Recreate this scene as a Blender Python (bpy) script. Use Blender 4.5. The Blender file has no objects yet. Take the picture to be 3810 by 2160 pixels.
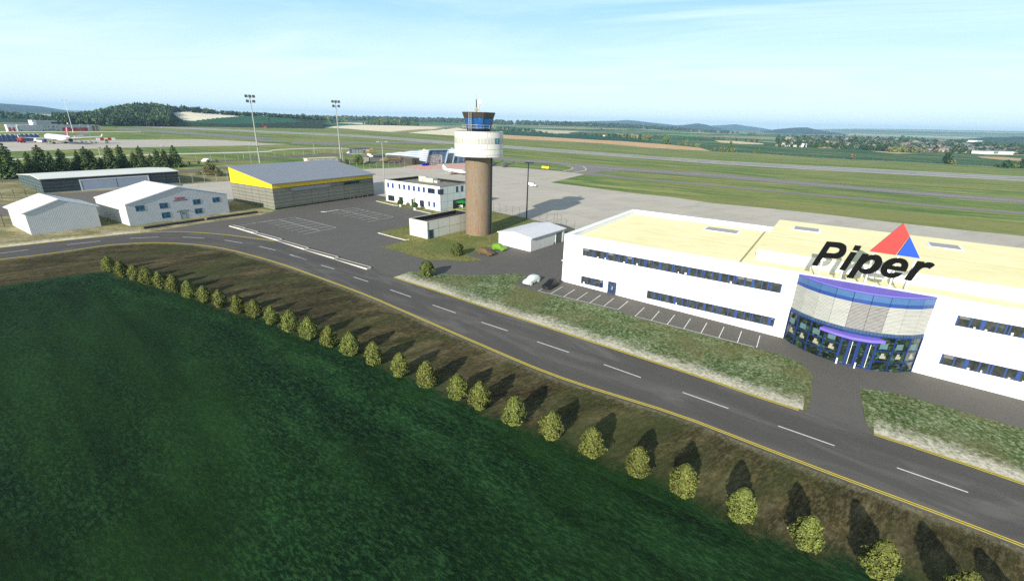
import math
from math import radians, sin, cos, pi, sqrt, tanh
# ---- camera of the photograph, solved from its buildings (f in pixels of the 3810 px wide picture)
FPX, PITCH, ROLL, CAMH = 1726.42, 0.3477518, 0.0271750, 30.0
CX, CY = 1905.0, 1080.0
# measuring windows: (x offset, y offset, scale) -> photo pixels
ZW = {0:(0,0,1),'V':(0,0,1.48364),1:(0,330,.41202),2:(860,330,.34344),3:(1360,330,.44643),4:(1900,380,.37369),5:(2850,380,.37369),
 6:(2000,740,.41209),7:(2850,780,.48072),8:(820,730,.27248),9:(0,860,.46711),10:(2500,1400,.52191),11:(0,420,.17167),
 12:(1340,500,.16481),13:(1660,340,.17857),14:(1260,500,.09615),15:(1400,620,.23356),16:(0,560,.2335),17:(2950,820,.23355),
 18:(2880,1020,.26469),19:(1740,800,.16484),20:(640,660,.15108),21:(0,370,.38926),22:(900,370,.33476),23:(1860,440,.38147),
 24:(1700,660,.19463),25:(1400,850,.27248)}
_cp,_sp,_cr,_sr = cos(PITCH),sin(PITCH),cos(ROLL),sin(ROLL)
FWD = (0.0,_cp,-_sp)
RGT = (_cr, _sr*_sp, _sr*_cp)
UPV = (-_sr, _cr*_sp, _cr*_cp)
def px(k,x,y):
    a,b,s = ZW[k]; return a+x*s, b+y*s
def ray(k,x,y):
    X,Y = px(k,x,y); a=(X-CX)/FPX; b=(Y-CY)/FPX
    return tuple(FWD[i]+RGT[i]*a-UPV[i]*b for i in range(3))
def _sat(v,c,w):
    a=abs(v)
    if a>c: a=c+w*tanh((a-c)/w)
    return math.copysign(a,v)
def hgt(x,y):
    """height of the gently tilted airfield"""
    return -0.02506*_sat(x,150.,60.)+0.01020*_sat(y,200.,100.)
def at(k,x,y,dz=0.0):
    """point of the ground (plus dz) seen at a measured place of the photo"""
    d=ray(k,x,y)
    f=lambda t: CAMH+d[2]*t-hgt(d[0]*t,d[1]*t)-dz
    a,b=1.0,2.0
    while f(b)>0:
        a=b; b*=1.25
        if b>3e4: raise ValueError(('above horizon',k,x,y))
    for _ in range(60):
        m=(a+b)/2
        if f(m)>0: a=m
        else: b=m
    return (d[0]*b,d[1]*b,CAMH+d[2]*b)
def top_of(base,k,x,y):
    """height above base of a point standing over it"""
    d=ray(k,x,y); t=(base[0]*d[0]+base[1]*d[1])/(d[0]**2+d[1]**2); return CAMH+d[2]*t-base[2]
class Frame:
    """a building's own axes: x along the front, y into depth, z up from the front corner"""
    def __init__(s,O,Q):
        s.O=O; u=(Q[0]-O[0],Q[1]-O[1]); s.L=math.hypot(*u); s.u=(u[0]/s.L,u[1]/s.L); s.v=(-s.u[1],s.u[0]); s.rot=math.atan2(s.u[1],s.u[0])
    def loc(s,p):
        a=(p[0]-s.O[0],p[1]-s.O[1]); return (a[0]*s.u[0]+a[1]*s.u[1],a[0]*s.v[0]+a[1]*s.v[1],p[2]-s.O[2])
    def wor(s,a,b,c=0):
        return (s.O[0]+s.u[0]*a+s.v[0]*b,s.O[1]+s.u[1]*a+s.v[1]*b,s.O[2]+c)
    def face(s,k,x,y,d=0.0):
        r=ray(k,x,y); t=(d+s.O[0]*s.v[0]+s.O[1]*s.v[1])/(r[0]*s.v[0]+r[1]*s.v[1])
        p=s.loc((r[0]*t,r[1]*t,CAMH+r[2]*t)); return p[0],p[2]
    def side(s,k,x,y,d=0.0):
        r=ray(k,x,y); t=(d+s.O[0]*s.u[0]+s.O[1]*s.u[1])/(r[0]*s.u[0]+r[1]*s.u[1])
        p=s.loc((r[0]*t,r[1]*t,CAMH+r[2]*t)); return p[1],p[2]
    def top(s,k,x,y,zz):
        r=ray(k,x,y); t=(s.O[2]+zz-CAMH)/r[2]; p=s.loc((r[0]*t,r[1]*t,0)); return p[0],p[1]
import bpy, bmesh, random
from mathutils import Vector, Matrix, noise as mnoise
from mathutils.geometry import tessellate_polygon
rnd = random.Random(7)
SC = bpy.context.scene
COL = SC.collection
def lin(c):
    return tuple((v/255/12.92 if v/255<=.04045 else ((v/255+.055)/1.055)**2.4) for v in c)

# ------------------------------------------------------------------ materials
class NB:
    def __init__(s,name):
        s.m=bpy.data.materials.new(name); s.m.use_nodes=True; s.t=s.m.node_tree; s.b=s.t.nodes['Principled BSDF']
    def n(s,kind,**kw):
        x=s.t.nodes.new(kind)
        for k,v in kw.items(): setattr(x,k,v)
        return x
    def l(s,a,b): s.t.links.new(a,b)
    def pos(s): return s.n('ShaderNodeNewGeometry').outputs['Position']
    def obj(s): return s.n('ShaderNodeTexCoord').outputs['Object']
    def uv(s): return s.n('ShaderNodeTexCoord').outputs['UV']
    def map(s,v,scale=(1,1,1),rot=(0,0,0)):
        if any(rot):                                   # turn first, then stretch along the turned axes
            r=s.n('ShaderNodeMapping'); s.l(v,r.inputs[0]); r.inputs['Rotation'].default_value=rot; v=r.outputs[0]
        m=s.n('ShaderNodeMapping'); s.l(v,m.inputs[0]); m.inputs['Scale'].default_value=scale; return m.outputs[0]
    def noise(s,v,scale,detail=3,rough=.55,dist=0):
        x=s.n('ShaderNodeTexNoise'); s.l(v,x.inputs['Vector']); x.inputs['Scale'].default_value=scale; x.inputs['Detail'].default_value=detail
        x.inputs['Roughness'].default_value=rough; x.inputs['Distortion'].default_value=dist; return x.outputs[0]
    def ramp(s,f,stops,interp='LINEAR'):
        x=s.n('ShaderNodeValToRGB'); s.l(f,x.inputs[0]); e=x.color_ramp; e.interpolation=interp
        while len(e.elements)<len(stops): e.elements.new(.5)
        for el,(p,c) in zip(e.elements,stops):
            el.position=p; el.color=(*c,1) if len(c)==3 else c
        return x.outputs[0]
    def math(s,op,a,b=None,c=None):
        x=s.n('ShaderNodeMath',operation=op)
        for i,v in enumerate((a,b,c)):
            if v is None: continue
            if isinstance(v,(int,float)): x.inputs[i].default_value=v
            else: s.l(v,x.inputs[i])
        return x.outputs[0]
    def mix(s,f,a,b,mode='MIX'):
        x=s.n('ShaderNodeMixRGB',blend_type=mode)
        for i,v in zip((0,1,2),(f,a,b)):
            if isinstance(v,(int,float)): x.inputs[i].default_value=v
            elif isinstance(v,tuple): x.inputs[i].default_value=(*v,1)
            else: s.l(v,x.inputs[i])
        return x.outputs[0]
    def sep(s,v):
        x=s.n('ShaderNodeSeparateXYZ'); s.l(v,x.inputs[0]); return x.outputs
    def comb(s,x,y,z=0.0):
        c=s.n('ShaderNodeCombineXYZ')
        for i,v in enumerate((x,y,z)):
            if isinstance(v,(int,float)): c.inputs[i].default_value=v
            else: s.l(v,c.inputs[i])
        return c.outputs[0]
    def bump(s,h,strength=.3,dist=.05):
        x=s.n('ShaderNodeBump'); s.l(h,x.inputs['Height']); x.inputs['Strength'].default_value=strength; x.inputs['Distance'].default_value=dist
        s.l(x.outputs[0],s.b.inputs['Normal'])
    def fin(s,col,rough=.8,spec=.3,metal=0.0):
        if isinstance(col,tuple): s.b.inputs['Base Color'].default_value=(*col,1)
        else: s.l(col,s.b.inputs['Base Color'])
        s.b.inputs['Roughness'].default_value=rough; s.b.inputs['Specular IOR Level'].default_value=spec; s.b.inputs['Metallic'].default_value=metal
        return s.m
def sc(c,k): return tuple(min(1,v*k) for v in c)
_mc={}
def plain(name,rgb,rough=.7,var=.10,scale=.6,spec=.3,metal=0.0,bump=0,dirt=0):
    """painted or bare surface with a little unevenness"""
    if name in _mc: return _mc[name]
    b=NB(name); c=lin(rgb); o=b.obj()
    f=b.noise(o,scale,5,.6)
    col=b.ramp(f,[(.3,sc(c,1-var)),(.7,sc(c,1+var))])
    f2=b.noise(o,scale*9,3,.6)
    col=b.mix(.5*var*4 if var<.25 else .5,col,b.ramp(f2,[(.35,sc(c,1-var)),(.65,sc(c,1+var))]))
    if bump: b.bump(f2,bump,.03)
    _mc[name]=b.fin(col,rough,spec,metal); return _mc[name]
def panelled(name,rgb,line,w,h,mort=.05,var=.06,rough=.55,off=0.0,shift=(0,0)):
    """cladding panels with dark joints; works on every wall of a box aligned with its object"""
    b=NB(name); c=lin(rgb); o=b.sep(b.obj())
    s=b.math('ADD',b.math('ADD',o[0],o[1]),shift[0]); zz=b.math('ADD',o[2],shift[1])
    br=b.n('ShaderNodeTexBrick'); br.offset=off; br.squash=1
    b.l(b.comb(s,zz,0.0),br.inputs['Vector'])
    br.inputs['Scale'].default_value=1; br.inputs['Brick Width'].default_value=w; br.inputs['Row Height'].default_value=h
    br.inputs['Mortar Size'].default_value=mort; br.inputs['Mortar Smooth'].default_value=.1
    br.inputs['Color1'].default_value=(*sc(c,1-var),1); br.inputs['Color2'].default_value=(*sc(c,1+var),1); br.inputs['Mortar'].default_value=(*lin(line),1)
    f=b.noise(b.obj(),.35,4,.6)
    col=b.mix(1.0,br.outputs[0],b.ramp(f,[(.3,(.9,.9,.88)),(.7,(1,1,1))]),'MULTIPLY')
    return b.fin(col,rough,.3)
def ribbed(name,rgb,period,axis='s',depth=.5,var=.05,rough=.5,dark=.8,spec=.3,wide=.10):
    """trapezoidal sheet metal: ribs run up the wall (axis s) or across a roof (axis x / y)"""
    b=NB(name); c=lin(rgb); o=b.sep(b.obj())
    s={'s':lambda:b.math('ADD',o[0],o[1]),'x':lambda:o[0],'y':lambda:o[1]}[axis]()
    ph=b.math('FRACT',b.math('DIVIDE',s,period))
    tri=b.math('ABSOLUTE',b.math('SUBTRACT',ph,.5))
    edge=b.ramp(tri,[(.0,sc(c,dark)),(wide,sc(c,dark)),(wide+.08,c),(.5,c)])
    f=b.noise(b.obj(),.5,4,.6)
    col=b.mix(1.0,edge,b.ramp(f,[(.3,(1-var*2,)*3),(.7,(1,1,1))]),'MULTIPLY')
    b.bump(tri,depth,period*.25)
    return b.fin(col,rough,spec)
def glass_mat(name,rgb,rough=.08,spec=.6,scale=1.2,light=None):
    """window glass with the dim room behind it"""
    b=NB(name); c=lin(rgb); o=b.obj()
    f=b.noise(o,scale,3,.6)
    cols=[(.35,sc(c,.45)),(.55,c),(.68,sc(c,1.6))]
    if light: cols.append((.78,lin(light)))
    return b.fin(b.ramp(f,cols),rough,spec)

# ground covers (world position, so neighbouring sheets join without a seam)
def asphalt(name,rgb,wear=.25,yscale=1.0):
    b=NB(name); c=lin(rgb); p=b.pos()
    big=b.noise(p,.06,4,.6,.4); mid=b.noise(b.map(p,(1,1,1),(0,0,radians(34))),.35,4,.6,.8); fine=b.noise(p,9,2,.7)
    col=b.ramp(big,[(.3,sc(c,1-wear)),(.7,sc(c,1+wear))])
    col=b.mix(.35,col,b.ramp(mid,[(.35,sc(c,1-wear)),(.62,sc(c,1+wear*1.6))]))
    col=b.mix(.35,col,b.ramp(fine,[(.3,sc(c,.55)),(.7,sc(c,1.45))]))
    b.bump(fine,.25,.01)
    return b.fin(col,.85,.25)
def road_mat(name,rgb,uvw=True):
    """carriageway: pale wander streaks along the lanes"""
    b=NB(name); c=lin(rgb); u=b.uv(); p=b.pos()
    st=b.noise(b.map(u,(.07,3.2,1)),1.0,4,.6,1.2); fine=b.noise(p,8,2,.7); big=b.noise(p,.12,3,.5)
    col=b.ramp(st,[(.38,sc(c,.80)),(.52,c),(.66,sc(c,1.7)),(.8,sc(c,1.9))])
    col=b.mix(.3,col,b.ramp(fine,[(.3,sc(c,.5)),(.7,sc(c,1.5))]))
    col=b.mix(.25,col,b.ramp(big,[(.3,sc(c,.8)),(.7,sc(c,1.2))]))
    b.bump(fine,.25,.01)
    return b.fin(col,.85,.25)
def grass_cols(b,p,cols,fs=3.0,ms=.5,bs=.06,fw=.5,stretch=(1,1,1),rot=0.0):
    """cols = (dark, mid, light, patch)"""
    d,m_,l_,pa=[lin(x) for x in cols]
    q=b.map(p,stretch,(0,0,rot))
    fine=b.noise(q,fs,4,.72,.6); mid=b.noise(q,ms,4,.65,.4); big=b.noise(q,bs,4,.6,.5)
    col=b.ramp(mid,[(.32,d),(.5,m_),(.68,l_)])
    col=b.mix(fw,col,b.ramp(fine,[(.36,sc(d,.6)),(.5,m_),(.6,l_)]))
    return b.mix(b.ramp(big,[(.45,(0,0,0)),(.62,(.8,.8,.8))]),col,b.mix(.45,pa,b.ramp(fine,[(.36,sc(pa,.6)),(.62,sc(pa,1.35))]))),fine
def grass(name,cols,streak=None,**kw):
    b=NB(name); col,fine=grass_cols(b,b.pos(),cols,**kw)
    if streak: col=b.mix(1.0,col,b.ramp(b.noise(b.map(b.pos(),streak[0],(0,0,streak[1])),1.0,4,.6,.4),[(.34,(.62,.62,.62)),(.5,(.95,.95,.95)),(.66,(1.22,1.2,1.15))]),'MULTIPLY')
    b.bump(fine,.5,.08); return b.fin(col,.95,.1)
def fringe(name,cols,edge,bias=0.0,amp=.9,**kw):
    """strip along a road: trodden pale straw at t=0 turning into grass at t=1"""
    b=NB(name); p=b.pos(); col,fine=grass_cols(b,p,cols,**kw)
    t=b.sep(b.uv())[1]; n=b.noise(p,1.6,4,.75,.5); n2=b.noise(p,.18,2,.5)
    k=b.math('ADD',b.math('ADD',t,bias),b.math('ADD',b.math('MULTIPLY',b.math('SUBTRACT',n,.5),amp*1.5),b.math('MULTIPLY',b.math('SUBTRACT',n2,.5),amp*.9)))
    f=b.ramp(k,[(.12,(0,0,0)),(.80,(1,1,1))])
    e=lin(edge); ec=b.ramp(fine,[(.35,sc(e,.62)),(.6,sc(e,1.2))])
    b.bump(fine,.5,.06)
    return b.fin(b.mix(f,ec,col),.95,.1)
def leafy(name,dark,light,scale=.5):
    """foliage: light and dark clumps, each leaf a little different"""
    b=NB(name); o=b.obj(); f=b.noise(o,scale,3,.6)
    isl=b.n('ShaderNodeNewGeometry').outputs['Random Per Island']; oi=b.n('ShaderNodeObjectInfo').outputs['Random']
    k=b.math('ADD',b.math('MULTIPLY',f,.55),b.math('MULTIPLY',isl,.45))
    col=b.ramp(k,[(.25,lin(dark)),(.75,lin(light))])
    hs=b.n('ShaderNodeHueSaturation'); b.l(col,hs.inputs['Color'])
    b.l(b.math('ADD',b.math('MULTIPLY',oi,.02),.49),hs.inputs['Hue']); b.l(b.math('ADD',b.math('MULTIPLY',oi,.24),.88),hs.inputs['Value'])
    b.fin(hs.outputs[0],.75,.15)
    return b.m

# ------------------------------------------------------------------ mesh building
class MB:
    def __init__(s): s.v=[]; s.f=[]; s.mi=[]; s.uvs=None; s.cur=0
    def mat(s,i): s.cur=i; return s
    def add(s,vs,fs):
        o=len(s.v); s.v+= [tuple(v) for v in vs]
        for f in fs: s.f.append([i+o for i in f]); s.mi.append(s.cur)
        return s
    def box(s,x0,x1,y0,y1,z0,z1):
        return s.add([(x0,y0,z0),(x1,y0,z0),(x1,y1,z0),(x0,y1,z0),(x0,y0,z1),(x1,y0,z1),(x1,y1,z1),(x0,y1,z1)],
            [(0,3,2,1),(4,5,6,7),(0,1,5,4),(1,2,6,5),(2,3,7,6),(3,0,4,7)])
    def quad(s,*p): return s.add(p,[tuple(range(len(p)))])
    def prism(s,poly,z0,z1):
        """poly in xy, counter-clockwise; z0/z1 may be functions of the point"""
        a=sum(poly[i][0]*poly[(i+1)%len(poly)][1]-poly[(i+1)%len(poly)][0]*poly[i][1] for i in range(len(poly)))
        if a<0: poly=poly[::-1]
        n=len(poly); g=lambda z,p: z(p) if callable(z) else z
        return s.add([(p[0],p[1],g(z0,p)) for p in poly]+[(p[0],p[1],g(z1,p)) for p in poly],
            [tuple(range(n))[::-1],tuple(range(n,2*n))]+[(i,(i+1)%n,(i+1)%n+n,i+n) for i in range(n)])
    def prof(s,poly,y0,y1,ax='y'):
        """profile in (x,z) pushed along y, or in (y,z) pushed along x"""
        n=len(poly); P=(lambda p,t:(p[0],t,p[1])) if ax=='y' else (lambda p,t:(t,p[0],p[1]))
        return s.add([P(p,y0) for p in poly]+[P(p,y1) for p in poly],[tuple(range(n)),tuple(range(n,2*n))[::-1]]+[(i+n,(i+1)%n+n,(i+1)%n,i) for i in range(n)])
    def loft(s,rings,cap=True,closed=True):
        n=len(rings[0]); vs=[p for r in rings for p in r]; fs=[]
        for k in range(len(rings)-1):
            for i in range(n if closed else n-1):
                j=(i+1)%n; fs.append((k*n+i,k*n+j,(k+1)*n+j,(k+1)*n+i))
        if cap and closed: fs+= [tuple(range(n))[::-1],tuple(range((len(rings)-1)*n,len(rings)*n))]
        return s.add(vs,fs)
    def tube(s,p,q,r,r2=None,n=6):
        p,q=Vector(p),Vector(q); d=(q-p).normalized(); a=d.orthogonal().normalized(); b=d.cross(a); r2=r if r2 is None else r2
        return s.loft([[p+(a*cos(t)+b*sin(t))*r for t in [2*pi*i/n for i in range(n)]],[q+(a*cos(t)+b*sin(t))*r2 for t in [2*pi*i/n for i in range(n)]]])
    def lathe(s,prof,n=24,c=(0,0),ax='z',cap=True):
        R=[]
        for r,z in prof:
            R.append([(c[0]+r*cos(2*pi*i/n),c[1]+r*sin(2*pi*i/n),z) if ax=='z' else (z,c[0]+r*cos(2*pi*i/n),c[1]+r*sin(2*pi*i/n)) for i in range(n)])
        return s.loft(R,cap)
    def ball(s,c,r,n=10,m=6,sq=(1,1,1)):
        R=[[(c[0]+r*sq[0]*max(.02,sin(pi*k/m))*cos(2*pi*i/n),c[1]+r*sq[1]*max(.02,sin(pi*k/m))*sin(2*pi*i/n),c[2]-r*sq[2]*cos(pi*k/m)) for i in range(n)] for k in range(m+1)]
        return s.loft(R)
    def mesh(s,name,mats,smooth=False):
        me=bpy.data.meshes.new(name); me.from_pydata(s.v,[],s.f)
        for m in (mats if isinstance(mats,(list,tuple)) else [mats]): me.materials.append(m)
        me.polygons.foreach_set('material_index',s.mi)
        bm=bmesh.new(); bm.from_mesh(me); bmesh.ops.recalc_face_normals(bm,faces=bm.faces); bm.to_mesh(me); bm.free()
        if smooth:
            me.polygons.foreach_set('use_smooth',[True]*len(me.polygons))
            try: me.set_sharp_from_angle(angle=radians(40))
            except Exception: pass
        me.update(); return me
    def build(s,name,mats,parent=None,smooth=False,label=None):
        o=bpy.data.objects.new(name,s.mesh(name,mats,smooth)); COL.objects.link(o)
        if parent is not None: o.parent=parent
        if label: o['label']=label
        return o
def tag(o,label,cat,group=None,kind=None):
    o['label']=label; o['category']=cat
    if group: o['group']=group
    if kind: o['kind']=kind
    return o
def empty(name,loc,label,cat,rot=0.0,group=None):
    o=bpy.data.objects.new(name,None); COL.objects.link(o); o.location=loc; o.rotation_euler=(0,0,rot); o.empty_display_size=.5
    return tag(o,label,cat,group)
def kids(o): return [c for c in COL.objects if c.parent==o]
_kids={}
def dup(src,loc,rot=0.0,label=None,scale=None,group=None):
    """a copy of a thing with its parts and sub-parts"""
    if src.name not in _kids: _kids[src.name]=[(c,kids(c)) for c in kids(src)]
    r=src.copy(); COL.objects.link(r); r.location=loc; r.rotation_euler=(0,0,rot)
    if scale is not None: r.scale=(scale,)*3 if isinstance(scale,(int,float)) else scale
    if label: r['label']=label
    if group: r['group']=group
    for c,gs in _kids[src.name]:
        d=c.copy(); COL.objects.link(d); d.parent=r
        for g in gs:
            e=g.copy(); COL.objects.link(e); e.parent=d
    return r
def struct(o,kind='structure'): o['kind']=kind; return o

# ------------------------------------------------------------------ ground sheets that follow the tilted field
def crom(pts,n=8):
    P=[Vector(p[:2]) for p in pts]; out=[]
    for i in range(len(P)-1):
        p0=P[max(0,i-1)]; p1=P[i]; p2=P[i+1]; p3=P[min(len(P)-1,i+2)]
        for k in range(n):
            t=k/n; out.append(.5*((2*p1)+(p2-p0)*t+(2*p0-5*p1+4*p2-p3)*t*t+(3*p1-p0-3*p2+p3)*t**3))
    return out+[P[-1]]
def sheet(name,polys,dz,mat,cell=20,z=None,kind='structure'):
    """flat ground cover; polys = list of outlines in world xy"""
    bm=bmesh.new()
    for poly in polys:
        P=[Vector((p[0],p[1],0)) for p in poly]
        vs=[bm.verts.new(p) for p in P]
        for tri in tessellate_polygon([P]):
            a=[vs[i] for i in tri]
            if (a[1].co-a[0].co).cross(a[2].co-a[0].co).z<0: a.reverse()
            if len(set(a))==3:
                try: bm.faces.new(a)
                except ValueError: pass
    xs=[v.co.x for v in bm.verts]; ys=[v.co.y for v in bm.verts]
    for lo,hi,nrm in ((min(xs),max(xs),(1,0,0)),(min(ys),max(ys),(0,1,0))):
        k=math.floor(lo/cell)+1
        while k*cell<hi:
            c=k*cell; bmesh.ops.bisect_plane(bm,geom=bm.verts[:]+bm.edges[:]+bm.faces[:],plane_co=(nrm[0]*c,nrm[1]*c,0),plane_no=nrm,dist=1e-4); k+=1
    for v in bm.verts: v.co.z=hgt(v.co.x,v.co.y)+dz
    me=bpy.data.meshes.new(name); bm.to_mesh(me); bm.free(); me.materials.append(mat)
    o=bpy.data.objects.new(name,me); COL.objects.link(o); o['kind']=kind; return o
def resample(P,step):
    out=[P[0].copy()]; acc=0
    for a,b in zip(P,P[1:]):
        L=(b-a).length
        if L<1e-6: continue
        d=step-acc
        while d<=L:
            out.append(a.lerp(b,d/L)); d+=step
        acc=L-(d-step)
    if (out[-1]-P[-1]).length>step*.2: out.append(P[-1].copy())
    return out
def normals(P):
    N=[]
    for i in range(len(P)):
        d=(P[min(i+1,len(P)-1)]-P[max(i-1,0)]).normalized(); N.append(Vector((-d.y,d.x)))
    return N
def strip_mesh(mb,L,Rr,dz,uv=None):
    """ribbon between two equal-length lines; uv gathers (s,t)"""
    o=len(mb.v); s=0
    for i,(a,b) in enumerate(zip(L,Rr)):
        if i: s+=((a+b)/2-(L[i-1]+Rr[i-1])/2).length
        mb.v+=[(a[0],a[1],hgt(a[0],a[1])+dz),(b[0],b[1],hgt(b[0],b[1])+dz)]
        if uv is not None: uv+=[(s,0.0),(s,1.0)]
    for i in range(len(L)-1):
        mb.f.append([o+2*i,o+2*i+1,o+2*i+3,o+2*i+2]); mb.mi.append(mb.cur)
def strip(name,L,Rr,dz,mat,kind='structure'):
    mb=MB(); uv=[]; strip_mesh(mb,L,Rr,dz,uv)
    o=mb.build(name,mat); me=o.data; lay=me.uv_layers.new(name='UVMap')
    for lp in me.loops: lay.data[lp.index].uv=uv[lp.vertex_index]
    if me.polygons and me.polygons[0].normal.z<0: me.flip_normals()
    o['kind']=kind; return o
def off(P,d):
    return [p+n*d for p,n in zip(P,normals(P))]
def wp(k,pts,dz=0.0): return [Vector(at(k,x,y,dz)[:2]) for x,y in pts]
# ------------------------------------------------------------------ camera, sun, sky
cam=bpy.data.cameras.new('camera'); co=bpy.data.objects.new('camera',cam); COL.objects.link(co); SC.camera=co
cam.sensor_width=36; cam.sensor_fit='HORIZONTAL'; cam.lens=36*FPX/3810; cam.clip_end=60000; cam.clip_start=.5
co.matrix_world=Matrix(((RGT[0],UPV[0],-FWD[0],0),(RGT[1],UPV[1],-FWD[1],0),(RGT[2],UPV[2],-FWD[2],CAMH),(0,0,0,1)))
SUN_AZ,SUN_EL=radians(26.3),radians(21.8)
sd=Vector((-sin(SUN_AZ)*cos(SUN_EL),-cos(SUN_AZ)*cos(SUN_EL),sin(SUN_EL)))
sl=bpy.data.lights.new('sun','SUN'); sl.energy=5.0; sl.angle=radians(.6); sl.color=(1,.95,.86)
so=bpy.data.objects.new('sun',sl); COL.objects.link(so); so.rotation_euler=sd.to_track_quat('Z','Y').to_euler(); so.location=(-60,-60,120)
W=bpy.data.worlds.new("World"); SC.world=W; W.use_nodes=True
t=W.node_tree; bg=t.nodes['Background']; 
sky=t.nodes.new('ShaderNodeTexSky'); sky.sky_type='NISHITA'; sky.sun_disc=False; sky.sun_elevation=SUN_EL; sky.sun_rotation=pi+SUN_AZ
sky.altitude=200; sky.air_density=1.0; sky.dust_density=.6; sky.ozone_density=2.2
class WB(NB):
    def __init__(s,t): s.t=t
w=WB(t)
gen=w.n('ShaderNodeTexCoord').outputs['Generated']
x,y,z=w.sep(gen)
zz=w.math('MAXIMUM',w.math('ADD',z,.05),.02)
uvw=w.comb(w.math('DIVIDE',x,zz),w.math('DIVIDE',y,zz),0.0)     # a flat layer of high cloud seen in perspective
uvw=w.map(uvw,(.30,.62,1),(0,0,radians(20)))
n1=w.noise(uvw,1.0,6,.62,.9); n2=w.noise(w.map(uvw,(.35,.35,1)),1.0,2,.5)
cl=w.math('MULTIPLY',w.ramp(n1,[(.42,(0,0,0)),(.74,(1,1,1))]),w.ramp(n2,[(.34,(0,0,0)),(.58,(1,1,1))]))
hz=w.ramp(z,[(.03,(0,0,0)),(.09,(.6,.6,.6)),(.20,(1,1,1))])
cl=w.math('MULTIPLY',cl,w.math('MULTIPLY',hz,.62))
hs=w.n('ShaderNodeHueSaturation'); w.l(sky.outputs[0],hs.inputs['Color']); hs.inputs['Saturation'].default_value=.62
skc=w.mix(1.0,hs.outputs[0],(.90,1.0,1.06),'MULTIPLY')
grad=w.ramp(z,[(0,(.62,.715,.74)),(.05,(.56,.69,.74)),(.12,(.43,.61,.745)),(.21,(.24,.465,.74)),(.36,(.22,.35,.52)),(.65,(.13,.185,.27)),(1,(.08,.11,.16))])
gs=w.n('ShaderNodeVectorMath',operation='SCALE'); w.l(grad,gs.inputs[0]); gs.inputs['Scale'].default_value=10.0
skc=w.mix(.86,skc,gs.outputs[0])
mx=w.mix(cl,skc,(8.6,9.2,9.6))
w.l(mx,bg.inputs[0]); bg.inputs[1].default_value=.11
SC.view_settings.view_transform='Standard'; SC.view_settings.look='None'; SC.view_settings.exposure=.58; SC.view_settings.gamma=1
SC.cycles.volume_bounces=0; SC.cycles.max_bounces=6; SC.cycles.transparent_max_bounces=8
try: SC.cycles.use_denoising=False
except Exception: pass

# ------------------------------------------------------------------ base ground
far=NB('farmland'); p=far.pos(); q=far.map(p,(1,1,1),(0,0,radians(28)))
vo=far.n('ShaderNodeTexVoronoi'); far.l(far.map(q,(.0016,.0046,1)),vo.inputs['Vector']); vo.inputs['Scale'].default_value=1; vo.inputs['Randomness'].default_value=.8
cid=far.sep(vo.outputs['Color'])[0]
fc=far.ramp(cid,[(0,lin((58,92,52))),(.3,lin((70,108,66))),(.5,lin((96,118,70))),(.62,lin((150,146,104))),(.78,lin((56,88,58))),(.9,lin((188,172,132)))],'CONSTANT')
nz=far.noise(p,.02,4,.6)
fc=far.mix(1.0,fc,far.ramp(nz,[(.3,(.75,.75,.75)),(.7,(1.15,1.15,1.15))]),'MULTIPLY')
farmland=far.fin(fc,.95,.1)
def ax(core0,core1,step,lim0,lim1):
    a=[core0+i*step for i in range(int((core1-core0)/step)+1)]
    d=step; v=a[0]
    while v>lim0: d*=1.3; v=max(lim0,v-d); a.insert(0,v)
    d=step; v=a[-1]
    while v<lim1: d*=1.3; v=min(lim1,v+d); a.append(v)
    return a
xs=ax(-280,280,10,-14000,14000); ys=ax(-20,460,10,-300,14000)
mb=MB(); mb.v=[(a,b,hgt(a,b)-.03) for b in ys for a in xs]; n=len(xs)
mb.f=[[j*n+i,j*n+i+1,(j+1)*n+i+1,(j+1)*n+i] for j in range(len(ys)-1) for i in range(n-1)]; mb.mi=[0]*len(mb.f)
struct(mb.build('ground',farmland))

AIR=((52,84,40),(92,120,56),(168,158,102),(134,132,78))
air_grass=grass('airfield_grass',AIR,fs=1.0,ms=.07,bs=.018,fw=.30,stretch=(.25,1.9,1),rot=radians(21.7))
DARKG=((5,19,9),(15,42,19),(46,80,42),(24,50,18))
BROWN=((38,37,20),(66,60,36),(112,102,74),(62,68,36))
ISLE=((40,60,28),(78,98,52),(154,158,126),(100,98,62))
LAWN=((64,76,36),(112,112,60),(158,150,96),(94,104,56))
DRY=((84,84,52),(136,128,92),(190,178,144),(104,106,66))
isle_m=grass('island_grass',ISLE,fs=2.6,ms=.30,bs=.10,fw=.7); lawn_m=grass('lawn_grass',LAWN,fs=2.8,ms=.5,bs=.09,fw=.75)
dry_m=grass('dry_grass',DRY,fs=2.2,ms=.22,bs=.07,fw=.45,stretch=(.8,1.6,1))
brown_m=grass('verge_grass',BROWN,((.09,.30,1),radians(-38)),fs=2.8,ms=.22,bs=.10,fw=.45,stretch=(.45,1.3,1),rot=radians(-38))
field_m=grass('field_grass',DARKG,((.012,.16,1),radians(40)),fs=3.2,ms=.20,bs=.05,fw=.62,stretch=(.5,1.2,1),rot=radians(35))
conc=NB('apron_concrete'); p=conc.pos(); q=conc.map(p,(1,1,1),(0,0,radians(-34)))
br=conc.n('ShaderNodeTexBrick'); br.offset=0; conc.l(q,br.inputs['Vector']); br.inputs['Scale'].default_value=1
br.inputs['Brick Width'].default_value=15; br.inputs['Row Height'].default_value=15; br.inputs['Mortar Size'].default_value=.09
br.inputs['Color1'].default_value=(*lin((180,171,154)),1); br.inputs['Color2'].default_value=(*lin((189,180,163)),1); br.inputs['Mortar'].default_value=(*lin((158,150,136)),1)
f1=conc.noise(conc.map(q,(.25,1,1)),.25,5,.65,.5); f2=conc.noise(p,6,3,.6)
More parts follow.
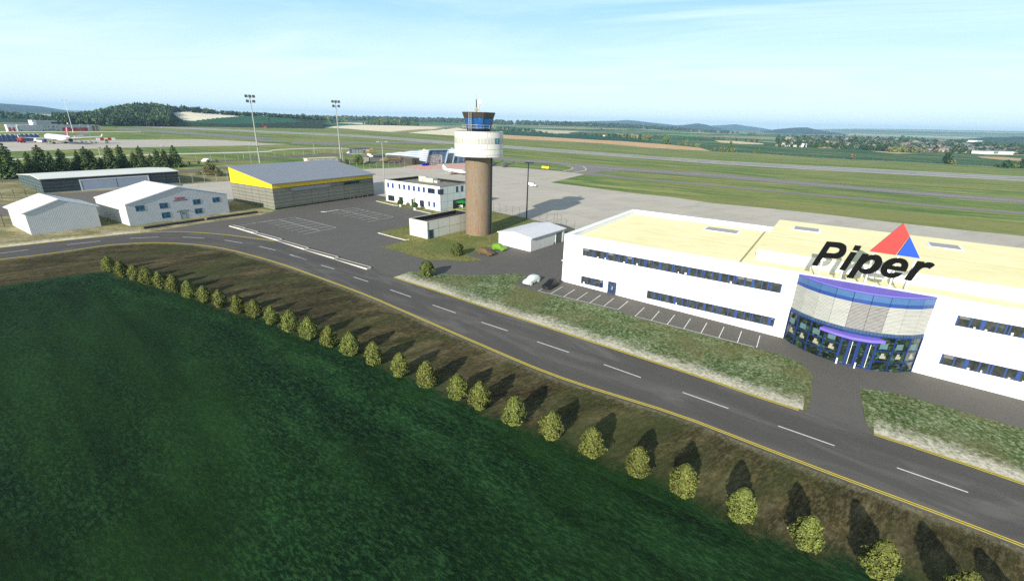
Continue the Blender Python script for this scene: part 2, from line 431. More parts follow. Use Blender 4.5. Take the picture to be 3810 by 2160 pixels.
cc=conc.mix(1.0,br.outputs[0],conc.ramp(f1,[(.3,(.80,.80,.79)),(.5,(.97,.97,.97)),(.7,(1.05,1.05,1.03))]),'MULTIPLY')
conc_m=conc.fin(conc.mix(.25,cc,conc.ramp(f2,[(.35,lin((140,136,128))),(.65,lin((194,190,180)))])),.85,.25)
tar=asphalt('forecourt_asphalt',(93,90,84),.12); tar_d=asphalt('yard_asphalt',(106,100,92),.12); taxi_m=asphalt('taxiway_asphalt',(124,120,114),.16); rwy_m=asphalt('runway_asphalt',(142,138,132),.16)
lane=road_mat('road_asphalt',(84,81,76)); pale_m=asphalt('pale_path',(190,184,168),.12)

# airfield grass out to the perimeter fence
fence_far=wp(21,[(0,218),(700,214),(1480,216)])+wp(22,[(640,300),(900,312),(1200,330),(1400,348),(1700,368),(2360,406)])+wp(23,[(500,223),(1000,249),(1500,293),(2060,323),(2569,348)])+wp(5,[(500,561),(1000,580),(1500,602),(2569,662),(3300,725)])
sheet('airfield_grass',[[Vector((-1000,350)),]+fence_far+[Vector((700,120)),Vector((500,-15)),Vector((-500,-15)),Vector((-1000,200))]],0,air_grass,20)

# ---- the road past the field
LOW=[(9,-500,278),(9,0,226),(9,400,180),(9,800,120),(9,1000,101),(9,1200,93),(9,1400,97),(9,1600,112),(9,1800,143),(9,2000,193),(9,2200,250),(9,2400,318),('V',900,733),('V',1000,775),('V',1200,862),('V',1400,945),(10,0,262),(10,500,450),(10,940,620),(10,1500,830),(10,2000,1015),(10,2510,1210),(10,3100,1440)]
UPP=[(9,-500,185),(9,0,133),(9,400,88),(9,800,45),(9,1050,18),(9,1300,5),(9,1500,8),(9,1750,25),(9,2000,55),(9,2200,83)]
UPM=[('V',800,628),('V',900,662)]
UPB=[(25,240,668),(25,700,815),(25,1100,945),(25,1570,1101),(10,170,-5),(10,500,110),(10,940,252)]
UPC=[(10,1440,412),(10,2000,595),(10,2510,768),(10,3100,970)]
pt=lambda l:[Vector(at(*q)[:2]) for q in l]
lowL=crom(pt(LOW)); uppL=crom(pt(UPP+UPM+UPB+UPC))
def even(P,n):
    L=[0]
    for a,b in zip(P,P[1:]): L.append(L[-1]+(b-a).length)
    out=[];j=0
    for i in range(n):
        s=L[-1]*i/(n-1)
        while j<len(P)-2 and L[j+1]<s: j+=1
        out.append(P[j].lerp(P[j+1],(s-L[j])/max(1e-9,L[j+1]-L[j])))
    return out
def nearest_pair(A,B):
    """for every point of A the closest point on line B"""
    out=[]
    for a in A:
        best=None
        for p,q in zip(B,B[1:]):
            d=q-p; t=max(0,min(1,(a-p).dot(d)/max(1e-9,d.length_squared))); c=p+d*t; e=(a-c).length
            if best is None or e<best[0]: best=(e,c)
        out.append(best[1])
    return out
lowS=even(lowL,240); uppS=nearest_pair(lowS,uppL)
strip('main_road',off(lowS,-.55),off(uppS,.25),.05,lane)
yel=plain('yellow_paint',(206,184,58),.6,.12,3); whi=plain('white_paint',(214,214,208),.6,.10,3)
def lines(name,paths,mat,w,dz,double=0):
    mb=MB()
    for P in paths:
        P=[Vector(q[:2]) for q in P]; P=resample(P,4) if len(P)>1 else P
        for c in ((-double,double) if double else (0,)):
            strip_mesh(mb,off(P,c-w/2),off(P,c+w/2),dz)
    o=mb.build(name,mat); o['kind']='structure'; return o
def sub(P,a,b):
    """stretch of line P between two points"""
    i=min(range(len(P)),key=lambda k:(P[k]-a).length); j=min(range(len(P)),key=lambda k:(P[k]-b).length)
    return P[min(i,j):max(i,j)+1]
endA=Vector(at(8,780,612)[:2])
lines('yellow_road_lines',[lowL,sub(uppL,uppL[0],endA),crom(pt(UPB)),crom(pt(UPC))],yel,.15,.066,.15)
DASH=[(10,75,115,402,230),(10,757,354,1158,495),(10,1602,652,2110,828),(25,192,838,475,936),('V',1085,765,1143,785),('V',1207,808,1273,830),('V',1347,857,1427,884),('V',1514,914,1607,947),
 ('V',887,695,931,709),('V',805,665,845,677),('V',727,639,767,651),(9,0,178,270,143),(9,535,110,800,80),(9,1035,59,1262,47),(9,1455,46,1630,57),(9,1790,73,1930,95),(9,2065,122,2195,153),(9,2310,187,2440,228)]
lines('white_lane_dashes',[[at(k,a,b),at(k,c,d)] for k,a,b,c,d in DASH],whi,.16,.066)

# ---- grass between road and field
rowpix=[(272,663),(303,676),(336,684),(367,693),(401,703),(434,713),(472,726),(511,738),(550,750),(594,764),(637,774),(680,791),(727,809),(774,827),(825,846),(878,866),(937,890),(1003,918),(1070,944),(1146,973),(1203,997),(1289,1035),(1383,1071),(1485,1114),(1601,1160),(1716,1208),(1861,1271),(2027,1338),(2208,1408)]
row=[Vector(at('V',x,y,1.35)[:2]) for x,y in rowpix]
d=(row[-1]-row[-3])/2
row+= [row[-1]+d*1.02,row[-1]+d*1.75,row[-1]+d*2.9]
fieldL=wp(9,[(-500,480),(0,440),(300,398),(600,365)])+row+[row[-1]+d*2]
fieldS=off(even(crom(fieldL,4),200),1.5)
sheet('verge_grass',[lowS+[Vector((90,-15))]+fieldS[::-1]],.012,brown_m,12)
def blend(name,A,B,bias=0,amp=1.0,**kw):
    b=NB(name); p=b.pos(); ca,fa=grass_cols(b,p,A[0],**A[1]); cb,fb=grass_cols(b,p,B[0],**B[1])
    t=b.sep(b.uv())[1]; n=b.noise(p,.7,5,.7,.5); n2=b.noise(p,.13,2,.5)
    k=b.math('ADD',b.math('ADD',t,bias),b.math('ADD',b.math('MULTIPLY',b.math('SUBTRACT',n,.5),amp),b.math('MULTIPLY',b.math('SUBTRACT',n2,.5),amp)))
    b.bump(fa,.5,.08)
    return b.fin(b.mix(b.ramp(k,[(.25,(0,0,0)),(.75,(1,1,1))]),ca,cb),.95,.1)
kB=dict(fs=2.8,ms=.22,bs=.10,fw=.45,stretch=(.45,1.3,1),rot=radians(-38)); kF=dict(fs=2.8,ms=.16,bs=.05,fw=.5,stretch=(.5,1.2,1),rot=radians(35))
sheet('field_grass',[fieldS+[Vector((60,-20)),Vector((-260,-20))]],.016,field_m,12)
strip('field_margin',off(fieldS,1.6),off(fieldS,-3.4),.024,blend('field_margin',(BROWN,kB),(DARKG,kF)))
strip('road_verge_edge',off(lowS,-.5),off(lowS,-2.6),.03,fringe('verge_edge',BROWN,(120,114,92),bias=.32,**kB))

# ---- paved forecourt, yard, apron
FP=Frame(at(6,218,740),at(7,1125,1250))
Wv=lambda F,a,b:Vector(F.wor(a,b)[:2])
up_mid=sub(uppL,uppL[-1],Vector(at(9,1750,25)[:2]))
fore=[uppL[-1]+Vector((3,0)),Wv(FP,110,-14),Wv(FP,110,6),Wv(FP,0,6)]+wp(6,[(240,310)])+wp(24,[(2250,975),(2000,890),(1640,850),(1340,790),(700,660)])+wp(15,[(1500,730),(1000,770)])+wp(2,[(1700,1175),(1560,1150),(1000,1232),(470,1325)])+wp(8,[(545,258)])+wp(1,[(1850,1213),(1290,1302)])+[Vector(at(9,1000,10)[:2])]
i0=min(range(len(uppL)),key=lambda k:(uppL[k]-fore[-1]).length)
fore=fore[:-1]+[v for v in off(uppL,-.2)[i0:]]
sheet('forecourt',[fore],.03,tar,12)
dryp=off(uppL,0)[:i0+14]+wp(1,[(1290,1302),(1850,1213)])+wp(8,[(545,258)])+wp(2,[(470,1325),(40,1215)])+wp(1,[(2110,1015),(2070,832),(2050,745),(1960,700),(1600,745),(800,830),(0,850),(-500,900)])
sheet('dry_grass',[dryp],.014,dry_m,12)
strip('road_straw_edge',off(uppL,.1)[:i0+4],off(uppL,5.5)[:i0+4],.034,fringe('straw_edge',DRY,(206,198,172),bias=.12,fs=2.2,ms=.22,bs=.07,fw=.45,stretch=(.8,1.6,1)))
sheet('hangar_yard',[wp(1,[(-200,1110),(-100,1062),(200,1030),(420,955),(1230,905),(1650,866),(1660,960),(1900,1060),(900,1080),(400,1110),(-200,1180)])],.026,tar_d,12)
apr=wp(1,[(1650,866),(2070,834)])+wp(14,[(960,1352),(1500,1314),(2500,1285)])+wp(12,[(950,735),(1180,700),(1450,672),(1930,660),(2370,640)])+wp(4,[(0,648),(250,668),(500,688),(740,718),(400,800),(750,845),(1200,905),(1600,945),(2000,1005),(2569,1058)])+wp(5,[(600,1118),(1200,1190),(1800,1255),(2569,1335),(3300,1420)])+[Wv(FP,130,10),Wv(FP,0,10)]+wp(24,[(2250,975),(2000,890),(1640,850),(1340,790),(700,660)])+wp(15,[(1500,640),(1000,500)])+wp(2,[(1700,1175),(1560,1150)])+[Vector(at(2,900,1100)[:2])]+wp(1,[(2110,1012),(1900,1058),(1660,958)])
sheet('apron',[apr],.03,conc_m,12)
# airliner stand on the far left
sheet('airliner_apron',[wp(1,[(-300,600),(-300,495),(0,482),(600,470),(860,462),(1830,458),(2330,481)])+wp(2,[(300,590),(640,603),(300,612)])+wp(1,[(2330,513),(1200,531),(0,571)])],.03,conc_m,20)
def band(name,up,lo,dz,mat,n=80):
    A=[Vector(at(*q)[:2]) for q in up]; B=[Vector(at(*q)[:2]) for q in lo]
    return strip(name,even(crom(A),n),even(crom(B),n),dz,mat)
ra,rb=Vector(at(4,0,437)[:2]),Vector(at(5,2569,743)[:2]); rd=(rb-ra).normalized(); rn=Vector((-rd.y,rd.x))
R0=ra-rd*735; R1=rb+rd*420
line=lambda o: [R0+rd*k*20+rn*o for k in range(int((R1-R0).length/20)+1)]
strip('runway',line(-51),line(0),.05,rwy_m)
mb=MB()
for o_ in (-2.4,-48.6): strip_mesh(mb,line(o_-2.2),line(o_+2.2),.075)
s=20
while s<(R1-R0).length-60:
    a=[R0+rd*(s+k*15) for k in range(5)]; strip_mesh(mb,[v+rn*-27.3 for v in a],[v+rn*-23.7 for v in a],.075); s+=100
struct(mb.build('runway_markings',plain('runway_paint',(196,192,182),.7,.1,.05)))
TU=[(21,1130,268),(21,1700,306),(21,2569,366),(2,300,548),(2,700,575),(14,0,388),(14,1000,472),(14,2496,588),(4,0,562),(4,400,586),(4,740,622),(4,1300,662),(4,2000,708),(4,2569,757),(5,750,822),(5,1500,885),(5,2569,966),(5,3300,1022)]
TL=[(21,1130,287),(21,1700,328),(21,2400,382),(2,300,580),(2,700,612),(14,0,425),(14,1000,512),(14,2496,640),(4,0,588),(4,400,612),(4,740,660),(4,1300,698),(4,2000,745),(4,2569,798),(5,750,860),(5,1500,925),(5,2569,1010),(5,3300,1070)]
A=[Vector(at(*q)[:2]) for q in TU]; B=[Vector(at(*q)[:2]) for q in TL]
strip('taxiway',even(crom(A),140),nearest_pair(even(crom(A),140),crom(B)),.05,taxi_m)
band('taxiway_exit',[(2,650,572),(14,0,318),(14,1200,306),(14,2000,285),(12,1500,150)],[(2,650,600),(14,0,385),(14,1200,348),(14,2300,345),(12,2100,225)],.046,taxi_m)
sheet('taxiway_link',[wp(4,[(740,720),(500,690),(590,672),(618,655),(560,636),(400,612),(740,612),(1300,668),(1500,690),(1150,684),(900,694)])],.047,taxi_m,12)
band('service_road',[(4,760,702),(4,900,716),(4,1300,760),(4,2000,822),(4,2569,876),(5,750,935),(5,1500,1008),(5,2569,1098),(5,3300,1160)],[(4,740,722),(4,900,736),(4,1300,776),(4,2000,838),(4,2569,892),(5,750,953),(5,1500,1027),(5,2569,1120),(5,3300,1184)],.052,taxi_m)
lines('taxiway_lines',[crom(wp(4,[(0,575),(400,599),(740,640),(1300,680),(2000,726),(2569,778)])+wp(5,[(750,841),(1500,905),(2569,988)])),crom(wp(4,[(520,686),(590,672),(618,655),(560,636)])),crom(wp(4,[(180,785),(450,735),(640,700),(730,682),(752,668),(720,640)]))],plain('taxi_yellow',(196,184,134),.7,.1,2),1.0,.075)
lines('apron_lines',[wp(4,[(70,1035),(640,915)]),wp(4,[(1290,1068),(1402,1018)]),wp(4,[(1665,1115),(1757,1060)]),wp(4,[(270,852),(640,912),(1400,1016),(1757,1058)])+wp(4,[(2569,1150)]),wp(5,[(0,1152),(700,1240)]),crom(wp(4,[(260,850),(130,825),(110,808),(150,790),(400,745),(560,712)])),wp(12,[(1040,840),(1220,925)]),wp(1,[(1660,950),(2080,905)])],plain('apron_yellow',(206,194,112),.7,.1,2),.22,.055)
# perimeter road, footpath, tracks on the left
band('perimeter_road',[(1,1500,742),(1,1640,660),(1,2330,630),(2,500,735),(2,900,706),(2,1200,697),(14,0,745),(14,350,735)],[(1,1400,770),(1,1700,668),(1,2330,643),(2,500,752),(2,900,735),(2,1200,722),(14,0,835),(14,500,800)],.04,tar_d) if 0 else None
band('perimeter_road',[(1,1640,658),(1,2000,645),(1,2330,630),(2,500,737),(2,900,706),(2,1230,697),(14,350,735)],[(1,1640,668),(1,2000,657),(1,2330,644),(2,500,756),(2,900,732),(2,1240,720),(14,550,790)],.04,tar_d)
band('pale_footpath',[(1,-200,652),(1,200,630),(1,900,606),(1,2330,566),(2,500,657),(2,1000,640),(2,1350,650)],[(1,-200,664),(1,200,641),(1,900,616),(1,2330,577),(2,500,668),(2,1000,648),(2,1350,655)],.04,pale_m)
band('hangar_back_road',[(1,-300,825),(1,0,818),(1,1500,742),(1,2050,703)],[(1,-300,845),(1,0,840),(1,1560,762),(1,2080,716)],.04,tar_d)
sheet('kiosk_yard',[wp(14,[(-100,1020),(500,955),(950,915),(1780,860),(2500,1140),(2700,1250),(1900,1150),(1500,1092),(1000,1112),(0,1070)])],.03,tar_d,12)
band('fire_station_road',[(1,-200,383),(1,300,386),(1,900,386),(1,1270,386)],[(1,-200,396),(1,300,394),(1,900,392),(1,1270,390)],.05,pale_m)
sheet('fire_station_link',[wp(11,[(1830,415),(1980,415),(1640,560),(1480,560)])],.04,taxi_m,20)
sheet('station_back_track',[wp(11,[(0,215),(900,210),(1900,228),(2300,240),(1900,250),(900,262),(0,250)])],.045,tar_d,20)
lines('perimeter_track',[fence_far[3:9],fence_far[8:15],fence_far[14:]],pale_m,3.0,.045)
red=NB('hatched_paint'); p=red.sep(red.pos()); s_=red.math('ADD',red.math('MULTIPLY',p[0],.62),red.math('MULTIPLY',p[1],.35))
red.l
rc=red.ramp(red.math('FRACT',red.math('DIVIDE',s_,1.25)),[(0,lin((205,88,78))),(.5,lin((205,88,78))),(.55,lin((206,200,186))),(.97,lin((206,200,186)))])
sheet('hatched_pavement',[wp(12,[(950,736),(1180,762),(1400,800),(2100,748),(2460,735),(2460,650),(1930,688),(1680,712),(1300,722)])],.05,red.fin(rc,.8,.2),12)

# ---- fields beyond the fence
def field(name,k,pts,rgb,var=.12,stripe=None,dz=.03):
    b=NB(name); c=lin(rgb); p=b.pos(); f=b.noise(b.map(p,(.03,.008,1),(0,0,radians(20))),1,4,.6); f2=b.noise(p,.4,3,.6)
    col=b.ramp(f,[(.3,sc(c,1-var)),(.7,sc(c,1+var))]); col=b.mix(.25,col,b.ramp(f2,[(.3,sc(c,.75)),(.7,sc(c,1.25))]))
    if stripe:
        q=b.sep(b.map(p,(1,1,1),(0,0,radians(stripe[0])))); n=b.noise(b.comb(b.math('MULTIPLY',q[0],.004),b.math('MULTIPLY',q[1],stripe[1]),0.0),1,4,.7)
        col=b.mix(b.ramp(n,[(.5,(0,0,0)),(.66,(.9,.9,.9))]),col,lin(stripe[2]))
    sheet(name,[[Vector(at(kk,x,y)[:2]) for kk,x,y in pts] if k is None else wp(k,pts)],dz,b.fin(col,.95,.1),60)
field('straw_field',None,[(22,640,298),(22,830,298),(22,1350,284),(22,1700,290),(22,2360,310),(23,0,150),(23,0,196),(22,2360,404),(22,1700,365),(22,1400,345),(22,1200,327),(22,900,309)],(222,208,176),.06)
field('ochre_field',23,[(0,160),(500,186),(1200,224),(1600,254),(1950,288),(2060,320),(1500,290),(1000,246),(500,220),(0,196)],(196,160,116),.08)
field('deep_green_field',23,[(-200,112),(0,118),(400,138),(900,163),(1300,196),(1480,236),(1200,224),(500,186),(0,160),(-200,150)],(36,74,52),.10)
field('striped_green_field',None,[(23,1300,196),(23,1480,200),(23,2000,236),(23,2569,268),(5,0,438),(5,800,462),(5,1500,500),(5,2569,530),(5,3300,560),(5,3300,722),(5,2569,660),(5,1500,600),(5,500,559),(23,2569,346),(23,2060,321),(23,1950,288),(23,1600,254),(23,1480,236)],(46,84,50),.12,(62,.06,(150,146,96)))
field('dark_green_strip',22,[(760,262),(1060,262),(1300,280),(900,308),(420,300)],(38,92,58),.1,dz=.04)
field('pale_strip',22,[(1060,258),(1380,258),(1360,278),(1060,262)],(214,200,172),.08,dz=.045)
field('left_dark_field',21,[(-100,176),(300,192),(640,214),(300,222),(0,218),(-100,216)],(28,70,50),.08)
field('tan_strip',23,[(320,103),(700,118),(780,128),(560,152),(420,138)],(200,184,150),.08,dz=.04)

field('tan_field',23,[(1130,150),(1300,154),(1480,196),(1400,200),(1200,172)],(196,168,136),.08,dz=.04)
field('brown_field',23,[(1880,138),(2050,142),(2340,176),(2250,182),(2000,160)],(150,128,106),.08,dz=.04)
field('tan_field',23,[(2090,216),(2300,222),(2569,246),(2569,256),(2350,250),(2150,236)],(204,182,146),.08,dz=.045)
field('light_green_field',23,[(1640,122),(1800,130),(1960,160),(1930,182),(1600,162)],(92,138,82),.08,dz=.04)
field('pink_field',5,[(505,438),(760,446),(780,464),(520,458)],(190,148,122),.08,dz=.04)
field('tan_field',5,[(1050,486),(1250,494),(1520,512),(1300,514),(1100,496)],(176,160,112),.08,dz=.06)
field('tan_field',5,[(2100,540),(2350,546),(2600,566),(2600,590),(2350,576),(2150,556)],(182,156,112),.08,dz=.06)
# ------------------------------------------------------------------ islands, lawns, parking bays, kerbs
isl1=wp(25,[(238,672),(300,640),(430,592),(600,590),(800,615),(1000,627),(1250,639),(1500,638),(1700,625),(1890,608),(2058,660),(1868,765)])+wp(6,[(0,842),(725,1012),(880,1072),(1974,1352)])+wp('V',[(1960,890),(2010,912),(2037,938),(2035,1000),(2026,1015)])+wp(10,[(990,222),(940,250)])
isl1e=[Vector(at(*q)[:2]) for q in UPB][::-1]
sheet('grass_island',[isl1+isl1e[1:-1]],.06,isle_m,8)
isl2=wp(10,[(1440,408),(1378,325),(1340,88),(1580,118),(1900,205),(2200,290),(2510,378),(3100,548),(3100,965)])+[Vector(at(*q)[:2]) for q in UPC][::-1][1:-1]
sheet('grass_island',[isl2],.06,isle_m,8)
kI=dict(fs=2.6,ms=.30,bs=.10,fw=.7); fr_i=fringe('island_edge',ISLE,(192,186,166),bias=.0,amp=1.1,**kI)
def pip(p,poly):
    r=False
    for a,b in zip(poly,poly[1:]+poly[:1]):
        if (a[1]>p[1])!=(b[1]>p[1]) and p[0]<(b[0]-a[0])*(p[1]-a[1])/(b[1]-a[1])+a[0]: r=not r
    return r
for P,poly in ((crom(pt(UPB)),isl1+isl1e[1:-1]),(crom(pt(UPC)),isl2)):
    Q=resample(P,.6); N=normals(Q); mb=MB(); uv=[]; SW=4.6; WD=[]
    for p_,n_ in zip(Q,N):
        w=.3
        while w<SW and pip(p_+n_*(w+.25),poly): w+=.1
        WD.append(w)
    WD=[min(WD[max(0,i-2):i+3]) for i in range(len(WD))]
    for p_,n_,w in zip(Q,N,WD):
        for d_ in (.22,max(.24,w)): a=p_+n_*d_; mb.v.append((a.x,a.y,hgt(*a)+.085)); uv.append((0,d_/SW))
    for i in range(len(Q)-1): mb.f.append([2*i,2*i+1,2*i+3,2*i+2]); mb.mi.append(0)
    o=mb.build('island_straw_edge',fr_i); lay=o.data.uv_layers.new(name='UVMap')
    for lp in o.data.loops: lay.data[lp.index].uv=uv[lp.vertex_index]
    o['kind']='structure'
lawn=wp(25,[(60,258),(300,312),(500,377),(700,432),(950,438),(1250,452),(1480,438),(1230,370),(1600,240),(1680,200)])+wp(24,[(1000,1050),(1640,850),(1340,785),(700,655),(600,640)])+wp(15,[(1300,660),(1100,760),(890,760),(525,935),(25,1056)])+wp(25,[(420,162)])
sheet('tower_lawn',[lawn],.06,lawn_m,8)
sheet('office_lawn',[wp(15,[(0,550),(60,520),(170,545),(600,625),(1022,716),(1160,690),(1500,640),(1500,700),(1150,716),(1000,745),(900,748),(640,690),(345,622),(300,610)])],.06,lawn_m,8)
mb=MB()
def bay(P0,P1,tips,both=None):
    a,b=Vector(P0[:2]),Vector(P1[:2]); strip_mesh(mb,*(lambda P:(off(P,-.05),off(P,.05)))([a,b]),.05)
def ln(*p):
    P=[Vector(at(*q)[:2]) for q in p]; P=resample(P,6); strip_mesh(mb,off(P,-.055),off(P,.055),.05)
ln((6,0,830),(6,725,1000)); ln((6,880,1060),(6,1974,1342))
for a in [(5,833,45,810),(120,855,225,793),(236,883,337,817),(353,911,452,843),(472,939,569,869),(598,968,690,896),(725,1000,816,924),(880,1060,965,980),(1026,1098,1099,1013),(1170,1133,1238,1047),(1320,1171,1381,1082),(1474,1214,1529,1118),(1636,1253,1683,1156),(1804,1297,1842,1194),(1977,1342,2008,1235)]: ln((6,a[0],a[1]),(6,a[2],a[3]))
for a in [(1020,288,1578,430),(800,320,1360,472),(1578,430,1135,520),(1020,288,570,357),(1085,308,650,378),(1162,326,727,401),(1243,346,805,424),(1322,368,885,446),(1403,390,969,470),(1486,410,1050,494),(215,410,720,325),(340,440,215,410),
  (1818,158,2362,280),(1640,186,2180,317),(2362,280,2010,351),(1818,158,1450,218),(1880,178,1530,236),(1958,190,1605,253),(2035,210,1685,272),(2115,228,1765,292),(2195,245,1848,311),(2278,262,1927,331)]: ln((8,a[0],a[1]),(8,a[2],a[3]))
struct(mb.build('parking_bay_lines',whi))
conc_k=plain('kerb_concrete',(226,224,214),.7,.08,2)
def kerb(k,pts,w=.22,h=.12):
    P=resample(crom(wp(k,pts)),2); A=off(P,-w/2); B=off(P,w/2); m=MB()
    m.loft([[(a.x,a.y,hgt(*a)),(a.x,a.y,hgt(*a)+h),(b.x,b.y,hgt(*b)+h),(b.x,b.y,hgt(*b))] for a,b in zip(A,B)])
    return struct(m.build('kerb',conc_k))
kerb(15,[(30,1057),(240,1115),(480,1175),(515,1172),(523,1162)]); kerb(15,[(0,549),(150,585),(315,625),(345,620)]); kerb(15,[(592,690),(640,696),(760,724),(880,752)])
kerb(8,[(1375,214),(1405,219),(1615,186)],.15)

# ------------------------------------------------------------------ the white office hall by the road
wht=plain('white_render',(232,231,227),.75,.025,.25); cream=NB('cream_roof'); o=cream.obj(); f=cream.noise(cream.map(o,(.25,1.6,1)),1.0,5,.65,.6); f2=cream.noise(o,.12,3,.5)
crm=cream.ramp(f,[(.3,lin((226,214,156))),(.5,lin((240,230,176))),(.7,lin((245,239,202)))]); crm=cream.mix(.3,crm,cream.ramp(f2,[(.3,lin((222,210,154))),(.7,lin((246,237,198)))]))
cream_m=cream.fin(crm,.9,.1)
cap_m=plain('parapet_cap',(236,236,236),.6,.02,.5); seam_m=plain('roof_seam',(150,146,112),.8,.1,1); grey_m=plain('skylight_grey',(158,157,152),.6,.05,.6)
blu=plain('blue_frame',(44,70,124),.45,.10,2.5); blu_d=plain('deep_blue_frame',(32,52,108),.4,.10,2); lil=plain('lilac_metal',(118,104,190),.6,.03,.5,.2)
gl_dark=glass_mat('office_glass',(58,62,58),.12,.5,.9,light=(180,186,176)); lamp_m=plain('grey_fitting',(150,148,138),.6,.05,3)
ROOF,PZ,BZ=8.5,9.5,10.25; LEN,DEP=100.0,42.0
B=empty('office_building',FP.O,'long white two storey office hall with cream roof and curved blue glass entrance','building',FP.rot)
gz=lambda a,b: FP.loc((*FP.wor(a,b)[:2],hgt(*FP.wor(a,b)[:2])))[2]
m=MB(); m.box(0,LEN,0,.45,-4,PZ-.06); m.box(0,1.15,.45,36,-1.5,PZ-.06); m.box(1.15,31.9,35.4,36,-1.5,PZ-.06); m.box(1.15,LEN,.45,35.4,ROOF-.6,ROOF-.3)
m.build('wall',wht,B)
m=MB(); m.box(-.05,LEN,-.05,1.0,PZ-.06,PZ); m.box(-.05,1.2,1.0,35.3,PZ-.06,PZ); m.box(-.05,31.9,35.3,36.1,PZ-.06,PZ); m.build('parapet_cap',cap_m,B)
m=MB(); m.box(1.15,LEN,.45,35.4,ROOF-.3,ROOF)
m.mat(1).box(1.2,LEN,17.2,17.28,ROOF,ROOF+.02).box(30.2,30.5,.5,35.3,ROOF,ROOF+.05); m.build('roof',[cream_m,seam_m],B)
m=MB(); m.box(32.1,LEN,8.8,DEP,ROOF-.2,BZ-.04); q=m.build('upper_block',wht,B)
m=MB(); m.box(32.05,LEN,8.75,DEP+.05,BZ-.04,BZ); m.mat(1).box(32.2,LEN,22,22.07,BZ,BZ+.02); m.build('upper_roof',[cream_m,seam_m],B)
for x0,x1,y0,y1,z in ((19.4,25.7,27.8,31.4,ROOF),(35.65,39.9,31.8,35.6,BZ),(57.3,61.4,32.1,36.0,BZ),(78,82,32.1,36,BZ)):
    m=MB(); m.box(x0-.35,x1+.35,y0-.35,y1+.35,z,z+.05); m.mat(1).box(x0,x1,y0,y1,z+.05,z+.09); m.build('skylight',[cap_m,grey_m],B)
def ribbon(x0,x1,z0,z1,xs,wide):
    """window band: blue posts of two widths, sill and head, dark panes set back"""
    m=MB(); m.box(x0,x1,-.03,.0,z1-.05,z1).box(x0,x1,-.03,.0,z0,z0+.07)
    ps=[x0+.1]+xs+[x1-.12]
    for i,x in enumerate(ps):
        w=.20 if i in wide else .075
        m.box(max(x0,x-w),min(x1,x+w),-.045,0,z0+.07,z1-.05)
    r=m.build('window_band',blu,B)
    m=MB(); m.box(x0+.02,x1-.02,-.012,0,z0+.05,z1-.04); m.build('pane',gl_dark,r)
    rb=random.Random(int(x0*7+z0*31)); cm=[cap_m,plain('potted_leaves',(60,84,48),.8,.2,4),plain('dim_chair_back',(44,40,40),.8,.2,3),plain('half_blind',(104,104,98),.8,.08,3)]
    for a,b in zip(ps,ps[1:]):
        if b-a<.6: continue
        k=rb.choice((0,0,1,2,3,4)); m=MB()
        if k==4: continue
        if k==3: m.box(a+.15,b-.15,-.016,-.012,z1-.08-rb.uniform(.15,.5),z1-.06); m.build('half_blind',cm[3],r)
        else:
            c=rb.uniform(a+.2,b-.4); h_=rb.uniform(.14,.36); m.box(c,c+rb.uniform(.14,.3),-.016,-.012,z0+.08,z0+.08+h_); m.build(('pot','plant','chair_back')[k],cm[k],r)
def posts(x0,x1,n,ph=0):
    """irregular rhythm of the band: pairs of narrow lights and a wide post"""
    pat=[1.25,.85,.33,1.27,1.17]; out=[];wide=[]; x=x0+.1;i=ph
    while True:
        x+=pat[i%5]
        if x>x1-.6: break
        out.append(x)
        if i%5==4: wide.append(len(out))
        i+=1
    return out,wide
for x0,x1,z0,z1,ph in ((4.05,37.3,6.0,7.47,0),(4.15,8.8,.47,1.97,0),(17.12,37.42,.47,1.93,0),(57.15,98,6.17,7.57,3),(57.05,98,.58,2.06,3)):
    a,w_=posts(x0,x1,0,ph); ribbon(x0,x1,z0,z1,a,w_)
m=MB(); 
m.box(9.7,11.38,-.05,0,1.95,2.08).box(9.7,9.85,-.05,0,-.4,1.95).box(11.23,11.38,-.05,0,-.4,1.95).box(10.62,10.72,-.055,0,-.3,1.95).box(9.85,11.23,-.05,0,-.4,-.2)
d=m.build('door',plain('dark_door_frame',(62,66,84),.4,.05,2),B); m=MB(); m.box(9.85,10.62,-.02,0,-.2,1.95).box(10.72,11.23,-.02,0,-.2,1.95); m.build('pane',glass_mat('door_glass',(50,66,96),.1,.6,2),d)
m=MB(); m.box(10.58,10.64,-.10,-.05,.6,1.2); m.build('handle',cap_m,d)
for a,z in ((4.74,8.2),(7.9,8.2),(18.1,8.2),(20.75,8.2),(31.2,8.2),(33.8,8.2),(60.8,8.1),(64,8.1)):
    m=MB(); m.box(a-.16,a+.16,-.06,0,z-.09,z+.09); m.mat(1).box(a-.13,a+.13,-.066,-.06,z-.06,z-.01).box(a-.13,a+.13,-.066,-.06,z+.01,z+.06); m.build('wall_vent',[lamp_m,grey_m],B)
m=MB(); m.box(10.35,10.75,-.12,0,3.48,3.6).box(10.35,10.4,-.1,0,3.6,3.68).box(10.7,10.75,-.1,0,3.6,3.68); m.build('wall_lamp',lamp_m,B)
m=MB(); m.add([(-1.9,3,3.15),(0,3,3.15),(0,10,3.15),(-1.9,10,3.15),(-1.9,3,3.3),(0,3,3.45),(0,10,3.45),(-1.9,10,3.3)],[(0,3,2,1),(4,5,6,7),(0,1,5,4),(1,2,6,5),(2,3,7,6),(3,0,4,7)]); m.build('side_canopy',cap_m,B)
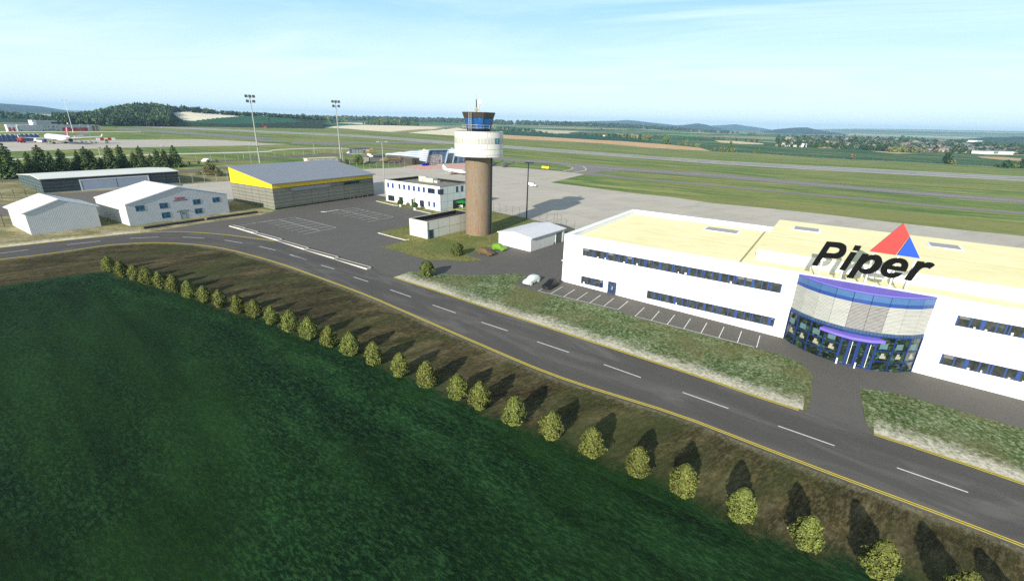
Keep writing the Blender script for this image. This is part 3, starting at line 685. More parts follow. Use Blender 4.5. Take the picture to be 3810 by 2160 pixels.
# curved entrance of nine flat facets
C0,C1,SAG=39.05,54.7,3.95; cc_=(C0+C1)/2; hw=(C1-C0)/2; RR=(hw*hw+SAG*SAG)/(2*SAG); yc=RR-SAG
th=math.asin(hw/RR); arc=[(cc_+RR*sin(-th+2*th*i/9),yc-RR*cos(-th+2*th*i/9)) for i in range(10)]
PT=9.47
m=MB(); m.prism(arc,PT-.14,PT); m.build('entrance_roof',lil,B)
louv=NB('louvre_blind'); o=louv.sep(louv.obj()); fr=louv.math('FRACT',louv.math('MULTIPLY',o[2],5.2)); n_=louv.noise(louv.map(louv.obj(),(.5,.5,6)),1.3,4,.6)
lc=louv.ramp(fr,[(0,lin((84,86,82))),(.18,lin((92,94,90))),(.26,lin((172,172,166))),(1,lin((182,182,176)))])
louv_m=louv.fin(louv.mix(1,lc,louv.ramp(n_,[(.3,(.78,.79,.78)),(.65,(1.05,1.05,1.02))]),'MULTIPLY'),.6,.3)
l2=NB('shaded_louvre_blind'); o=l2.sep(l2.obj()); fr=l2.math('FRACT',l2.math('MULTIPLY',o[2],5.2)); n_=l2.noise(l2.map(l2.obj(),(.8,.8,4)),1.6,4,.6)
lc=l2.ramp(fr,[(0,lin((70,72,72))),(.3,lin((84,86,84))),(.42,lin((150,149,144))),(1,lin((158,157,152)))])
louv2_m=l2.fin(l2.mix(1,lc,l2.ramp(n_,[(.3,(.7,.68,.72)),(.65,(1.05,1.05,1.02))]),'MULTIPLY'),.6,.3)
bpan=plain('blue_spandrel',(70,102,144),.35,.10,1.6,.4); bpan2=plain('deep_blue_spandrel',(44,72,132),.35,.08,1.6,.4)
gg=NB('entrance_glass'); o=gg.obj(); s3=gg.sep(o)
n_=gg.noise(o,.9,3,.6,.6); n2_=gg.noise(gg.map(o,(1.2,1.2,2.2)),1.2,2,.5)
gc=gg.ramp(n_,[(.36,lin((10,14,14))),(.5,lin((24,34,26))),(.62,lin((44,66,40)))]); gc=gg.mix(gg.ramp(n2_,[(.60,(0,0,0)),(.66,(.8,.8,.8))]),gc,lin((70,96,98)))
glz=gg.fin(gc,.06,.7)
beam=plain('teal_beam',(58,82,104),.45,.2,4)
warm=plain('lobby_seat',(150,145,126),.6,.1,3); 
def facet(i,inset=0.0):
    a,b=Vector(arc[i]),Vector(arc[i+1]); d=(b-a).normalized(); n=Vector((d.y,-d.x)); return a,b,d,n,(b-a).length
def fbox(m,i,s0,s1,o0,o1,z0,z1):
    a,b,d,n,L=facet(i); p=[a+d*s0+n*o0,a+d*s1+n*o0,a+d*s1+n*o1,a+d*s0+n*o1]; return m.prism([(v.x,v.y) for v in p],z0,z1)
for i in range(9):
    L=facet(i)[4]; m=MB(); fbox(m,i,.03,L-.03,-.05,0,8.42,PT-.14); m.mat(1); fbox(m,i,.03,L-.03,-.05,.004,7.9,8.42); m.mat(2); fbox(m,i,0,L,0,.02,PT-.2,PT-.14)
    m.build('blue_panel',[bpan,bpan2,blu],B)
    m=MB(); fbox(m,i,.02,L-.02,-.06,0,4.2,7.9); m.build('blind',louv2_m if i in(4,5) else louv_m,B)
    m=MB(); fbox(m,i,0,L,-.04,.05,3.62,3.78); m.mat(1); fbox(m,i,0,L,-.04,.02,3.78,4.2); m.mat(0)
    for k in range(1,5): fbox(m,i,L*k/5-.03,L*k/5+.03,.0,.05,3.78,4.2)
    m.build('beam',[blu_d,beam],B)
    low=gz(*((Vector(arc[i])+Vector(arc[i+1]))/2))-.25
    if i in (4,5):
        m=MB(); fbox(m,i,.0,.2,-.06,.05,low,2.75); fbox(m,i,L-.2,L,-.06,.05,low,2.75); fbox(m,i,L/2-.14,L/2+.14,-.06,.05,low,2.75); fbox(m,i,.2,L-.2,-.06,.05,2.5,2.75); fbox(m,i,.2,L-.2,-.06,.05,low,low+.45)
        fbox(m,i,0,L,-.06,.02,2.75,3.62)
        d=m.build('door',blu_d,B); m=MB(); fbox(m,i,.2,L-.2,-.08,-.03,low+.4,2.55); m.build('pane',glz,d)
        m=MB(); a,b,dd,nn,_=facet(i); h=a+dd*(L/2+.3)+nn*.16; m.tube((h.x,h.y,low+.5),(h.x,h.y,2.45),.035); h2=a+dd*.12+nn*.45; m.tube((h2.x,h2.y,low+.1),(h2.x,h2.y,low+1.15),.10,n=8); m.build('handle',cap_m,d)
    else:
        m=MB(); fbox(m,i,0,.07,-.06,.05,low,3.62); fbox(m,i,L-.07,L,-.06,.05,low,3.62)
        for z in (1.66,.16): fbox(m,i,.07,L-.07,-.05,.04,z-.05,z+.05)
        fbox(m,i,.07,L-.07,-.05,.03,low,low+.28)
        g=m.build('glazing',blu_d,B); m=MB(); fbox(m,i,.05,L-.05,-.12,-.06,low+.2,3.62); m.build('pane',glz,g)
        m=MB(); fbox(m,i,L*.38,L*.72,-.06,-.045,.55,.95); fbox(m,i,L*.42,L*.6,-.06,-.046,.95,1.3); m.build('lobby_furniture',warm,g)
        m=MB(); fbox(m,i,L*.2,L*.66,-.06,-.045,1.95,2.75)
        for q in (.35,.5): fbox(m,i,L*q-.03,L*q+.03,-.045,-.04,1.95,2.75)
        m.build('far_window',plain('far_window_light',(84,112,116),.3,.25,2),g)
ring=[(44.1,-3.2),(44.9,-3.75),(46.0,-3.95),(47.6,-3.95),(48.8,-3.75),(50.2,-3.05),(50.55,-4.3),(49.2,-5.15),(47.6,-5.5),(46.0,-5.45),(44.6,-5.1),(43.3,-4.3)]
ring=[(43.6,-3.15),(45.2,-3.7),(46.9,-3.9),(48.6,-3.72),(49.7,-3.3),(50.55,-4.05),(48.9,-5.0),(46.9,-5.35),(44.9,-4.95),(43.1,-4.05)]
m=MB(); m.prism(ring,3.12,3.48); m.build('entrance_canopy',lil,B)

# ---- roof sign: letters and emblem cut from thick plate, on white posts
S=empty('rooftop_sign',FP.wor(cc_,.5,PZ),'black slanted lettering under red and blue triangle on white posts above curved entrance','sign',FP.rot)
blk=plain('black_letter',(10,10,9),.6,.1,2,.08); redm=plain('red_plate',(190,58,54),.5,.03,1); bluem=plain('blue_plate',(26,74,178),.5,.03,1); post_m=plain('white_post',(222,220,214),.5,.03,1)
LD=-.05
def pxl(pts,d=LD): return [(lambda q:(q[0]-cc_,q[1]-PZ))(FP.face(17,x,y,d+.5)) for x,y in pts]
def smooth(pts,n=5):
    """round the points flagged with a third value"""
    out=[];N=len(pts); P=[Vector(p[:2]) for p in pts]
    for i in range(N):
        j=(i+1)%N
        if len(pts[i])>2 and len(pts[j])>2:
            p0=P[i-1] if len(pts[i-1])>2 else P[i]; p3=P[(j+1)%N] if len(pts[(j+1)%N])>2 else P[j]; p1,p2=P[i],P[j]
            for k in range(n):
                t=k/n; q=.5*((2*p1)+(p2-p0)*t+(2*p0-5*p1+4*p2-p3)*t*t+(3*p1-p0-3*p2+p3)*t**3); out.append((q.x,q.y))
        else: out.append((P[i].x,P[i].y))
    return out
def plate(name,outs,mat,th=.35,parent=S):
    """outs: list of (outline, holes) in the measuring window"""
    m=MB()
    for out,holes in outs:
        L=[pxl(smooth(out))]+[pxl(smooth(h)) for h in holes]
        tri=tessellate_polygon([[Vector((a,b,0)) for a,b in l] for l in L]); flat=[p for l in L for p in l]; n=len(flat)
        vs=[(a,LD,b) for a,b in flat]+[(a,LD+th,b) for a,b in flat]
        fs=[tuple(t_) for t_ in tri]+[tuple(i+n for i in t_[::-1]) for t_ in tri]; o_=0
        for l in L:
            k=len(l); fs+=[(o_+i,o_+(i+1)%k,o_+(i+1)%k+n,o_+i+n) for i in range(k)]; o_+=k
        m.add(vs,fs)
    return m.build(name,mat,parent)
C=1
plate('letter',[([(540,338),(745,355,C),(800,372,C),(845,405,C),(857,450,C),(845,510,C),(805,565,C),(745,598,C),(680,610,C),(478,592),(388,727),(297,711)],[[(592,423),(680,432,C),(725,444,C),(741,470,C),(725,505,C),(690,522,C),(650,530,C),(528,520)]])],blk)
plate('letter',[([(992,399),(1095,412),(1047,489),(949,473)],[]),([(925,503),(1020,517),(838,797),(734,782)],[])],blk)
plate('letter',[([(1113,530),(1211,543),(1190,575),(1240,556,C),(1300,550,C),(1370,562,C),(1415,605,C),(1424,660,C),(1405,725,C),(1360,785,C),(1290,830,C),(1210,852,C),(1130,850,C),(1070,822,C),(1043,790),(957,925),(853,908)],
  [[(1180,655,C),(1135,690,C),(1100,735,C),(1095,765,C),(1125,778,C),(1185,776,C),(1245,745,C),(1290,695,C),(1308,655,C),(1290,632,C),(1240,630,C)]])],blk)
plate('letter',[([(1795,818),(1510,778,C),(1508,812,C),(1530,840,C),(1580,848,C),(1625,830),(1748,845),(1700,885,C),(1640,907,C),(1570,914,C),(1490,902,C),(1430,870,C),(1400,820,C),(1405,760,C),(1440,700,C),(1500,645,C),(1590,610,C),(1680,603,C),(1770,618,C),(1825,655,C),(1843,710,C),(1825,770,C)],
  [[(1575,722),(1720,743),(1733,722,C),(1722,693,C),(1690,678,C),(1640,680,C),(1600,698,C)]])],blk)
plate('letter',[([(1992,652),(2100,665),(2093,688),(2150,672,C),(2210,676,C),(2250,692,C),(2266,712),(2178,772),(2140,755,C),(2095,752,C),(2050,768,C),(2010,800,C),(1885,965),(1773,940)],[])],blk)
plate('red_panel',[([(1768,45),(1862,252),(1638,551),(1225,490)],[])],redm,.4)
plate('blue_panel',[([(1868,265),(2026,604),(1660,550)],[])],bluem,.4)
def post(a,x1,y1,x0=None):
    m=MB(); zt=FP.face(17,x1,y1,.75)[1]-PZ; at_=FP.face(17,x1,y1,.75)[0]-cc_
    m.tube((a-cc_,.25,0),(at_,.25,zt),.115,n=4) if True else 0
    m.build('post',post_m,S)
for a,x1,y1 in ((41.42,480,595),(44.06,790,790),(46.95,1290,505),(49.67,1680,560),(51.46,1960,600)): post(a,x1,y1)
for a in (46.9,51.3):
    m=MB(); m.tube((a-cc_,1.8,-.95),(a-cc_,.3,3.6),.09,n=4); m.build('brace',post_m,S)

# ------------------------------------------------------------------ control tower
tb=at(24,418,1130); D=math.hypot(*tb[:2]); tx,ty=tb[0]*(1+3.52/D),tb[1]*(1+3.52/D)
T=empty('control_tower',(tx,ty,hgt(tx,ty)),'tall round airport control tower with rust brown shaft and white drum head','tower',math.atan2(tx,ty)*-1)
rust=NB('weathered_shaft'); o=rust.obj(); q=rust.sep(o); an=rust.math('ARCTAN2',q[0],q[1])
v=rust.comb(rust.math('MULTIPLY',an,3.6),0.0,rust.math('MULTIPLY',q[2],.22)); n1_=rust.noise(v,1.0,5,.65,.3); n2_=rust.noise(rust.comb(rust.math('MULTIPLY',an,8.5),0.0,rust.math('MULTIPLY',q[2],.30)),1.0,4,.7); n3_=rust.noise(rust.comb(rust.math('MULTIPLY',an,3),0.0,rust.math('MULTIPLY',q[2],.25)),1.0,3,.6)
c1=rust.ramp(n1_,[(.34,lin((92,70,50))),(.42,lin((128,104,58))),(.49,lin((112,108,98))),(.56,lin((134,96,76))),(.64,lin((104,100,62)))])
c2=rust.ramp(n2_,[(.34,lin((82,76,48))),(.42,lin((138,100,78))),(.5,lin((132,132,120))),(.57,lin((120,98,58))),(.65,lin((158,124,108)))])
c3=rust.mix(.55,c1,c2); c3=rust.mix(.25,c3,rust.ramp(n3_,[(.38,lin((118,98,58))),(.5,lin((122,118,106))),(.62,lin((124,90,70)))]))
m=MB(); m.lathe([(3.28,-1.5),(3.28,20.3)],48,(-.22,0)); m.build('shaft',rust.fin(c3,.85,.2),T,True)
m=MB(); m.prism([(2.4,-.3),(3.5,-.3),(3.5,2.2),(2.4,2.2)],-1.5,20.2); m.build('dark_side_box',plain('dark_grey_box',(70,74,78),.6,.1,.8),T)  # dark grey box standing along the right edge of the shaft
drum=NB('drum_panels'); o=drum.sep(drum.obj()); an=drum.math('MULTIPLY',drum.math('ARCTAN2',o[0],o[1]),6.16)
br=drum.n('ShaderNodeTexBrick'); br.offset=.5; drum.l(drum.comb(an,drum.math('ADD',o[2],.42),0.0),br.inputs['Vector']); br.inputs['Scale'].default_value=1; br.inputs['Brick Width'].default_value=4.3; br.inputs['Row Height'].default_value=1.32; br.inputs['Mortar Size'].default_value=.045
br.inputs['Color1'].default_value=(*lin((198,197,186)),1); br.inputs['Color2'].default_value=(*lin((203,202,191)),1); br.inputs['Mortar'].default_value=(*lin((128,127,116)),1)
vz=o[2]; band_=drum.math('MULTIPLY',drum.math('GREATER_THAN',vz,23.45),drum.math('LESS_THAN',vz,24.55))
sl_=drum.math('GREATER_THAN',drum.math('FRACT',drum.math('MULTIPLY',vz,5.4)),.55); sv=drum.math('GREATER_THAN',drum.math('FRACT',drum.math('MULTIPLY',an,1.16)),.12)
kk=drum.math('MULTIPLY',band_,drum.math('MULTIPLY',sl_,drum.math('MULTIPLY',sv,.85)))
drum_m=drum.fin(drum.mix(kk,br.outputs[0],lin((92,92,84))),.6,.3)
m=MB(); m.lathe([(3.5,20.15),(6.16,20.18),(6.16,26.1),(5.9,26.16),(5.9,26.0)],64); m.build('drum',drum_m,T,True)
m=MB(); m.lathe([(.1,26.02),(5.88,26.02),(5.88,26.08),(.1,26.08)],48); m.build('drum_deck',plain('dark_deck',(66,60,54),.8,.1,1),T)
def drum_win(a0,a1,z0,z1,mat,name='drum_window'):
    m=MB(); A=[a0+(a1-a0)*i/4 for i in range(5)]
    m.loft([[(r*sin(a),-r*cos(a),z) for a,r in [(x,6.155) for x in A]+[(x,6.19) for x in A[::-1]]] for z in (z0,z1)]); return m.build(name,mat,T)
dw=drum_win(radians(40),radians(54),23.3,24.6,plain('window_teal',(62,92,104),.15,.5,2,.6)); 
m=MB(); A=[radians(44.5)+radians(6)*i/3 for i in range(4)]; m.loft([[(r*sin(a),-r*cos(a),z) for a,r in [(x,6.18) for x in A]+[(x,6.20) for x in A[::-1]]] for z in (23.35,24.55)]); m.build('pane',glass_mat('drum_glass',(88,150,160),.1,.6,2),dw)
NS=8; og=radians(22.5-6)
poly=lambda r,z,n=NS: [(r*sin(og+2*pi*i/n),-r*cos(og+2*pi*i/n),z) for i in range(n)]
dk=plain('dark_fascia',(62,58,53),.6,.06,.6)
m=MB(); m.loft([poly(3.05,26.05),poly(3.05,26.75)]); m.build('cab_base',dk,T)
cabg=NB('cab_glass'); cgc=cabg.noise(cabg.obj(),2.2,4,.6); cab_m=cabg.fin(cabg.ramp(cgc,[(.3,lin((20,66,120))),(.6,lin((34,96,156))),(.72,lin((60,140,196)))]),.04,.9)
m=MB(); m.loft([poly(3.0,26.75),poly(3.72,29.3)],cap=False); m.build('cab_glass',cab_m,T)
m=MB(); m.loft([poly(2.2,29.2),poly(3.85,29.25),poly(4.3,30.45),poly(4.3,30.55),poly(.3,30.56)]); m.build('cab_roof',dk,T)
for i in range(NS):
    m=MB(); a,b=poly(3.04,26.75)[i],poly(3.76,29.3)[i]; m.tube(a,b,.085,n=4); m.build('mullion',dk,T)
m=MB(); m.lathe([(3.1,26.62),(4.2,26.62),(4.2,26.70),(3.1,26.70)],32); m.build('walkway',dk,T)
rail=plain('galvanised_rail',(176,174,162),.45,.06,2,.4,.3)
m=MB(); P=poly(4.15,0,16)
for z in (27.05,27.6): 
    for i in range(16): a,b=P[i],P[(i+1)%16]; m.tube((a[0]*.99,a[1]*.99,z),(b[0]*.99,b[1]*.99,z),.035,n=4)
for a in P: m.tube((a[0]*.96,a[1]*.96,26.7),(a[0]*.99,a[1]*.99,27.6),.035,n=4)
m.build('railing',rail,T)
m=MB(); lx,ly=-2.15,-4.1
for dx in (-.27,.27): m.tube((lx+dx,ly,26.1),(lx+dx,ly,31.9),.05,n=4)
for k in range(13): m.tube((lx-.27,ly,26.4+k*.42),(lx+.27,ly,26.4+k*.42),.03,n=4)
m.build('ladder',rail,T)
m=MB(); m.tube((lx+.27,ly,31.85),(lx+1.35,ly,31.85),.04,n=4).tube((lx+1.35,ly,31.85),(lx+1.35,ly,30.5),.04,n=4).tube((lx+.8,ly,31.85),(lx+.8,ly,30.5),.03,n=4); m.build('hatch_rail',rail,T)
m=MB(); m.tube((-.62,-.6,30.5),(-.62,-.6,33.4),.13,n=8); m.mat(1).tube((-.55,-.6,33.4),(-.55,-.6,34.5),.04,n=5).tube((-.75,-.6,34.5),(-.35,-.6,34.5),.05,n=5).tube((-.8,-.6,33.55),(-.4,-.6,33.55),.06,n=5); m.build('antenna_mast',[plain('mast_dark',(58,58,56),.5,.05,2),rail],T)
m=MB(); m.tube((-.05,-.6,30.5),(.02,-.6,33.1),.12,.09,n=6); m.mat(1); 
m.loft([[(.28+.0+dx,-.62+dy*0-.14*s-.0, 32.95+dz) for dx,dz,dy in [(.56*cos(2*pi*i/20)*rr,.56*sin(2*pi*i/20)*rr,0) for i in range(20)]] for s,rr in ((0,.96),(1,1.0),(1.6,.92),(1.9,.5))]); m.build('dish_antenna',[rail,plain('dish_white',(226,220,208),.5,.05,1)],T)
m=MB(); m.loft([[(-.66+.46*rr*cos(2*pi*i/18),-.8-.12*s,31.15+.5*rr*sin(2*pi*i/18)) for i in range(18)] for s,rr in ((0,1),(1,1),(1.4,.6))]); m.build('drum_antenna',plain('antenna_olive',(140,138,112),.6,.2,5),T)
# ------------------------------------------------------------------ hangars and other buildings
def text_mesh(name,txt,mat,parent,x0,x1,z0,z1,y,th=.03,bold=.0):
    """lettering on a wall, fitted into a rectangle of the wall plane"""
    c=bpy.data.curves.new(name,'FONT'); c.body=txt; c.size=1; c.extrude=.01; c.offset=bold
    o=bpy.data.objects.new(name,c); COL.objects.link(o)
    dg=bpy.context.evaluated_depsgraph_get(); me=bpy.data.meshes.new_from_object(o.evaluated_get(dg)); bpy.data.objects.remove(o); bpy.data.curves.remove(c)
    X=[v.co.x for v in me.vertices]; Y=[v.co.y for v in me.vertices]; a,b,e,f=min(X),max(X),min(Y),max(Y)
    for v in me.vertices:
        px_,py_,pz_=v.co; v.co=(x0+(px_-a)/(b-a)*(x1-x0),y-(pz_+.01)/.02*th,z0+(py_-e)/(f-e)*(z1-z0))
    me.materials.clear(); me.materials.append(mat); me.name=name
    o=bpy.data.objects.new(name,me); COL.objects.link(o); o.parent=parent; return o
def window(parent,x0,x1,z0,z1,fm,gm,y=0,axis='x',split=(),fw=.09,name='window',pr=.05):
    """frame standing proud of the wall and a pane; axis x = in the front plane, y = in the plane x=const"""
    B_=(lambda m,a0,a1,d0,d1,c0,c1: m.box(a0,a1,y+d0,y+d1,c0,c1)) if axis=='x' else (lambda m,a0,a1,d0,d1,c0,c1: m.box(y-d1,y-d0,a0,a1,c0,c1))
    m=MB(); B_(m,x0,x1,-pr,0,z1-fw,z1); B_(m,x0,x1,-pr,0,z0,z0+fw); B_(m,x0,x0+fw,-pr,0,z0+fw,z1-fw); B_(m,x1-fw,x1,-pr,0,z0+fw,z1-fw)
    for s in split: B_(m,x0+(x1-x0)*s-fw*.6,x0+(x1-x0)*s+fw*.6,-pr-.004,0,z0+fw,z1-fw)
    w=m.build(name,fm,parent); m=MB(); B_(m,x0+fw*.5,x1-fw*.5,-pr*.45,0,z0+fw*.5,z1-fw*.5); m.build('pane',gm,w); return w
# yellow hangar
FY=Frame(at(2,480,1312),at(2,1550,1158)); LY,DY=39.2,22.0
Y=empty('grey_hangar',FY.O,'grey panel hangar with bright yellow band under a sloping ribbed roof','hangar',FY.rot)
pg=panelled('grey_cladding',(122,121,108),(58,58,50),6.5,1.07,.055,.03,shift=(.06,.30)); pg2=panelled('grey_cladding_side',(126,125,112),(60,60,52),3.66,1.07,.055,.03,shift=(0,.30))
yel_p=plain('yellow_cladding',(222,186,30),.5,.03,.4); rgrey=ribbed('grey_ribbed_roof',(152,155,160),1.05,'x',.4,.05,.45,.48,wide=.2); trim=plain('grey_trim',(126,128,126),.5,.05,1)
m=MB(); m.box(0,LY,0,.3,.42,6.25); m.build('wall',pg,Y)
m=MB(); m.box(0,.3,.3,DY,-1,6.3).box(LY-.3,LY,.3,DY,-1,6.3).box(.3,LY-.3,DY-.3,DY,-1,11); m.build('side_wall',pg2,Y)
m=MB(); m.box(.1,LY-.1,.05,.28,-1,.42); m.build('base_strip',plain('shadow_line_strip',(44,44,42),.8,.1,1),Y)  # dark set-back strip stands in for the shadow line under the wall
rz=lambda b:7.55+b*(11.1-7.55)/DY
m=MB(); m.box(-.04,LY+.04,-.04,.3,6.25,rz(0)-.02)
for a0,a1 in ((-.04,.3),(LY-.3,LY+.04)): m.prof([(.3,6.3),(DY,6.3),(DY,rz(DY)-.03),(.3,rz(.3)-.03)],a0,a1,'x')
m.build('yellow_band',yel_p,Y)
m=MB(); m.prof([(-.5,rz(-.5)),(DY+.4,rz(DY+.4)),(DY+.4,rz(DY+.4)+.22),(-.5,rz(-.5)+.22)],-.3,LY+.85,'x'); m.build('roof',rgrey,Y)
m=MB(); m.box(-.32,LY+.87,-.62,-.5,rz(-.5)-.06,rz(-.5)+.24); m.build('gutter',trim,Y)
m=MB(); m.box(6.05,20.5,-.12,0,5.0,5.92); m.build('sliding_door_panel',plain('pale_panel',(150,146,140),.6,.08,.7),Y)
wd=window(Y,20.55,33.5,5.0,5.93,plain('black_window_frame',(38,40,38),.5,.1,2),glass_mat('hangar_glass',(34,40,38),.1,.6),0,'x',(.18,.36,.55,.75,.93),.08,'window_strip')
m=MB(); m.box(32.75,33.4,-.07,-.052,5.08,5.86); m.build('green_panel',plain('green_panel',(24,150,56),.4,.05,1),wd)
for a in (LY*.72,LY*.76,LY*.81,LY*.86,LY*.92): MB().box(a,a+.06,-.08,0,-.2,.42).build('wall_foot',trim,Y)
# white gable hangars
rib_w=ribbed('white_sheet_wall',(190,193,192),.30,'s',.25,.04,.5,.90); rib_s=ribbed('side_sheet_wall',(196,195,190),.3,'s',.15,.03,.5,.97); roof_w=ribbed('white_sheet_roof',(228,227,222),1.1,'y',.35,.04,.45,.86); edge_t=plain('white_edge_trim',(208,210,210),.5,.03,1)
def gable_hall(name,F,L,D,eave,ridge,label,over=.3,xr=None,wm=None,sm=None,rm=None,cat='hangar'):
    xr=L/2 if xr is None else xr
    H=empty(name,F.O,label,cat,F.rot)
    m=MB(); m.prof([(0,-1.2),(L,-1.2),(L,eave),(xr,ridge),(0,eave)],0,.25); m.build('front_wall',wm or rib_w,H)
    m=MB(); m.box(0,.25,.25,D-.25,-1.5,eave-.02).box(L-.25,L,.25,D-.25,-1.5,eave-.02); m.prof([(0,-1.2),(L,-1.2),(L,eave-.02),(xr,ridge-.02),(0,eave-.02)],D-.25,D); m.build('wall',sm or rib_s,H)
    s1=(ridge-eave)/xr; s2=(ridge-eave)/(L-xr)
    m=MB(); m.prof([(-over,eave-over*s1),(xr,ridge),(L+over,eave-over*s2),(L+over,eave-over*s2+.16),(xr,ridge+.17),(-over,eave-over*s1+.16)],-.12,D+.12); m.build('roof',rm or roof_w,H)
    m=MB(); m.prof([(-over-.02,eave-over*s1-.05),(xr,ridge-.06),(L+over+.02,eave-over*s2-.05),(L+over+.02,eave-over*s2+.2),(xr,ridge+.2),(-over-.02,eave-over*s1+.2)],-.18,-.12); m.build('verge_trim',edge_t,H)
    MB().box(-over-.14,-over,-.15,D+.15,eave-over*s1-.02,eave-over*s1+.14).build('gutter',edge_t,H); MB().box(L+over,L+over+.14,-.15,D+.15,eave-over*s2-.02,eave-over*s2+.14).build('gutter',edge_t,H)
    return H
FL=Frame(at(1,1178,1240),at(1,2075,1117))
LH=gable_hall('white_hangar',FL,24.2,17.7,5.18,8.30,'white ribbed metal hangar with blue windows and red company lettering on its gable',.05,12.1)
teal=plain('teal_window_frame',(74,104,116),.4,.06,2); tg=glass_mat('blue_grey_glass',(52,92,116),.12,.5,.8)
for x0,x1,z0,z1 in ((1.92,3.85,3.32,4.66),(7.12,9.06,3.30,4.66),(7.14,9.16,.80,2.24),(15.08,17.02,3.28,4.64),(15.12,17.04,.80,2.16),(20.12,22.1,3.26,4.58)): window(LH,x0,x1,z0,z1,teal,tg,0,'x',(.5,),.1)
d=window(LH,11.42,13.02,-.15,2.28,plain('grey_door_frame',(104,120,122),.4,.06,2),plain('pale_teal_door',(142,164,166),.35,.15,1.5),0,'x',(),.2,'door')
m=MB(); m.box(11.95,12.5,-.06,-.03,1.15,1.75); m.build('notice',plain('notice_print',(120,104,112),.6,.5,6),d); m=MB(); m.box(12.62,12.68,-.12,-.05,.85,1.05); m.build('handle',trim,d)
for a in (10.94,13.44):
    m=MB(); m.lathe([(.2,-.12),(.2,0)],16,(0,0),'z'); m.v=[(v[0]+a,v[2],v[1]+2.05) for v in m.v]; m.build('wall_lamp',plain('round_lamp',(120,112,104),.6,.1,3),LH)
redt=plain('red_lettering',(176,38,66),.5,.08,3); gryt=plain('grey_lettering',(74,74,78),.5,.08,3)
lg=text_mesh('lettering','L\u00f6hrlein',redt,LH,10.95,13.35,5.12,5.78,0,.05,.02); lg['label']='red company name in tall letters'
l2_=text_mesh('lettering','SYSTEMTECHNIK',gryt,LH,10.48,13.86,4.70,5.0,0,.04,.01); l2_['label']='dark grey capitals under the red name'
FSM=Frame(at(1,288,1322),at(1,914,1242))
SM=gable_hall('white_shed',FSM,12.4,13.4,4.9,7.1,'small plain white ribbed metal shed at the far left beside the road bend',.5,6.1,cat='shed')
# dark hangar with a white roof
FD=Frame(at(16,708,688),at(1,1628,858)); LD_,DD=37.8,27.0
H=empty('dark_hangar',FD.O,'long dark slate hangar with white roof and wide pale sliding door','hangar',FD.rot)
slate=panelled('slate_cladding',(50,60,62),(92,100,98),9.45,1.1,.05,.06,.45,shift=(.0,.1)); slate2=panelled('slate_cladding_side',(62,78,82),(116,126,124),3.3,1.1,.05,.05,.45,shift=(.2,.1))
m=MB(); m.box(0,9.1,0,.3,.25,4.37).box(28.3,LD_,0,.3,.25,4.37).box(9.1,28.3,0,.3,3.55,4.37); m.build('front_wall',slate,H)
pf=[(.3,-1),(DD,-1),(DD,3.72),(9.0,4.9),(.3,4.37)]
m=MB(); m.prof(pf,0,.3,'x'); m.prof(pf,LD_-.3,LD_,'x'); m.box(.3,LD_-.3,DD-.3,DD,-1,3.7); m.build('side_wall',slate2,H)
m=MB(); m.box(-.03,LD_+.03,-.03,.3,-1,.25); m.build('base_strip',plain('pale_plinth',(128,138,148),.7,.15,.8),H)
m=MB(); m.prof([(-.25,4.36),(9,4.92),(DD+.3,3.70),(DD+.3,3.84),(9,5.08),(-.25,4.52)],-.25,LD_+.25,'x'); m.build('roof',plain('white_membrane_roof',(214,214,204),.6,.05,.15),H)
m=MB()
for a in (9.0,18.9,28.4,33.2): m.box(a-.09,a+.09,-.06,0,.25,4.3)
m.build('pilaster',plain('grey_pilaster',(70,76,74),.5,.05,1),H)
dr=window(H,9.1,28.35,-.15,3.6,plain('white_door_frame',(206,208,208),.5,.03,1),plain('pale_blue_door',(150,160,176),.35,.06,.25,.5),0,'x',(),.3,'sliding_door',.12)
# two storey office by the tower
FO=Frame(at(15,160,545),at(15,1022,718)); LO,DO,ZO=25.5,16.5,7.42
O=empty('airport_office',FO.O,'white two storey flat roofed office with small blue windows beside the tower','building',FO.rot)
wp_=panelled('white_facade_panels',(222,221,214),(150,150,144),3.2,2.35,.03,.015,.6,shift=(.5,.05)); wps=panelled('side_facade_panels',(214,218,214),(96,100,98),3.1,2.35,.04,.02,.6,shift=(-1.2,.05))
m=MB(); m.box(0,LO-.3,0,.3,-1.2,ZO-.1); m.build('front_wall',wp_,O)
m=MB(); m.box(LO-.3,LO,0,6.2,-1.2,ZO-.1).box(LO-.3,LO,6.2,DO,2.25,ZO-.1).box(LO-1.8,LO-1.7,6.2,DO,-1.2,2.25).box(0,.3,.3,DO,-1.2,ZO-.1).box(.3,LO-.3,DO-.3,DO,-1.2,ZO-.1); m.build('side_wall',wps,O)
moss=plain('mossy_parapet',(126,130,112),.85,.12,.8); gro=plain('grey_gravel_roof',(124,121,108),.9,.12,.9,bump=.3)
m=MB(); m.box(-.08,LO+.08,-.08,.5,ZO-.1,ZO).box(-.08,.5,.5,DO,ZO-.1,ZO).box(LO-.5,LO+.08,.5,DO,ZO-.1,ZO).box(.5,LO-.5,DO-.5,DO+.08,ZO-.1,ZO); m.build('parapet',moss,O)
m=MB(); m.box(.3,LO-.3,.3,DO-.3,6.2,6.5); m.build('roof',gro,O)
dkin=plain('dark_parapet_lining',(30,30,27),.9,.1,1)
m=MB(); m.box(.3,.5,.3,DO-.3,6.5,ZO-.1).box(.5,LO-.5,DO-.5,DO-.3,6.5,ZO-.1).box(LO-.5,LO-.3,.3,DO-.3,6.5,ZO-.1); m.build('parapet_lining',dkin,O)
hv=plain('roof_unit_metal',(176,176,164),.5,.08,.9)
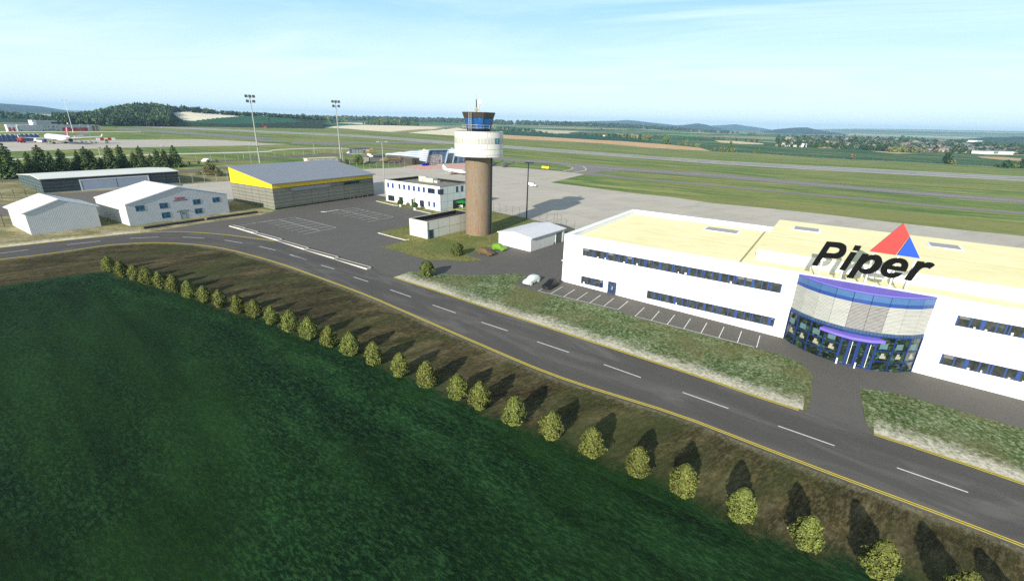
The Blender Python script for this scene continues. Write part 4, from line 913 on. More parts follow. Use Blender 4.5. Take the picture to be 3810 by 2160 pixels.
m=MB(); m.box(6.0,9.6,10.2,10.5,6.5,8.35); m.build('roof_screen',hv,O); m=MB(); m.box(9.7,13.0,10.1,12.4,6.5,8.0).box(13.0,14.6,10.6,12.2,6.5,7.3); m.mat(1).box(7.7,8.4,10.17,10.2,6.95,7.1); m.build('ventilation_unit',[hv,dkin],O)
m=MB(); m.box(3.2,6.2,5.6,6.2,6.5,6.55); m.build('roof_tarp',plain('blue_tarp',(40,66,120),.6,.1,1),O)
wfr=plain('slate_window_frame',(60,74,96),.4,.06,2); gbl=glass_mat('sky_blue_glass',(44,74,128),.08,.7,.7); gdk=glass_mat('navy_glass',(26,40,62),.08,.7,.9,light=(70,90,96))
for x in (1.04,3.3,6.6,8.88,11.15,13.48,15.73,18.0): window(O,x,x+.98,4.82,6.46,wfr,gbl,0,'x',(),.09)
window(O,20.18,23.35,4.80,6.42,wfr,gdk,0,'x',(.5,.78),.1); window(O,24.5,25.53,4.78,6.45,wfr,gdk,0,'x',(),.1)
window(O,-.03,1.6,4.75,6.47,wfr,gdk,LO,'y',(.45,),.1) if 0 else None
def swin(b0,b1,z0,z1,gm,split=()):
    m=MB(); f=.09; x=LO
    m.box(x,x+.05,b0,b1,z1-f,z1).box(x,x+.05,b0,b1,z0,z0+f).box(x,x+.05,b0,b0+f,z0+f,z1-f).box(x,x+.05,b1-f,b1,z0+f,z1-f)
    for s in split: q=b0+(b1-b0)*s; m.box(x,x+.054,q-.05,q+.05,z0+f,z1-f)
    w=m.build('window',wfr,O); m=MB(); m.box(x,x+.02,b0+.04,b1-.04,z0+.04,z1-.04); m.build('pane',gm,w)
swin(-.05,1.6,4.78,6.45,gdk,(.4,)); swin(7.8,8.85,4.75,6.66,gdk); swin(10.3,11.45,4.75,6.66,gdk); swin(13.4,14.4,4.75,6.66,gdk)
for x0,x1,z0,z1,sp,g_ in ((1.1,4.3,.30,2.2,(.4,.7),gdk),(6.6,8.45,.55,2.18,(.5,),gdk),(16.4,18.35,.15,2.12,(.4,.7),gdk),(20.22,21.1,.5,2.13,(),gbl),(22.45,23.4,.48,2.12,(),gbl)): window(O,x0,x1,z0,z1,wfr,g_,0,'x',sp,.1)
d=window(O,12.5,14.1,-.4,2.1,wfr,plain('dark_entrance',(40,44,46),.2,.2,2,.6),0,'x',(.5,),.1,'door')
m=MB(); m.box(14.35,14.5,-1.0,0,.3,2.75); m.build('entrance_fin',hv,O)
m=MB(); m.box(LO-1.69,LO-1.6,6.3,DO-.3,-1.0,2.2); m.mat(1)
for b in (8.3,10.4,12.5,14.6): m.box(LO-1.6,LO-1.55,b-.05,b+.05,-1,2.2)
m.build('patio_glazing',[gdk,wfr],O)
# low annexe
FA=Frame(at(15,535,1085),at(15,820,1160)); LA,DA,ZA=6.55,17.5,4.28
A_=empty('tower_annexe',FA.O,'low white panelled annexe with sunken dark flat roof joined to tower foot','building',FA.rot)
wpa=panelled('annexe_panels',(206,203,188),(122,120,108),2.2,2.15,.035,.02,.6,shift=(0,.03)); wpa2=panelled('annexe_side_panels',(206,205,192),(92,92,86),4.1,2.15,.04,.02,.6,shift=(-2.3,.03))
m=MB(); m.box(0,LA-.25,0,.25,-.8,ZA); m.build('front_wall',wpa,A_)
m=MB(); m.box(LA-.25,LA,0,DA,-.9,ZA).box(0,.25,.25,DA,-.8,ZA).box(.25,LA-.25,DA-.25,DA,-.8,ZA); m.build('side_wall',wpa2,A_)
m=MB(); m.box(-.03,LA+.03,-.03,.3,ZA,ZA+.04).box(-.03,.3,.3,DA,ZA,ZA+.04).box(LA-.3,LA+.03,.3,DA,ZA,ZA+.04).box(.3,LA-.3,DA-.3,DA,ZA,ZA+.04); m.build('coping',plain('pale_coping',(208,205,194),.6,.03,1),A_)
m=MB(); m.box(.25,LA-.25,.25,DA-.25,3.0,3.2); m.mat(1).box(.25,.29,.25,DA-.25,3.2,ZA).box(.29,LA-.29,DA-.29,DA-.25,3.2,ZA).box(LA-.29,LA-.25,.25,DA-.25,3.2,ZA).box(.29,LA-.29,.25,.29,3.2,ZA); m.build('roof',[plain('dark_felt_roof',(70,64,56),.9,.08,.8),dkin],A_)
m=MB(); m.box(LA,LA+.07,.1,.28,-.8,ZA).box(LA,LA+.06,.5,.6,-.4,2.15).box(LA,LA+.06,1.9,2.0,-.4,2.15).box(LA,LA+.06,.6,1.9,2.05,2.15); d=m.build('door',plain('door_surround',(74,78,78),.5,.08,2),A_); m=MB(); m.box(LA,LA+.03,.6,1.9,-.4,2.05); m.build('pane',glass_mat('teal_door_glass',(36,66,78),.1,.6,1.5),d)
# white shed by the parking
FS=Frame(at(19,700,650),at(19,1415,830))
SH=gable_hall('garage_shed',FS,9.72,15.4,3.02,3.74,'low white garage shed with grey roller door between tower and big office hall',.3,4.65,plain('white_gable_sheet',(226,225,220),.6,.02,.4),ribbed('white_ribbed_side',(210,211,206),.45,'s',.4,.03,.5,.84),ribbed('pale_sheet_roof',(212,210,210),.9,'y',.25,.02,.45,.92),'shed')
m=MB(); m.box(9.72,9.80,11.0,11.2,-.6,2.6).box(9.72,9.86,14.15,14.9,-.6,2.65).box(9.72,9.80,11.2,14.15,2.45,2.6); d=m.build('roller_door',edge_t,SH)
m=MB(); m.box(9.72,9.76,11.2,14.15,-.6,2.45); m.build('shutter',(lambda b:(b.bump(b.ramp(b.math('FRACT',b.math('MULTIPLY',b.sep(b.obj())[2],4.5)),[(0,(0,0,0)),(.5,(1,1,1))]),.8,.1),b.fin(b.ramp(b.math('FRACT',b.math('MULTIPLY',b.sep(b.obj())[2],4.5)),[(0,lin((60,62,54))),(.3,lin((70,72,62))),(.4,lin((122,124,110))),(1,lin((128,130,116)))]),.6,.3))[1])(NB('slatted_shutter')),d)
m=MB(); m.box(9.72,9.78,10.3,10.8,-.35,.2); m.build('vent_grille',plain('dark_grille',(66,66,58),.7,.1,6),SH)
# ---- curved silver hangars across the apron
silver=NB('silver_slats'); o=silver.sep(silver.obj()); fr=silver.math('FRACT',silver.math('MULTIPLY',o[2],.85)); sn=silver.noise(silver.map(silver.obj(),(.12,.12,1.4)),1,4,.6)
sc_=silver.ramp(fr,[(0,lin((96,108,118))),(.24,lin((104,118,130))),(.34,lin((176,182,186))),(1,lin((192,196,198)))])
silver_m=silver.fin(silver.mix(1,sc_,silver.ramp(sn,[(.3,(.82,.86,.9)),(.7,(1.05,1.05,1.05))]),'MULTIPLY'),.35,.5,.0)
pgl=glass_mat('portal_glass',(82,112,140),.12,.6,.7,light=(110,140,160)); pfr=plain('portal_frame',(150,164,174),.35,.05,.6,.5)
def section(x0,x1,h,lean,r,n=4):
    """leaning box section with rounded shoulders, from the left foot over the top to the right foot"""
    P=[(x0,0)]
    for cx_,sx in ((x0+lean,1),(x1+lean,-1)):
        c=(cx_+sx*r,h-r)
        a0,a1=(pi,pi/2) if sx>0 else (pi/2,0)
        P+=[(c[0]+r*cos(a0+(a1-a0)*k/n),c[1]+r*sin(a0+(a1-a0)*k/n)) for k in range(n+1)]
    return P+[(x1,0)]
def curved_hangar(F,W_,h,lean,rear,label,doorway):
    c=empty('curved_hangar',F.O,label,'hangar',F.rot)
    s0=section(0,W_,h,lean,1.3); s1=section(*rear[0],1.0)
    m=MB(); m.loft([[(x,0,z-.6 if z==0 else z) for x,z in s0],[(x+(rear[1]-0)*0,rear[1],z-.6 if z==0 else z) for x,z in s1]]); m.build('shell',silver_m,c,True)
    k=.93; cxm=W_/2+lean/2
    inn=[(cxm+(x-cxm)*k,z*.93) for x,z in s0]
    m=MB()
    for d0,d1 in ((-1.1,-.02),):
        m.loft([[(x,d0,z) for x,z in s0],[(x,d1,z) for x,z in s0],[(x,d1,z) for x,z in inn],[(x,d0,z) for x,z in inn],[(x,d0,z) for x,z in s0]],cap=False)
    m.build('portal_rim',pfr,c)
    m=MB(); m.loft([[(x,-.10,z) for x,z in inn],[(x,-.03,z) for x,z in inn]]); g=m.build('portal_glazing',pgl,c)
    if doorway:
        m=MB(); x0,x1,zt=1.2,W_*.86,h*.55; m.box(x0,x1,-.16,-.12,-.4,zt); m.build('open_doorway',(lambda b:b.fin(b.mix(b.ramp(b.noise(b.obj(),.75,3,.6),[(.45,(0,0,0)),(.6,(1,1,1))]),b.ramp(b.noise(b.obj(),1.3,4,.7),[(.35,lin((84,84,98))),(.5,lin((146,146,150))),(.66,lin((196,194,190)))]),lin((150,118,112))),.6,.3))(NB('hangar_interior')),c)
        m=MB(); m.box(x0-.25,x1+.25,-.24,-.1,zt,zt+.35); m.build('door_head',plain('beige_door_head',(180,150,132),.6,.1,1),c)
        m=MB(); m.box(x1-2.6,x1-1.7,-.3,-.17,1.0,2.0); m.build('engine_stand',plain('red_engine_stand',(156,40,50),.5,.1,2),c)
        m=MB(); 
        for a in (x0+.2,x0+1.0,x1-.9,x1-.2): m.box(a-.12,a+.12,-.26,-.165,-.4,zt)
        m.build('door_pillar',plain('pale_pillar',(190,190,188),.5,.05,1),c)
    else:
        m=MB(); 
        for q in (.33,.66): m.box(W_*q+lean*.3-.1,W_*q+lean*.3+.1,-.16,-.1,0,h*.9)
        m.box(.6,W_,-.16,-.1,h*.42,h*.47); m.build('mullion',pfr,c)
    for a,b_ in ((W_*.55,rear[1]*.42),(W_*.55+1.0,rear[1]*.42)):
        hz=h+(rear[0][2]-h)*.42; m=MB(); m.lathe([(.38,hz-1),(.38,hz+1.0)],10,(a+lean*.8-1.5,b_)); m.build('roof_vent',edge_t,c)
    return c
FC=Frame(at(12,1455,668),at(12,1915,655)); tl=FC.face(12,1500,350); tr=FC.face(12,1985,325)
curved_hangar(FC,FC.L,8.7,2.4,((-6.8,8.0,4.5,-1.4),33),'curved silver slatted hangar with glazed portal and open doorway, left of its twin',True)
FC2=Frame(at(12,2065,645),(at(12,2065,645)[0]+FC.u[0]*14,at(12,2065,645)[1]+FC.u[1]*14,3.9))
curved_hangar(FC2,14.0,9.2,2.4,((-4.8,9.0,5.5,-1.0),26),'curved silver slatted hangar with closed blue glass portal, half behind the tower',False)
FK=Frame(at(12,590,590),at(12,1180,690))
ann=empty('dark_yard_building',FK.O,'low dark brown flat building along the side of the curved silver hangar','building',FK.rot)
bk=plain('brown_brick',(74,66,60),.85,.25,3.5)
m=MB(); m.box(0,FK.L,0,5.2,-.8,3.1); m.build('wall',bk,ann); m=MB(); m.box(-.1,FK.L+.1,-.1,5.3,3.1,3.3); m.build('roof',plain('brown_roof',(112,98,86),.9,.12,1),ann); m=MB(); m.box(FK.L,FK.L+.04,1.8,2.9,-.6,1.9); m.build('door',plain('dark_steel_door',(44,42,44),.5,.1,2),ann)
def crate(k,x,y,s,rot,mats,label,group=None):
    p=at(k,x,y); e=empty('equipment_crate',p,label,'crate',rot,group)
    m=MB(); m.box(-s[0]/2,s[0]/2,-s[1]/2,s[1]/2,.1,s[2]); m.mat(1).box(-s[0]/2-.02,s[0]/2+.02,-s[1]/2-.02,s[1]/2+.02,s[2],s[2]+.06); m.build('body',mats,e)
    m=MB()
    for a in (-.4,.4): m.box(a*s[0]-.12,a*s[0]+.12,-s[1]*.45,s[1]*.45,0,.1)
    m.build('skid',mats[1],e); m=MB(); m.box(s[0]/2,s[0]/2+.03,-s[1]*.45,s[1]*.45,.2,s[2]-.1); m.build('end_panel',mats[2],e); return e
cb=plain('crate_blue',(28,30,150),.5,.08,1); cg=plain('crate_grey',(128,126,116),.6,.1,1); cd=plain('crate_edge',(30,32,80),.6,.1,1)
crate(12,1438,708,(2.0,1.6,1.35),FC.rot,(cb,cd,cg),'blue box crate with grey end, leftmost in front of the silver hangar'); crate(12,1520,702,(1.9,1.6,1.35),FC.rot+.2,(cb,cd,cg),'blue box crate between two others in front of the silver hangar'); crate(12,1632,698,(2.2,1.6,1.35),FC.rot-.1,(cg,cd,cb),'grey box crate with blue end, rightmost in front of the silver hangar')
# small kiosk terminal, lean-to, utility box
FKI=Frame(at(14,548,765),at(14,1205,752)); zk=FKI.face(14,548,545)[1]
K=empty('glazed_kiosk',FKI.O,'small glazed kiosk building with rusty roof and yellow corner panel','building',FKI.rot)
kw=plain('kiosk_white',(196,206,200),.4,.18,.7); m=MB(); m.box(0,FKI.L,0,4.6,-.4,zk-.25); m.build('wall',kw,K); m=MB(); m.box(-.4,FKI.L+.3,-.4,5,zk-.25,zk); m.build('roof',plain('rusty_roof',(118,86,74),.8,.3,1.2),K)
m=MB()
for q in (0,.17,.35,.53,.58,.765,1): m.box(FKI.L*q-.09,FKI.L*q+.09,-.06,0,-.3,zk-.25)
m.build('post',plain('brown_post',(84,72,66),.7,.1,2),K)
for q0,q1 in ((.02,.16),(.19,.33),(.37,.51)): m=MB(); m.box(FKI.L*q0,FKI.L*q1,-.04,0,.5,zk-.5); m.build('window',plain('kiosk_glass',(150,166,162),.2,.2,.9,.6),K)
m=MB(); m.box(FKI.L*.6,FKI.L*.75,-.05,0,-.2,zk-.9); d=m.build('door',kw,K); m=MB(); m.box(FKI.L*.62,FKI.L*.665,-.07,-.05,.1,zk-1.2).box(FKI.L*.685,FKI.L*.73,-.07,-.05,.1,zk-1.2); m.build('pane',gdk,d)
m=MB(); m.box(FKI.L*.78,FKI.L,-.05,0,-.2,zk*.48); m.build('yellow_panel',plain('kiosk_yellow',(216,160,40),.5,.05,1),K)
m=MB(); m.box(-.05,0,.3,4.4,.2,zk-.4); m.build('side_glazing',glass_mat('kiosk_side_glass',(56,80,98),.1,.6),K)
p=at(14,1280,660); u=empty('red_parasol',p,'small faded red parasol beside the glazed kiosk','parasol'); m=MB(); m.tube((0,0,0),(0,0,1.9),.05); m.build('pole',trim,u); m=MB(); m.lathe([(.02,2.35),(1.5,1.85),(1.5,1.75),(.02,2.2)],12); m.build('canopy',plain('faded_red_cloth',(206,124,104),.8,.06,1),u)
FR=Frame(at(2,830,812),at(2,1160,800)); zr=FR.face(2,830,757)[1]
R_=empty('flat_roof_depot',FR.O,'long low depot with rust streaked white walls just behind the yellow hangar','building',FR.rot)
m=MB(); m.box(0,FR.L,0,4,-.6,zr-.25); m.build('wall',(lambda b:b.fin(b.ramp(b.noise(b.map(b.obj(),(2.6,2.6,.35)),1,4,.7),[(.38,lin((118,74,54))),(.5,lin((206,200,190)))]),.7,.3))(NB('rust_streaked_white')),R_); m=MB(); m.box(-.2,FR.L+.2,-.2,4.2,zr-.25,zr); m.build('roof',plain('pale_beige_roof',(208,194,174),.8,.06,1),R_)
FU=Frame(at(14,1010,1105),at(14,1185,1112)); zu=FU.face(14,1180,905)[1]
U=empty('utility_cabin',FU.O,'grey concrete utility cabin with dark doors beside the green bush','building',FU.rot)
m=MB(); m.box(-.8,FU.L,0,3.2,-.4,zu-.15); m.build('wall',plain('rough_concrete',(128,122,112),.85,.12,2),U); m=MB(); m.box(-.9,FU.L+.1,-.1,3.3,zu-.15,zu); m.build('roof',plain('concrete_lid',(152,150,144),.8,.06,1),U); m=MB(); m.box(FU.L,FU.L+.05,.5,2.8,0,zu-.5); m.build('door',plain('dark_green_door',(54,58,54),.5,.15,2),U)
# fire station
FF=Frame(at(11,440,402),at(11,2210,395)); zf=5.9
ST=empty('fire_station',FF.O,'long pale fire station with five red garage doors far left','building',FF.rot)
stw=panelled('station_cladding',(176,182,180),(112,118,116),4.6,1.95,.09,.05,.5,shift=(0,0)); L_=FF.L
fa=lambda x,y:FF.face(11,x,y)
m=MB(); m.box(0,L_*.87,0,14,-1,zf); m.build('wall',stw,ST); m=MB(); m.box(-.2,L_+.2,-.2,14.2,zf,zf+.3); m.build('roof',plain('station_roof',(170,172,168),.8,.06,.5),ST)
m=MB(); m.box(L_*.87,L_,4,14,-1,zf); m.build('carport_back',plain('carport_ochre',(176,152,106),.8,.1,1),ST); m=MB()
for q in (.872,.92,.965,.998): m.box(L_*q-.2,L_*q+.2,0,.5,-1,zf)
m.build('carport_post',edge_t,ST)
srd=plain('red_garage_door',(168,34,46),.5,.08,.8)
for x0,x1 in ((1345,1450),(1465,1572),(1580,1685),(1692,1796),(1800,1905)):
    a0,a1=fa(x0+8,360)[0],fa(x1+2,360)[0]; m=MB(); m.box(a0,a1,-.08,0,-.3,3.6); d=m.build('garage_door',srd,ST); m=MB(); m.box(a0,a1,-.1,-.08,1.6,1.75); m.build('door_rail',trim,d)
for x0,x1,y0,y1 in ((955,985,290,315),(1040,1068,292,315),(1132,1175,290,316),(1222,1252,292,317),(1058,1195,352,366),(930,960,362,400),(985,1010,350,395),(1245,1275,352,396),(455,490,365,402)):
    a0,z1=fa(x0,y0); a1,z0=fa(x1,y1); m=MB(); m.box(min(a0,a1),max(a0,a1),-.06,0,z0,z1); m.build('window',gdk,ST)
a0,z1=fa(1000,212); a1,_=fa(1295,212); m=MB(); m.box(a0-6,a1,5,12,zf+.3,zf+4.6); m.build('upper_storey',plain('station_upper',(158,162,156),.6,.05,.6),ST); m=MB(); m.box(a0+6,a0+15,4.94,5,zf+1.6,zf+3.4); m.build('upper_window',gdk,ST)
m=MB(); m.box(a0-9.5,a0-6,4.5,12.5,zf+.3,zf+4.9); m.build('stair_block',edge_t,ST)
m=MB(); m.box(-9,-2.2,-.4,4,-.6,zf+.6); d=m.build('end_wing',edge_t,ST)
for b0,b1 in ((-8.2,-6.6),(-5.0,-3.4)): m=MB(); m.box(b0,b1,-.5,-.4,-.4,3.8); m.build('red_stripe',srd,d)
m=MB(); m.box(-6.6,-5.0,-.5,-.4,1.4,2.3); m.build('red_stripe',srd,d)
for x in (765,1505):
    a=fa(x,262)[0]; m=MB(); m.tube((a,3,zf+.3),(a,3,zf+1.4),.15); m.mat(1).ball((a,3,zf+2.0),.75); m.build('radome',[trim,edge_t],ST)
# low dark pipes along the hangar lawn, white planter walls
drk=plain('dark_pipe',(46,52,58),.5,.12,1.5)
for (x0,y0,x1,y1),lb in (((1302,1266,1845,1190),'long dark pipe barrier lying along the verge below the white hangar windows'),((1872,1184,2325,1121),'dark pipe barrier lying nearer the yellow hangar corner')):
    a,b=at(1,x0,y0),at(1,x1,y1); e=empty('pipe_barrier',a,lb,'barrier'); m=MB(); q=(b[0]-a[0],b[1]-a[1],b[2]-a[2]); m.tube((0,0,.3),(q[0],q[1],q[2]+.3),.34,n=10); m.build('pipe',drk,e)
    m=MB()
    for k in range(5): t_=.04+.23*k; m.box(q[0]*t_-.15,q[0]*t_+.15,q[1]*t_-.15,q[1]*t_+.15,q[2]*t_-.2,q[2]*t_+.08)
    m.build('cradle',trim,e)
plw=plain('planter_white',(204,200,188),.6,.05,1.5); soil=plain('planter_soil',(88,80,76),.95,.15,3)
PLS=[(118,412,285,460),(285,460,455,512),(455,512,780,612),(782,615,1145,735),(1148,735,1550,860),(1553,862,1998,1005)]
ordn=['farthest','second from the far end','third from the far end','third from the near end','second from the near end','nearest']
for (x0,y0,x1,y1),w_ in zip(PLS,ordn):
    F_=Frame(at(8,x0,y0),at(8,x1,y1)); h=.36; e=empty('planter_wall',F_.O,'low white planter wall between road and car park, '+w_+' of its row','planter',F_.rot,'white planter walls beside the road')
    L=F_.L; dz=at(8,x1,y1)[2]-F_.O[2]; d=1.15
    m=MB(); m.box(0,L,0,.09,-.5,h+dz).box(0,L,d-.07,d,-.5,h+dz).box(0,.09,.09,d-.07,-.5,h+dz).box(L-.09,L,.09,d-.07,-.5,h+dz); m.build('rim',plw,e); m=MB(); m.box(.09,L-.09,.09,d-.07,-.5,h+dz-.05); m.build('soil',soil,e)
# terrace furniture
p=at(15,1370,556,2.55); g0=hgt(p[0],p[1]); u=empty('green_parasol',(p[0],p[1],g0),'large green parasol on the office terrace beside the tower','parasol'); m=MB(); m.tube((0,0,0),(0,0,2.6),.06); m.build('pole',edge_t,u); m=MB(); m.lathe([(.02,3.05),(2.2,2.45),(2.2,2.38),(.02,2.9)],10); m.build('canopy',plain('green_cloth',(14,124,40),.8,.05,1),u)
p=at(15,1300,655); tbl=empty('terrace_table',p,'yellow table between white benches on the office terrace','table'); m=MB(); m.box(-.9,.9,-.4,.4,.7,.76); m.build('tabletop',plain('yellow_table',(214,190,30),.5,.05,2),tbl)
for a in (-.8,.8):
    for b in (-.3,.3): m=MB(); m.tube((a,b,0),(a,b,.7),.03); m.build('leg',trim,tbl)
for s_,wd_ in ((-1.05,'left'),(1.05,'right')):
    q=empty('garden_bench',(p[0]+s_*1.1,p[1]+.1,p[2]),'white bench on the '+wd_+' side of the yellow terrace table','bench'); m=MB(); m.box(-.5,.5,-.35,.35,.4,.46); m.build('seat',edge_t,q); m=MB(); m.box(-.5,.5,.3,.36,.46,.9); m.build('backrest',edge_t,q); m=MB(); m.box(-.45,-.38,-.3,.3,0,.4); m.build('leg',edge_t,q); m=MB(); m.box(.38,.45,-.3,.3,0,.4); m.build('leg',edge_t,q)
sheet('terrace_lawn',[wp(15,[(1150,700),(1155,640),(1300,628),(1500,640),(1500,690),(1250,700)])],.075,plain('bright_lawn',(148,150,44),.95,.2,2),6)
# off to the left, only its shadow reaches the picture
# ------------------------------------------------------------------ masts, fences, signs
galv=plain('galvanised_steel',(150,150,142),.5,.06,1.5,.4,.2); dsteel=plain('dark_steel',(60,70,74),.5,.06,1.5,.4,.2); lampb=plain('lamp_housing',(70,78,76),.5,.1,2); whp=plain('mast_white',(206,204,198),.5,.04,1); redp=plain('mast_red',(150,44,40),.5,.06,1)
def floodmast(k,x,y,h,label):
    e=empty('floodlight_mast',at(k,x,y),label,'light mast',.6,'tall floodlight masts behind the hangars')
    m=MB(); m.tube((0,0,-.3),(0,0,h),.42,.20,10); m.build('pole',galv,e)
    m=MB(); m.tube((-1.9,0,h-.7),(1.9,0,h-.7),.09,n=5).tube((-1.6,0,h-3.1),(1.6,0,h-3.1),.09,n=5); m.build('crossarm',galv,e)
    for a,z in ((-1.7,h-.75),(0,h-.75),(1.7,h-.75),(-1.45,h-3.1),(1.45,h-3.1)):
        m=MB(); m.loft([[(a+sx*.68*s,-.62-.25*t_,z+sz*.52*s-.28*t_) for sx,sz in ((-1,-1),(1,-1),(1,1),(-1,1))] for s,t_ in ((.75,-1),(1,0),(1,.6))]); m.build('floodlight',lampb,e)
    return e
floodmast(2,312,805,33.7,'floodlight mast with five lamps, left of the two rising behind the yellow hangar'); floodmast(2,1192,795,33.7,'floodlight mast with five lamps, right of the two rising behind the yellow hangar')
def lampmast(k,x,y,h,label,mat,heads=2,arm=1.2,rot=.5,r=.16,cat='street lamp',nm='street_lamp'):
    e=empty(nm,at(k,x,y),label,cat,rot); m=MB(); m.tube((0,0,-.3),(0,0,h),r,r*.6,8); m.build('pole',mat,e)
    m=MB(); m.tube((-arm if heads==2 else 0,0,h),(arm,0,h),.06,n=5); m.build('arm',mat,e)
    for s in ((-1,1) if heads==2 else (1,)):
        m=MB(); m.loft([[(s*(arm+.2)+sx*.55*q,sy*.34*q,h+.14-.34*t_) for sx,sy in ((-1,-1),(1,-1),(1,1),(-1,1))] for q,t_ in ((.5,0),(1,.5),(.9,1))]); m.build('lamp_head',lampb if mat is not galv else plain('pale_lamp_head',(150,164,174),.4,.08,2),e)
    return e
lampmast(3,165,880,19.0,'grey double headed lamp mast between the yellow hangar and the office',galv,2,1.3,.45,.22)
e=lampmast(4,158,1155,17.0,'dark lamp mast with flat round head on the lawn edge by the apron',dsteel,1,1.0,.2,.24)
m=MB(); m.lathe([(.3,16.9),(1.25,16.95),(1.3,17.12),(.3,17.25)],16); m.build('lamp_disc',lampb,e)
lampmast(1,1490,712,9.7,'slim lamp post at the right end of the conifer row',galv,1,.4,.2,.12); lampmast(2,220,810,9.9,'slim lamp post beside the left floodlight mast',galv,1,.4,.2,.12)
lampmast(14,165,1030,8.0,'thin pale lamp post just right of the right floodlight mast',whp,1,.4,.2,.09); lampmast(1,920,660,6.5,'thin pale lamp post among the conifers in front of the grass',whp,1,.3,.2,.09); lampmast(1,1475,440,9.0,'thin grey lamp post on the grass beyond the airliner apron',galv,1,.4,.2,.10)
lampmast(1,745,440,10.,'grey lamp post in front of the fire station garage doors',galv,1,.4,.2,.10); lampmast(1,825,465,10.,'grey lamp post standing at the edge of the airliner apron',galv,1,.4,.2,.10); lampmast(2,905,712,7.5,'thin pale lamp post behind the fence right of the yellow hangar roof peak',whp,1,.3,.2,.08)
p=at(1,683,470); e=empty('striped_mast',p,'tall slender red and white striped mast beside the airliner tail','mast',.3); hm=28.4
m=MB(); m.tube((0,0,7.6),(0,0,hm),.2,.12,6); m.build('pole',whp,e)
for i in range(4): m=MB(); m.tube((0,0,i*1.9),(0,0,i*1.9+1.9),.26,.26,6); m.build('striped_section',redp if i%2==0 else whp,e)
m=MB(); m.tube((-1.3,0,hm),(1.3,0,hm),.07,n=4).box(-1.7,-1.0,-.2,.2,hm-.1,hm+.15).box(1.0,1.7,-.2,.2,hm-.1,hm+.15); m.build('lamp_bar',lampb,e)
fp_m=plain('fence_post',(118,118,108),.6,.1,2); fpd=plain('dark_fence_post',(58,58,54),.6,.1,2); wire=plain('fence_wire',(120,122,114),.6,.05,2)
def fence(label,pts,h,mat,r=.05,arm=.5,adir=(.0,-1.0),wires=True,ztop=None):
    """posts with cranked tops and three strands of wire; every post a part"""
    P=[p if len(p)==3 else (p[0],p[1],hgt(p[0],p[1])) for p in pts]; O=P[0]
    e=empty('fence',O,label,'fence')
    L=[(p[0]-O[0],p[1]-O[1],p[2]-O[2]) for p in P]
    for x,y,z in L:
        m=MB(); m.tube((x,y,z-.3),(x,y,z+h),r,n=4)
        if arm: m.tube((x,y,z+h),(x+adir[0]*arm,y+adir[1]*arm,z+h+arm),r*.9,n=4)
        m.build('post',mat,e)
    if wires:
        m=MB()
        for a,b in zip(L,L[1:]):
            for zz in (.25,h*.5,h): m.tube((a[0],a[1],a[2]+zz),(b[0],b[1],b[2]+zz),.012,n=3)
        m.build('wire',wire,e)
    return e
fence('cranked security fence between the tower lawn and the apron',[at(24,*q) for q in ((700,650),(820,675),(940,697),(1063,722),(1190,745),(1320,770),(1450,798),(1583,822),(1717,845),(1855,865),(1990,885),(1910,852),(2085,1000),(2245,1010))],2.55,fpd,.05,.4,(-.5,-.6))
fence('cranked security fence along the apron edge beyond the yellow hangar roof',[at(14,*q) for q in ((435,1260),(712,1290),(975,1345),(1215,1325),(1465,1312),(1700,1296),(1935,1278),(2160,1258),(2375,1242),(2560,1235))],2.5,galv,.055,.6,(.55,-.2))
fence('cranked security fence between the dark hangar and the yellow hangar',[at(1,*q) for q in ((1628,858),(1745,851),(1850,842),(1958,836),(2058,816))],2.6,galv,.055,.5,(-.5,.2))
fence('short row of bare fence posts on the straw grass left of the dark hangar',[at(16,*q) for q in ((38,770),(238,755),(425,740),(597,690))],2.6,fpd,.06,0,(0,0),False)
fence('two lone fence posts at the left picture edge',[at(16,*q) for q in ((80,1220),(42,520))],3.0,fpd,.07,0,(0,0),False)
A=resample(crom(wp(1,[(1640,668),(1960,655),(2290,640)])+wp(2,[(75,765),(300,752),(520,738),(725,727),(880,722),(945,712),(985,700),(1075,697),(1130,695)])),7)
fence('long cranked perimeter fence on the grass beyond the yellow hangar',[tuple(v) for v in A][:95],2.9,galv,.06,.6,(.5,-.3))
A=resample(crom(wp(14,[(1240,632),(1440,665),(1770,690),(2020,660),(2500,650)])),7)
fence('cranked fence behind the glazed kiosk and the silver hangar',[tuple(v) for v in A],3.0,fpd,.06,.6,(-.5,.2))
A=resample(crom(fence_far[3:9]),24); fence('far perimeter fence along the straw field',[tuple(v) for v in A][:60],2.6,fpd,.10,0,(0,0),False)
A=resample(crom(fence_far[8:13]),20); fence('far perimeter fence along the ochre field',[tuple(v) for v in A][:60],2.6,fpd,.09,0,(0,0),False)
A=resample(crom(fence_far[12:]),11); fence('far perimeter fence along the striped green field on the right',[tuple(v) for v in A][:80],2.4,galv,.06,.5,(.4,-.2),False)
ysg=plain('taxi_sign_yellow',(226,190,20),.5,.03,1); blk2=plain('sign_black',(30,30,26),.5,.05,2)
for (x,y),lb in (((325,664),'left of two yellow taxiway sign boards on the grass tip'),((362,668),'right of two yellow taxiway sign boards on the grass tip')):
    e=empty('taxiway_sign',at(4,x,y),lb,'sign',-.25,'yellow taxiway signs'); m=MB(); m.box(-1.1,1.1,-.12,.12,.35,1.75); m.build('board',ysg,e)
    for a in (-.7,.7): m=MB(); m.tube((a,0,0),(a,0,.35),.05); m.build('leg',blk2,e)
    m=MB(); m.box(-1.16,1.16,-.1,.1,1.75,1.82); m.build('top_edge',blk2,e)
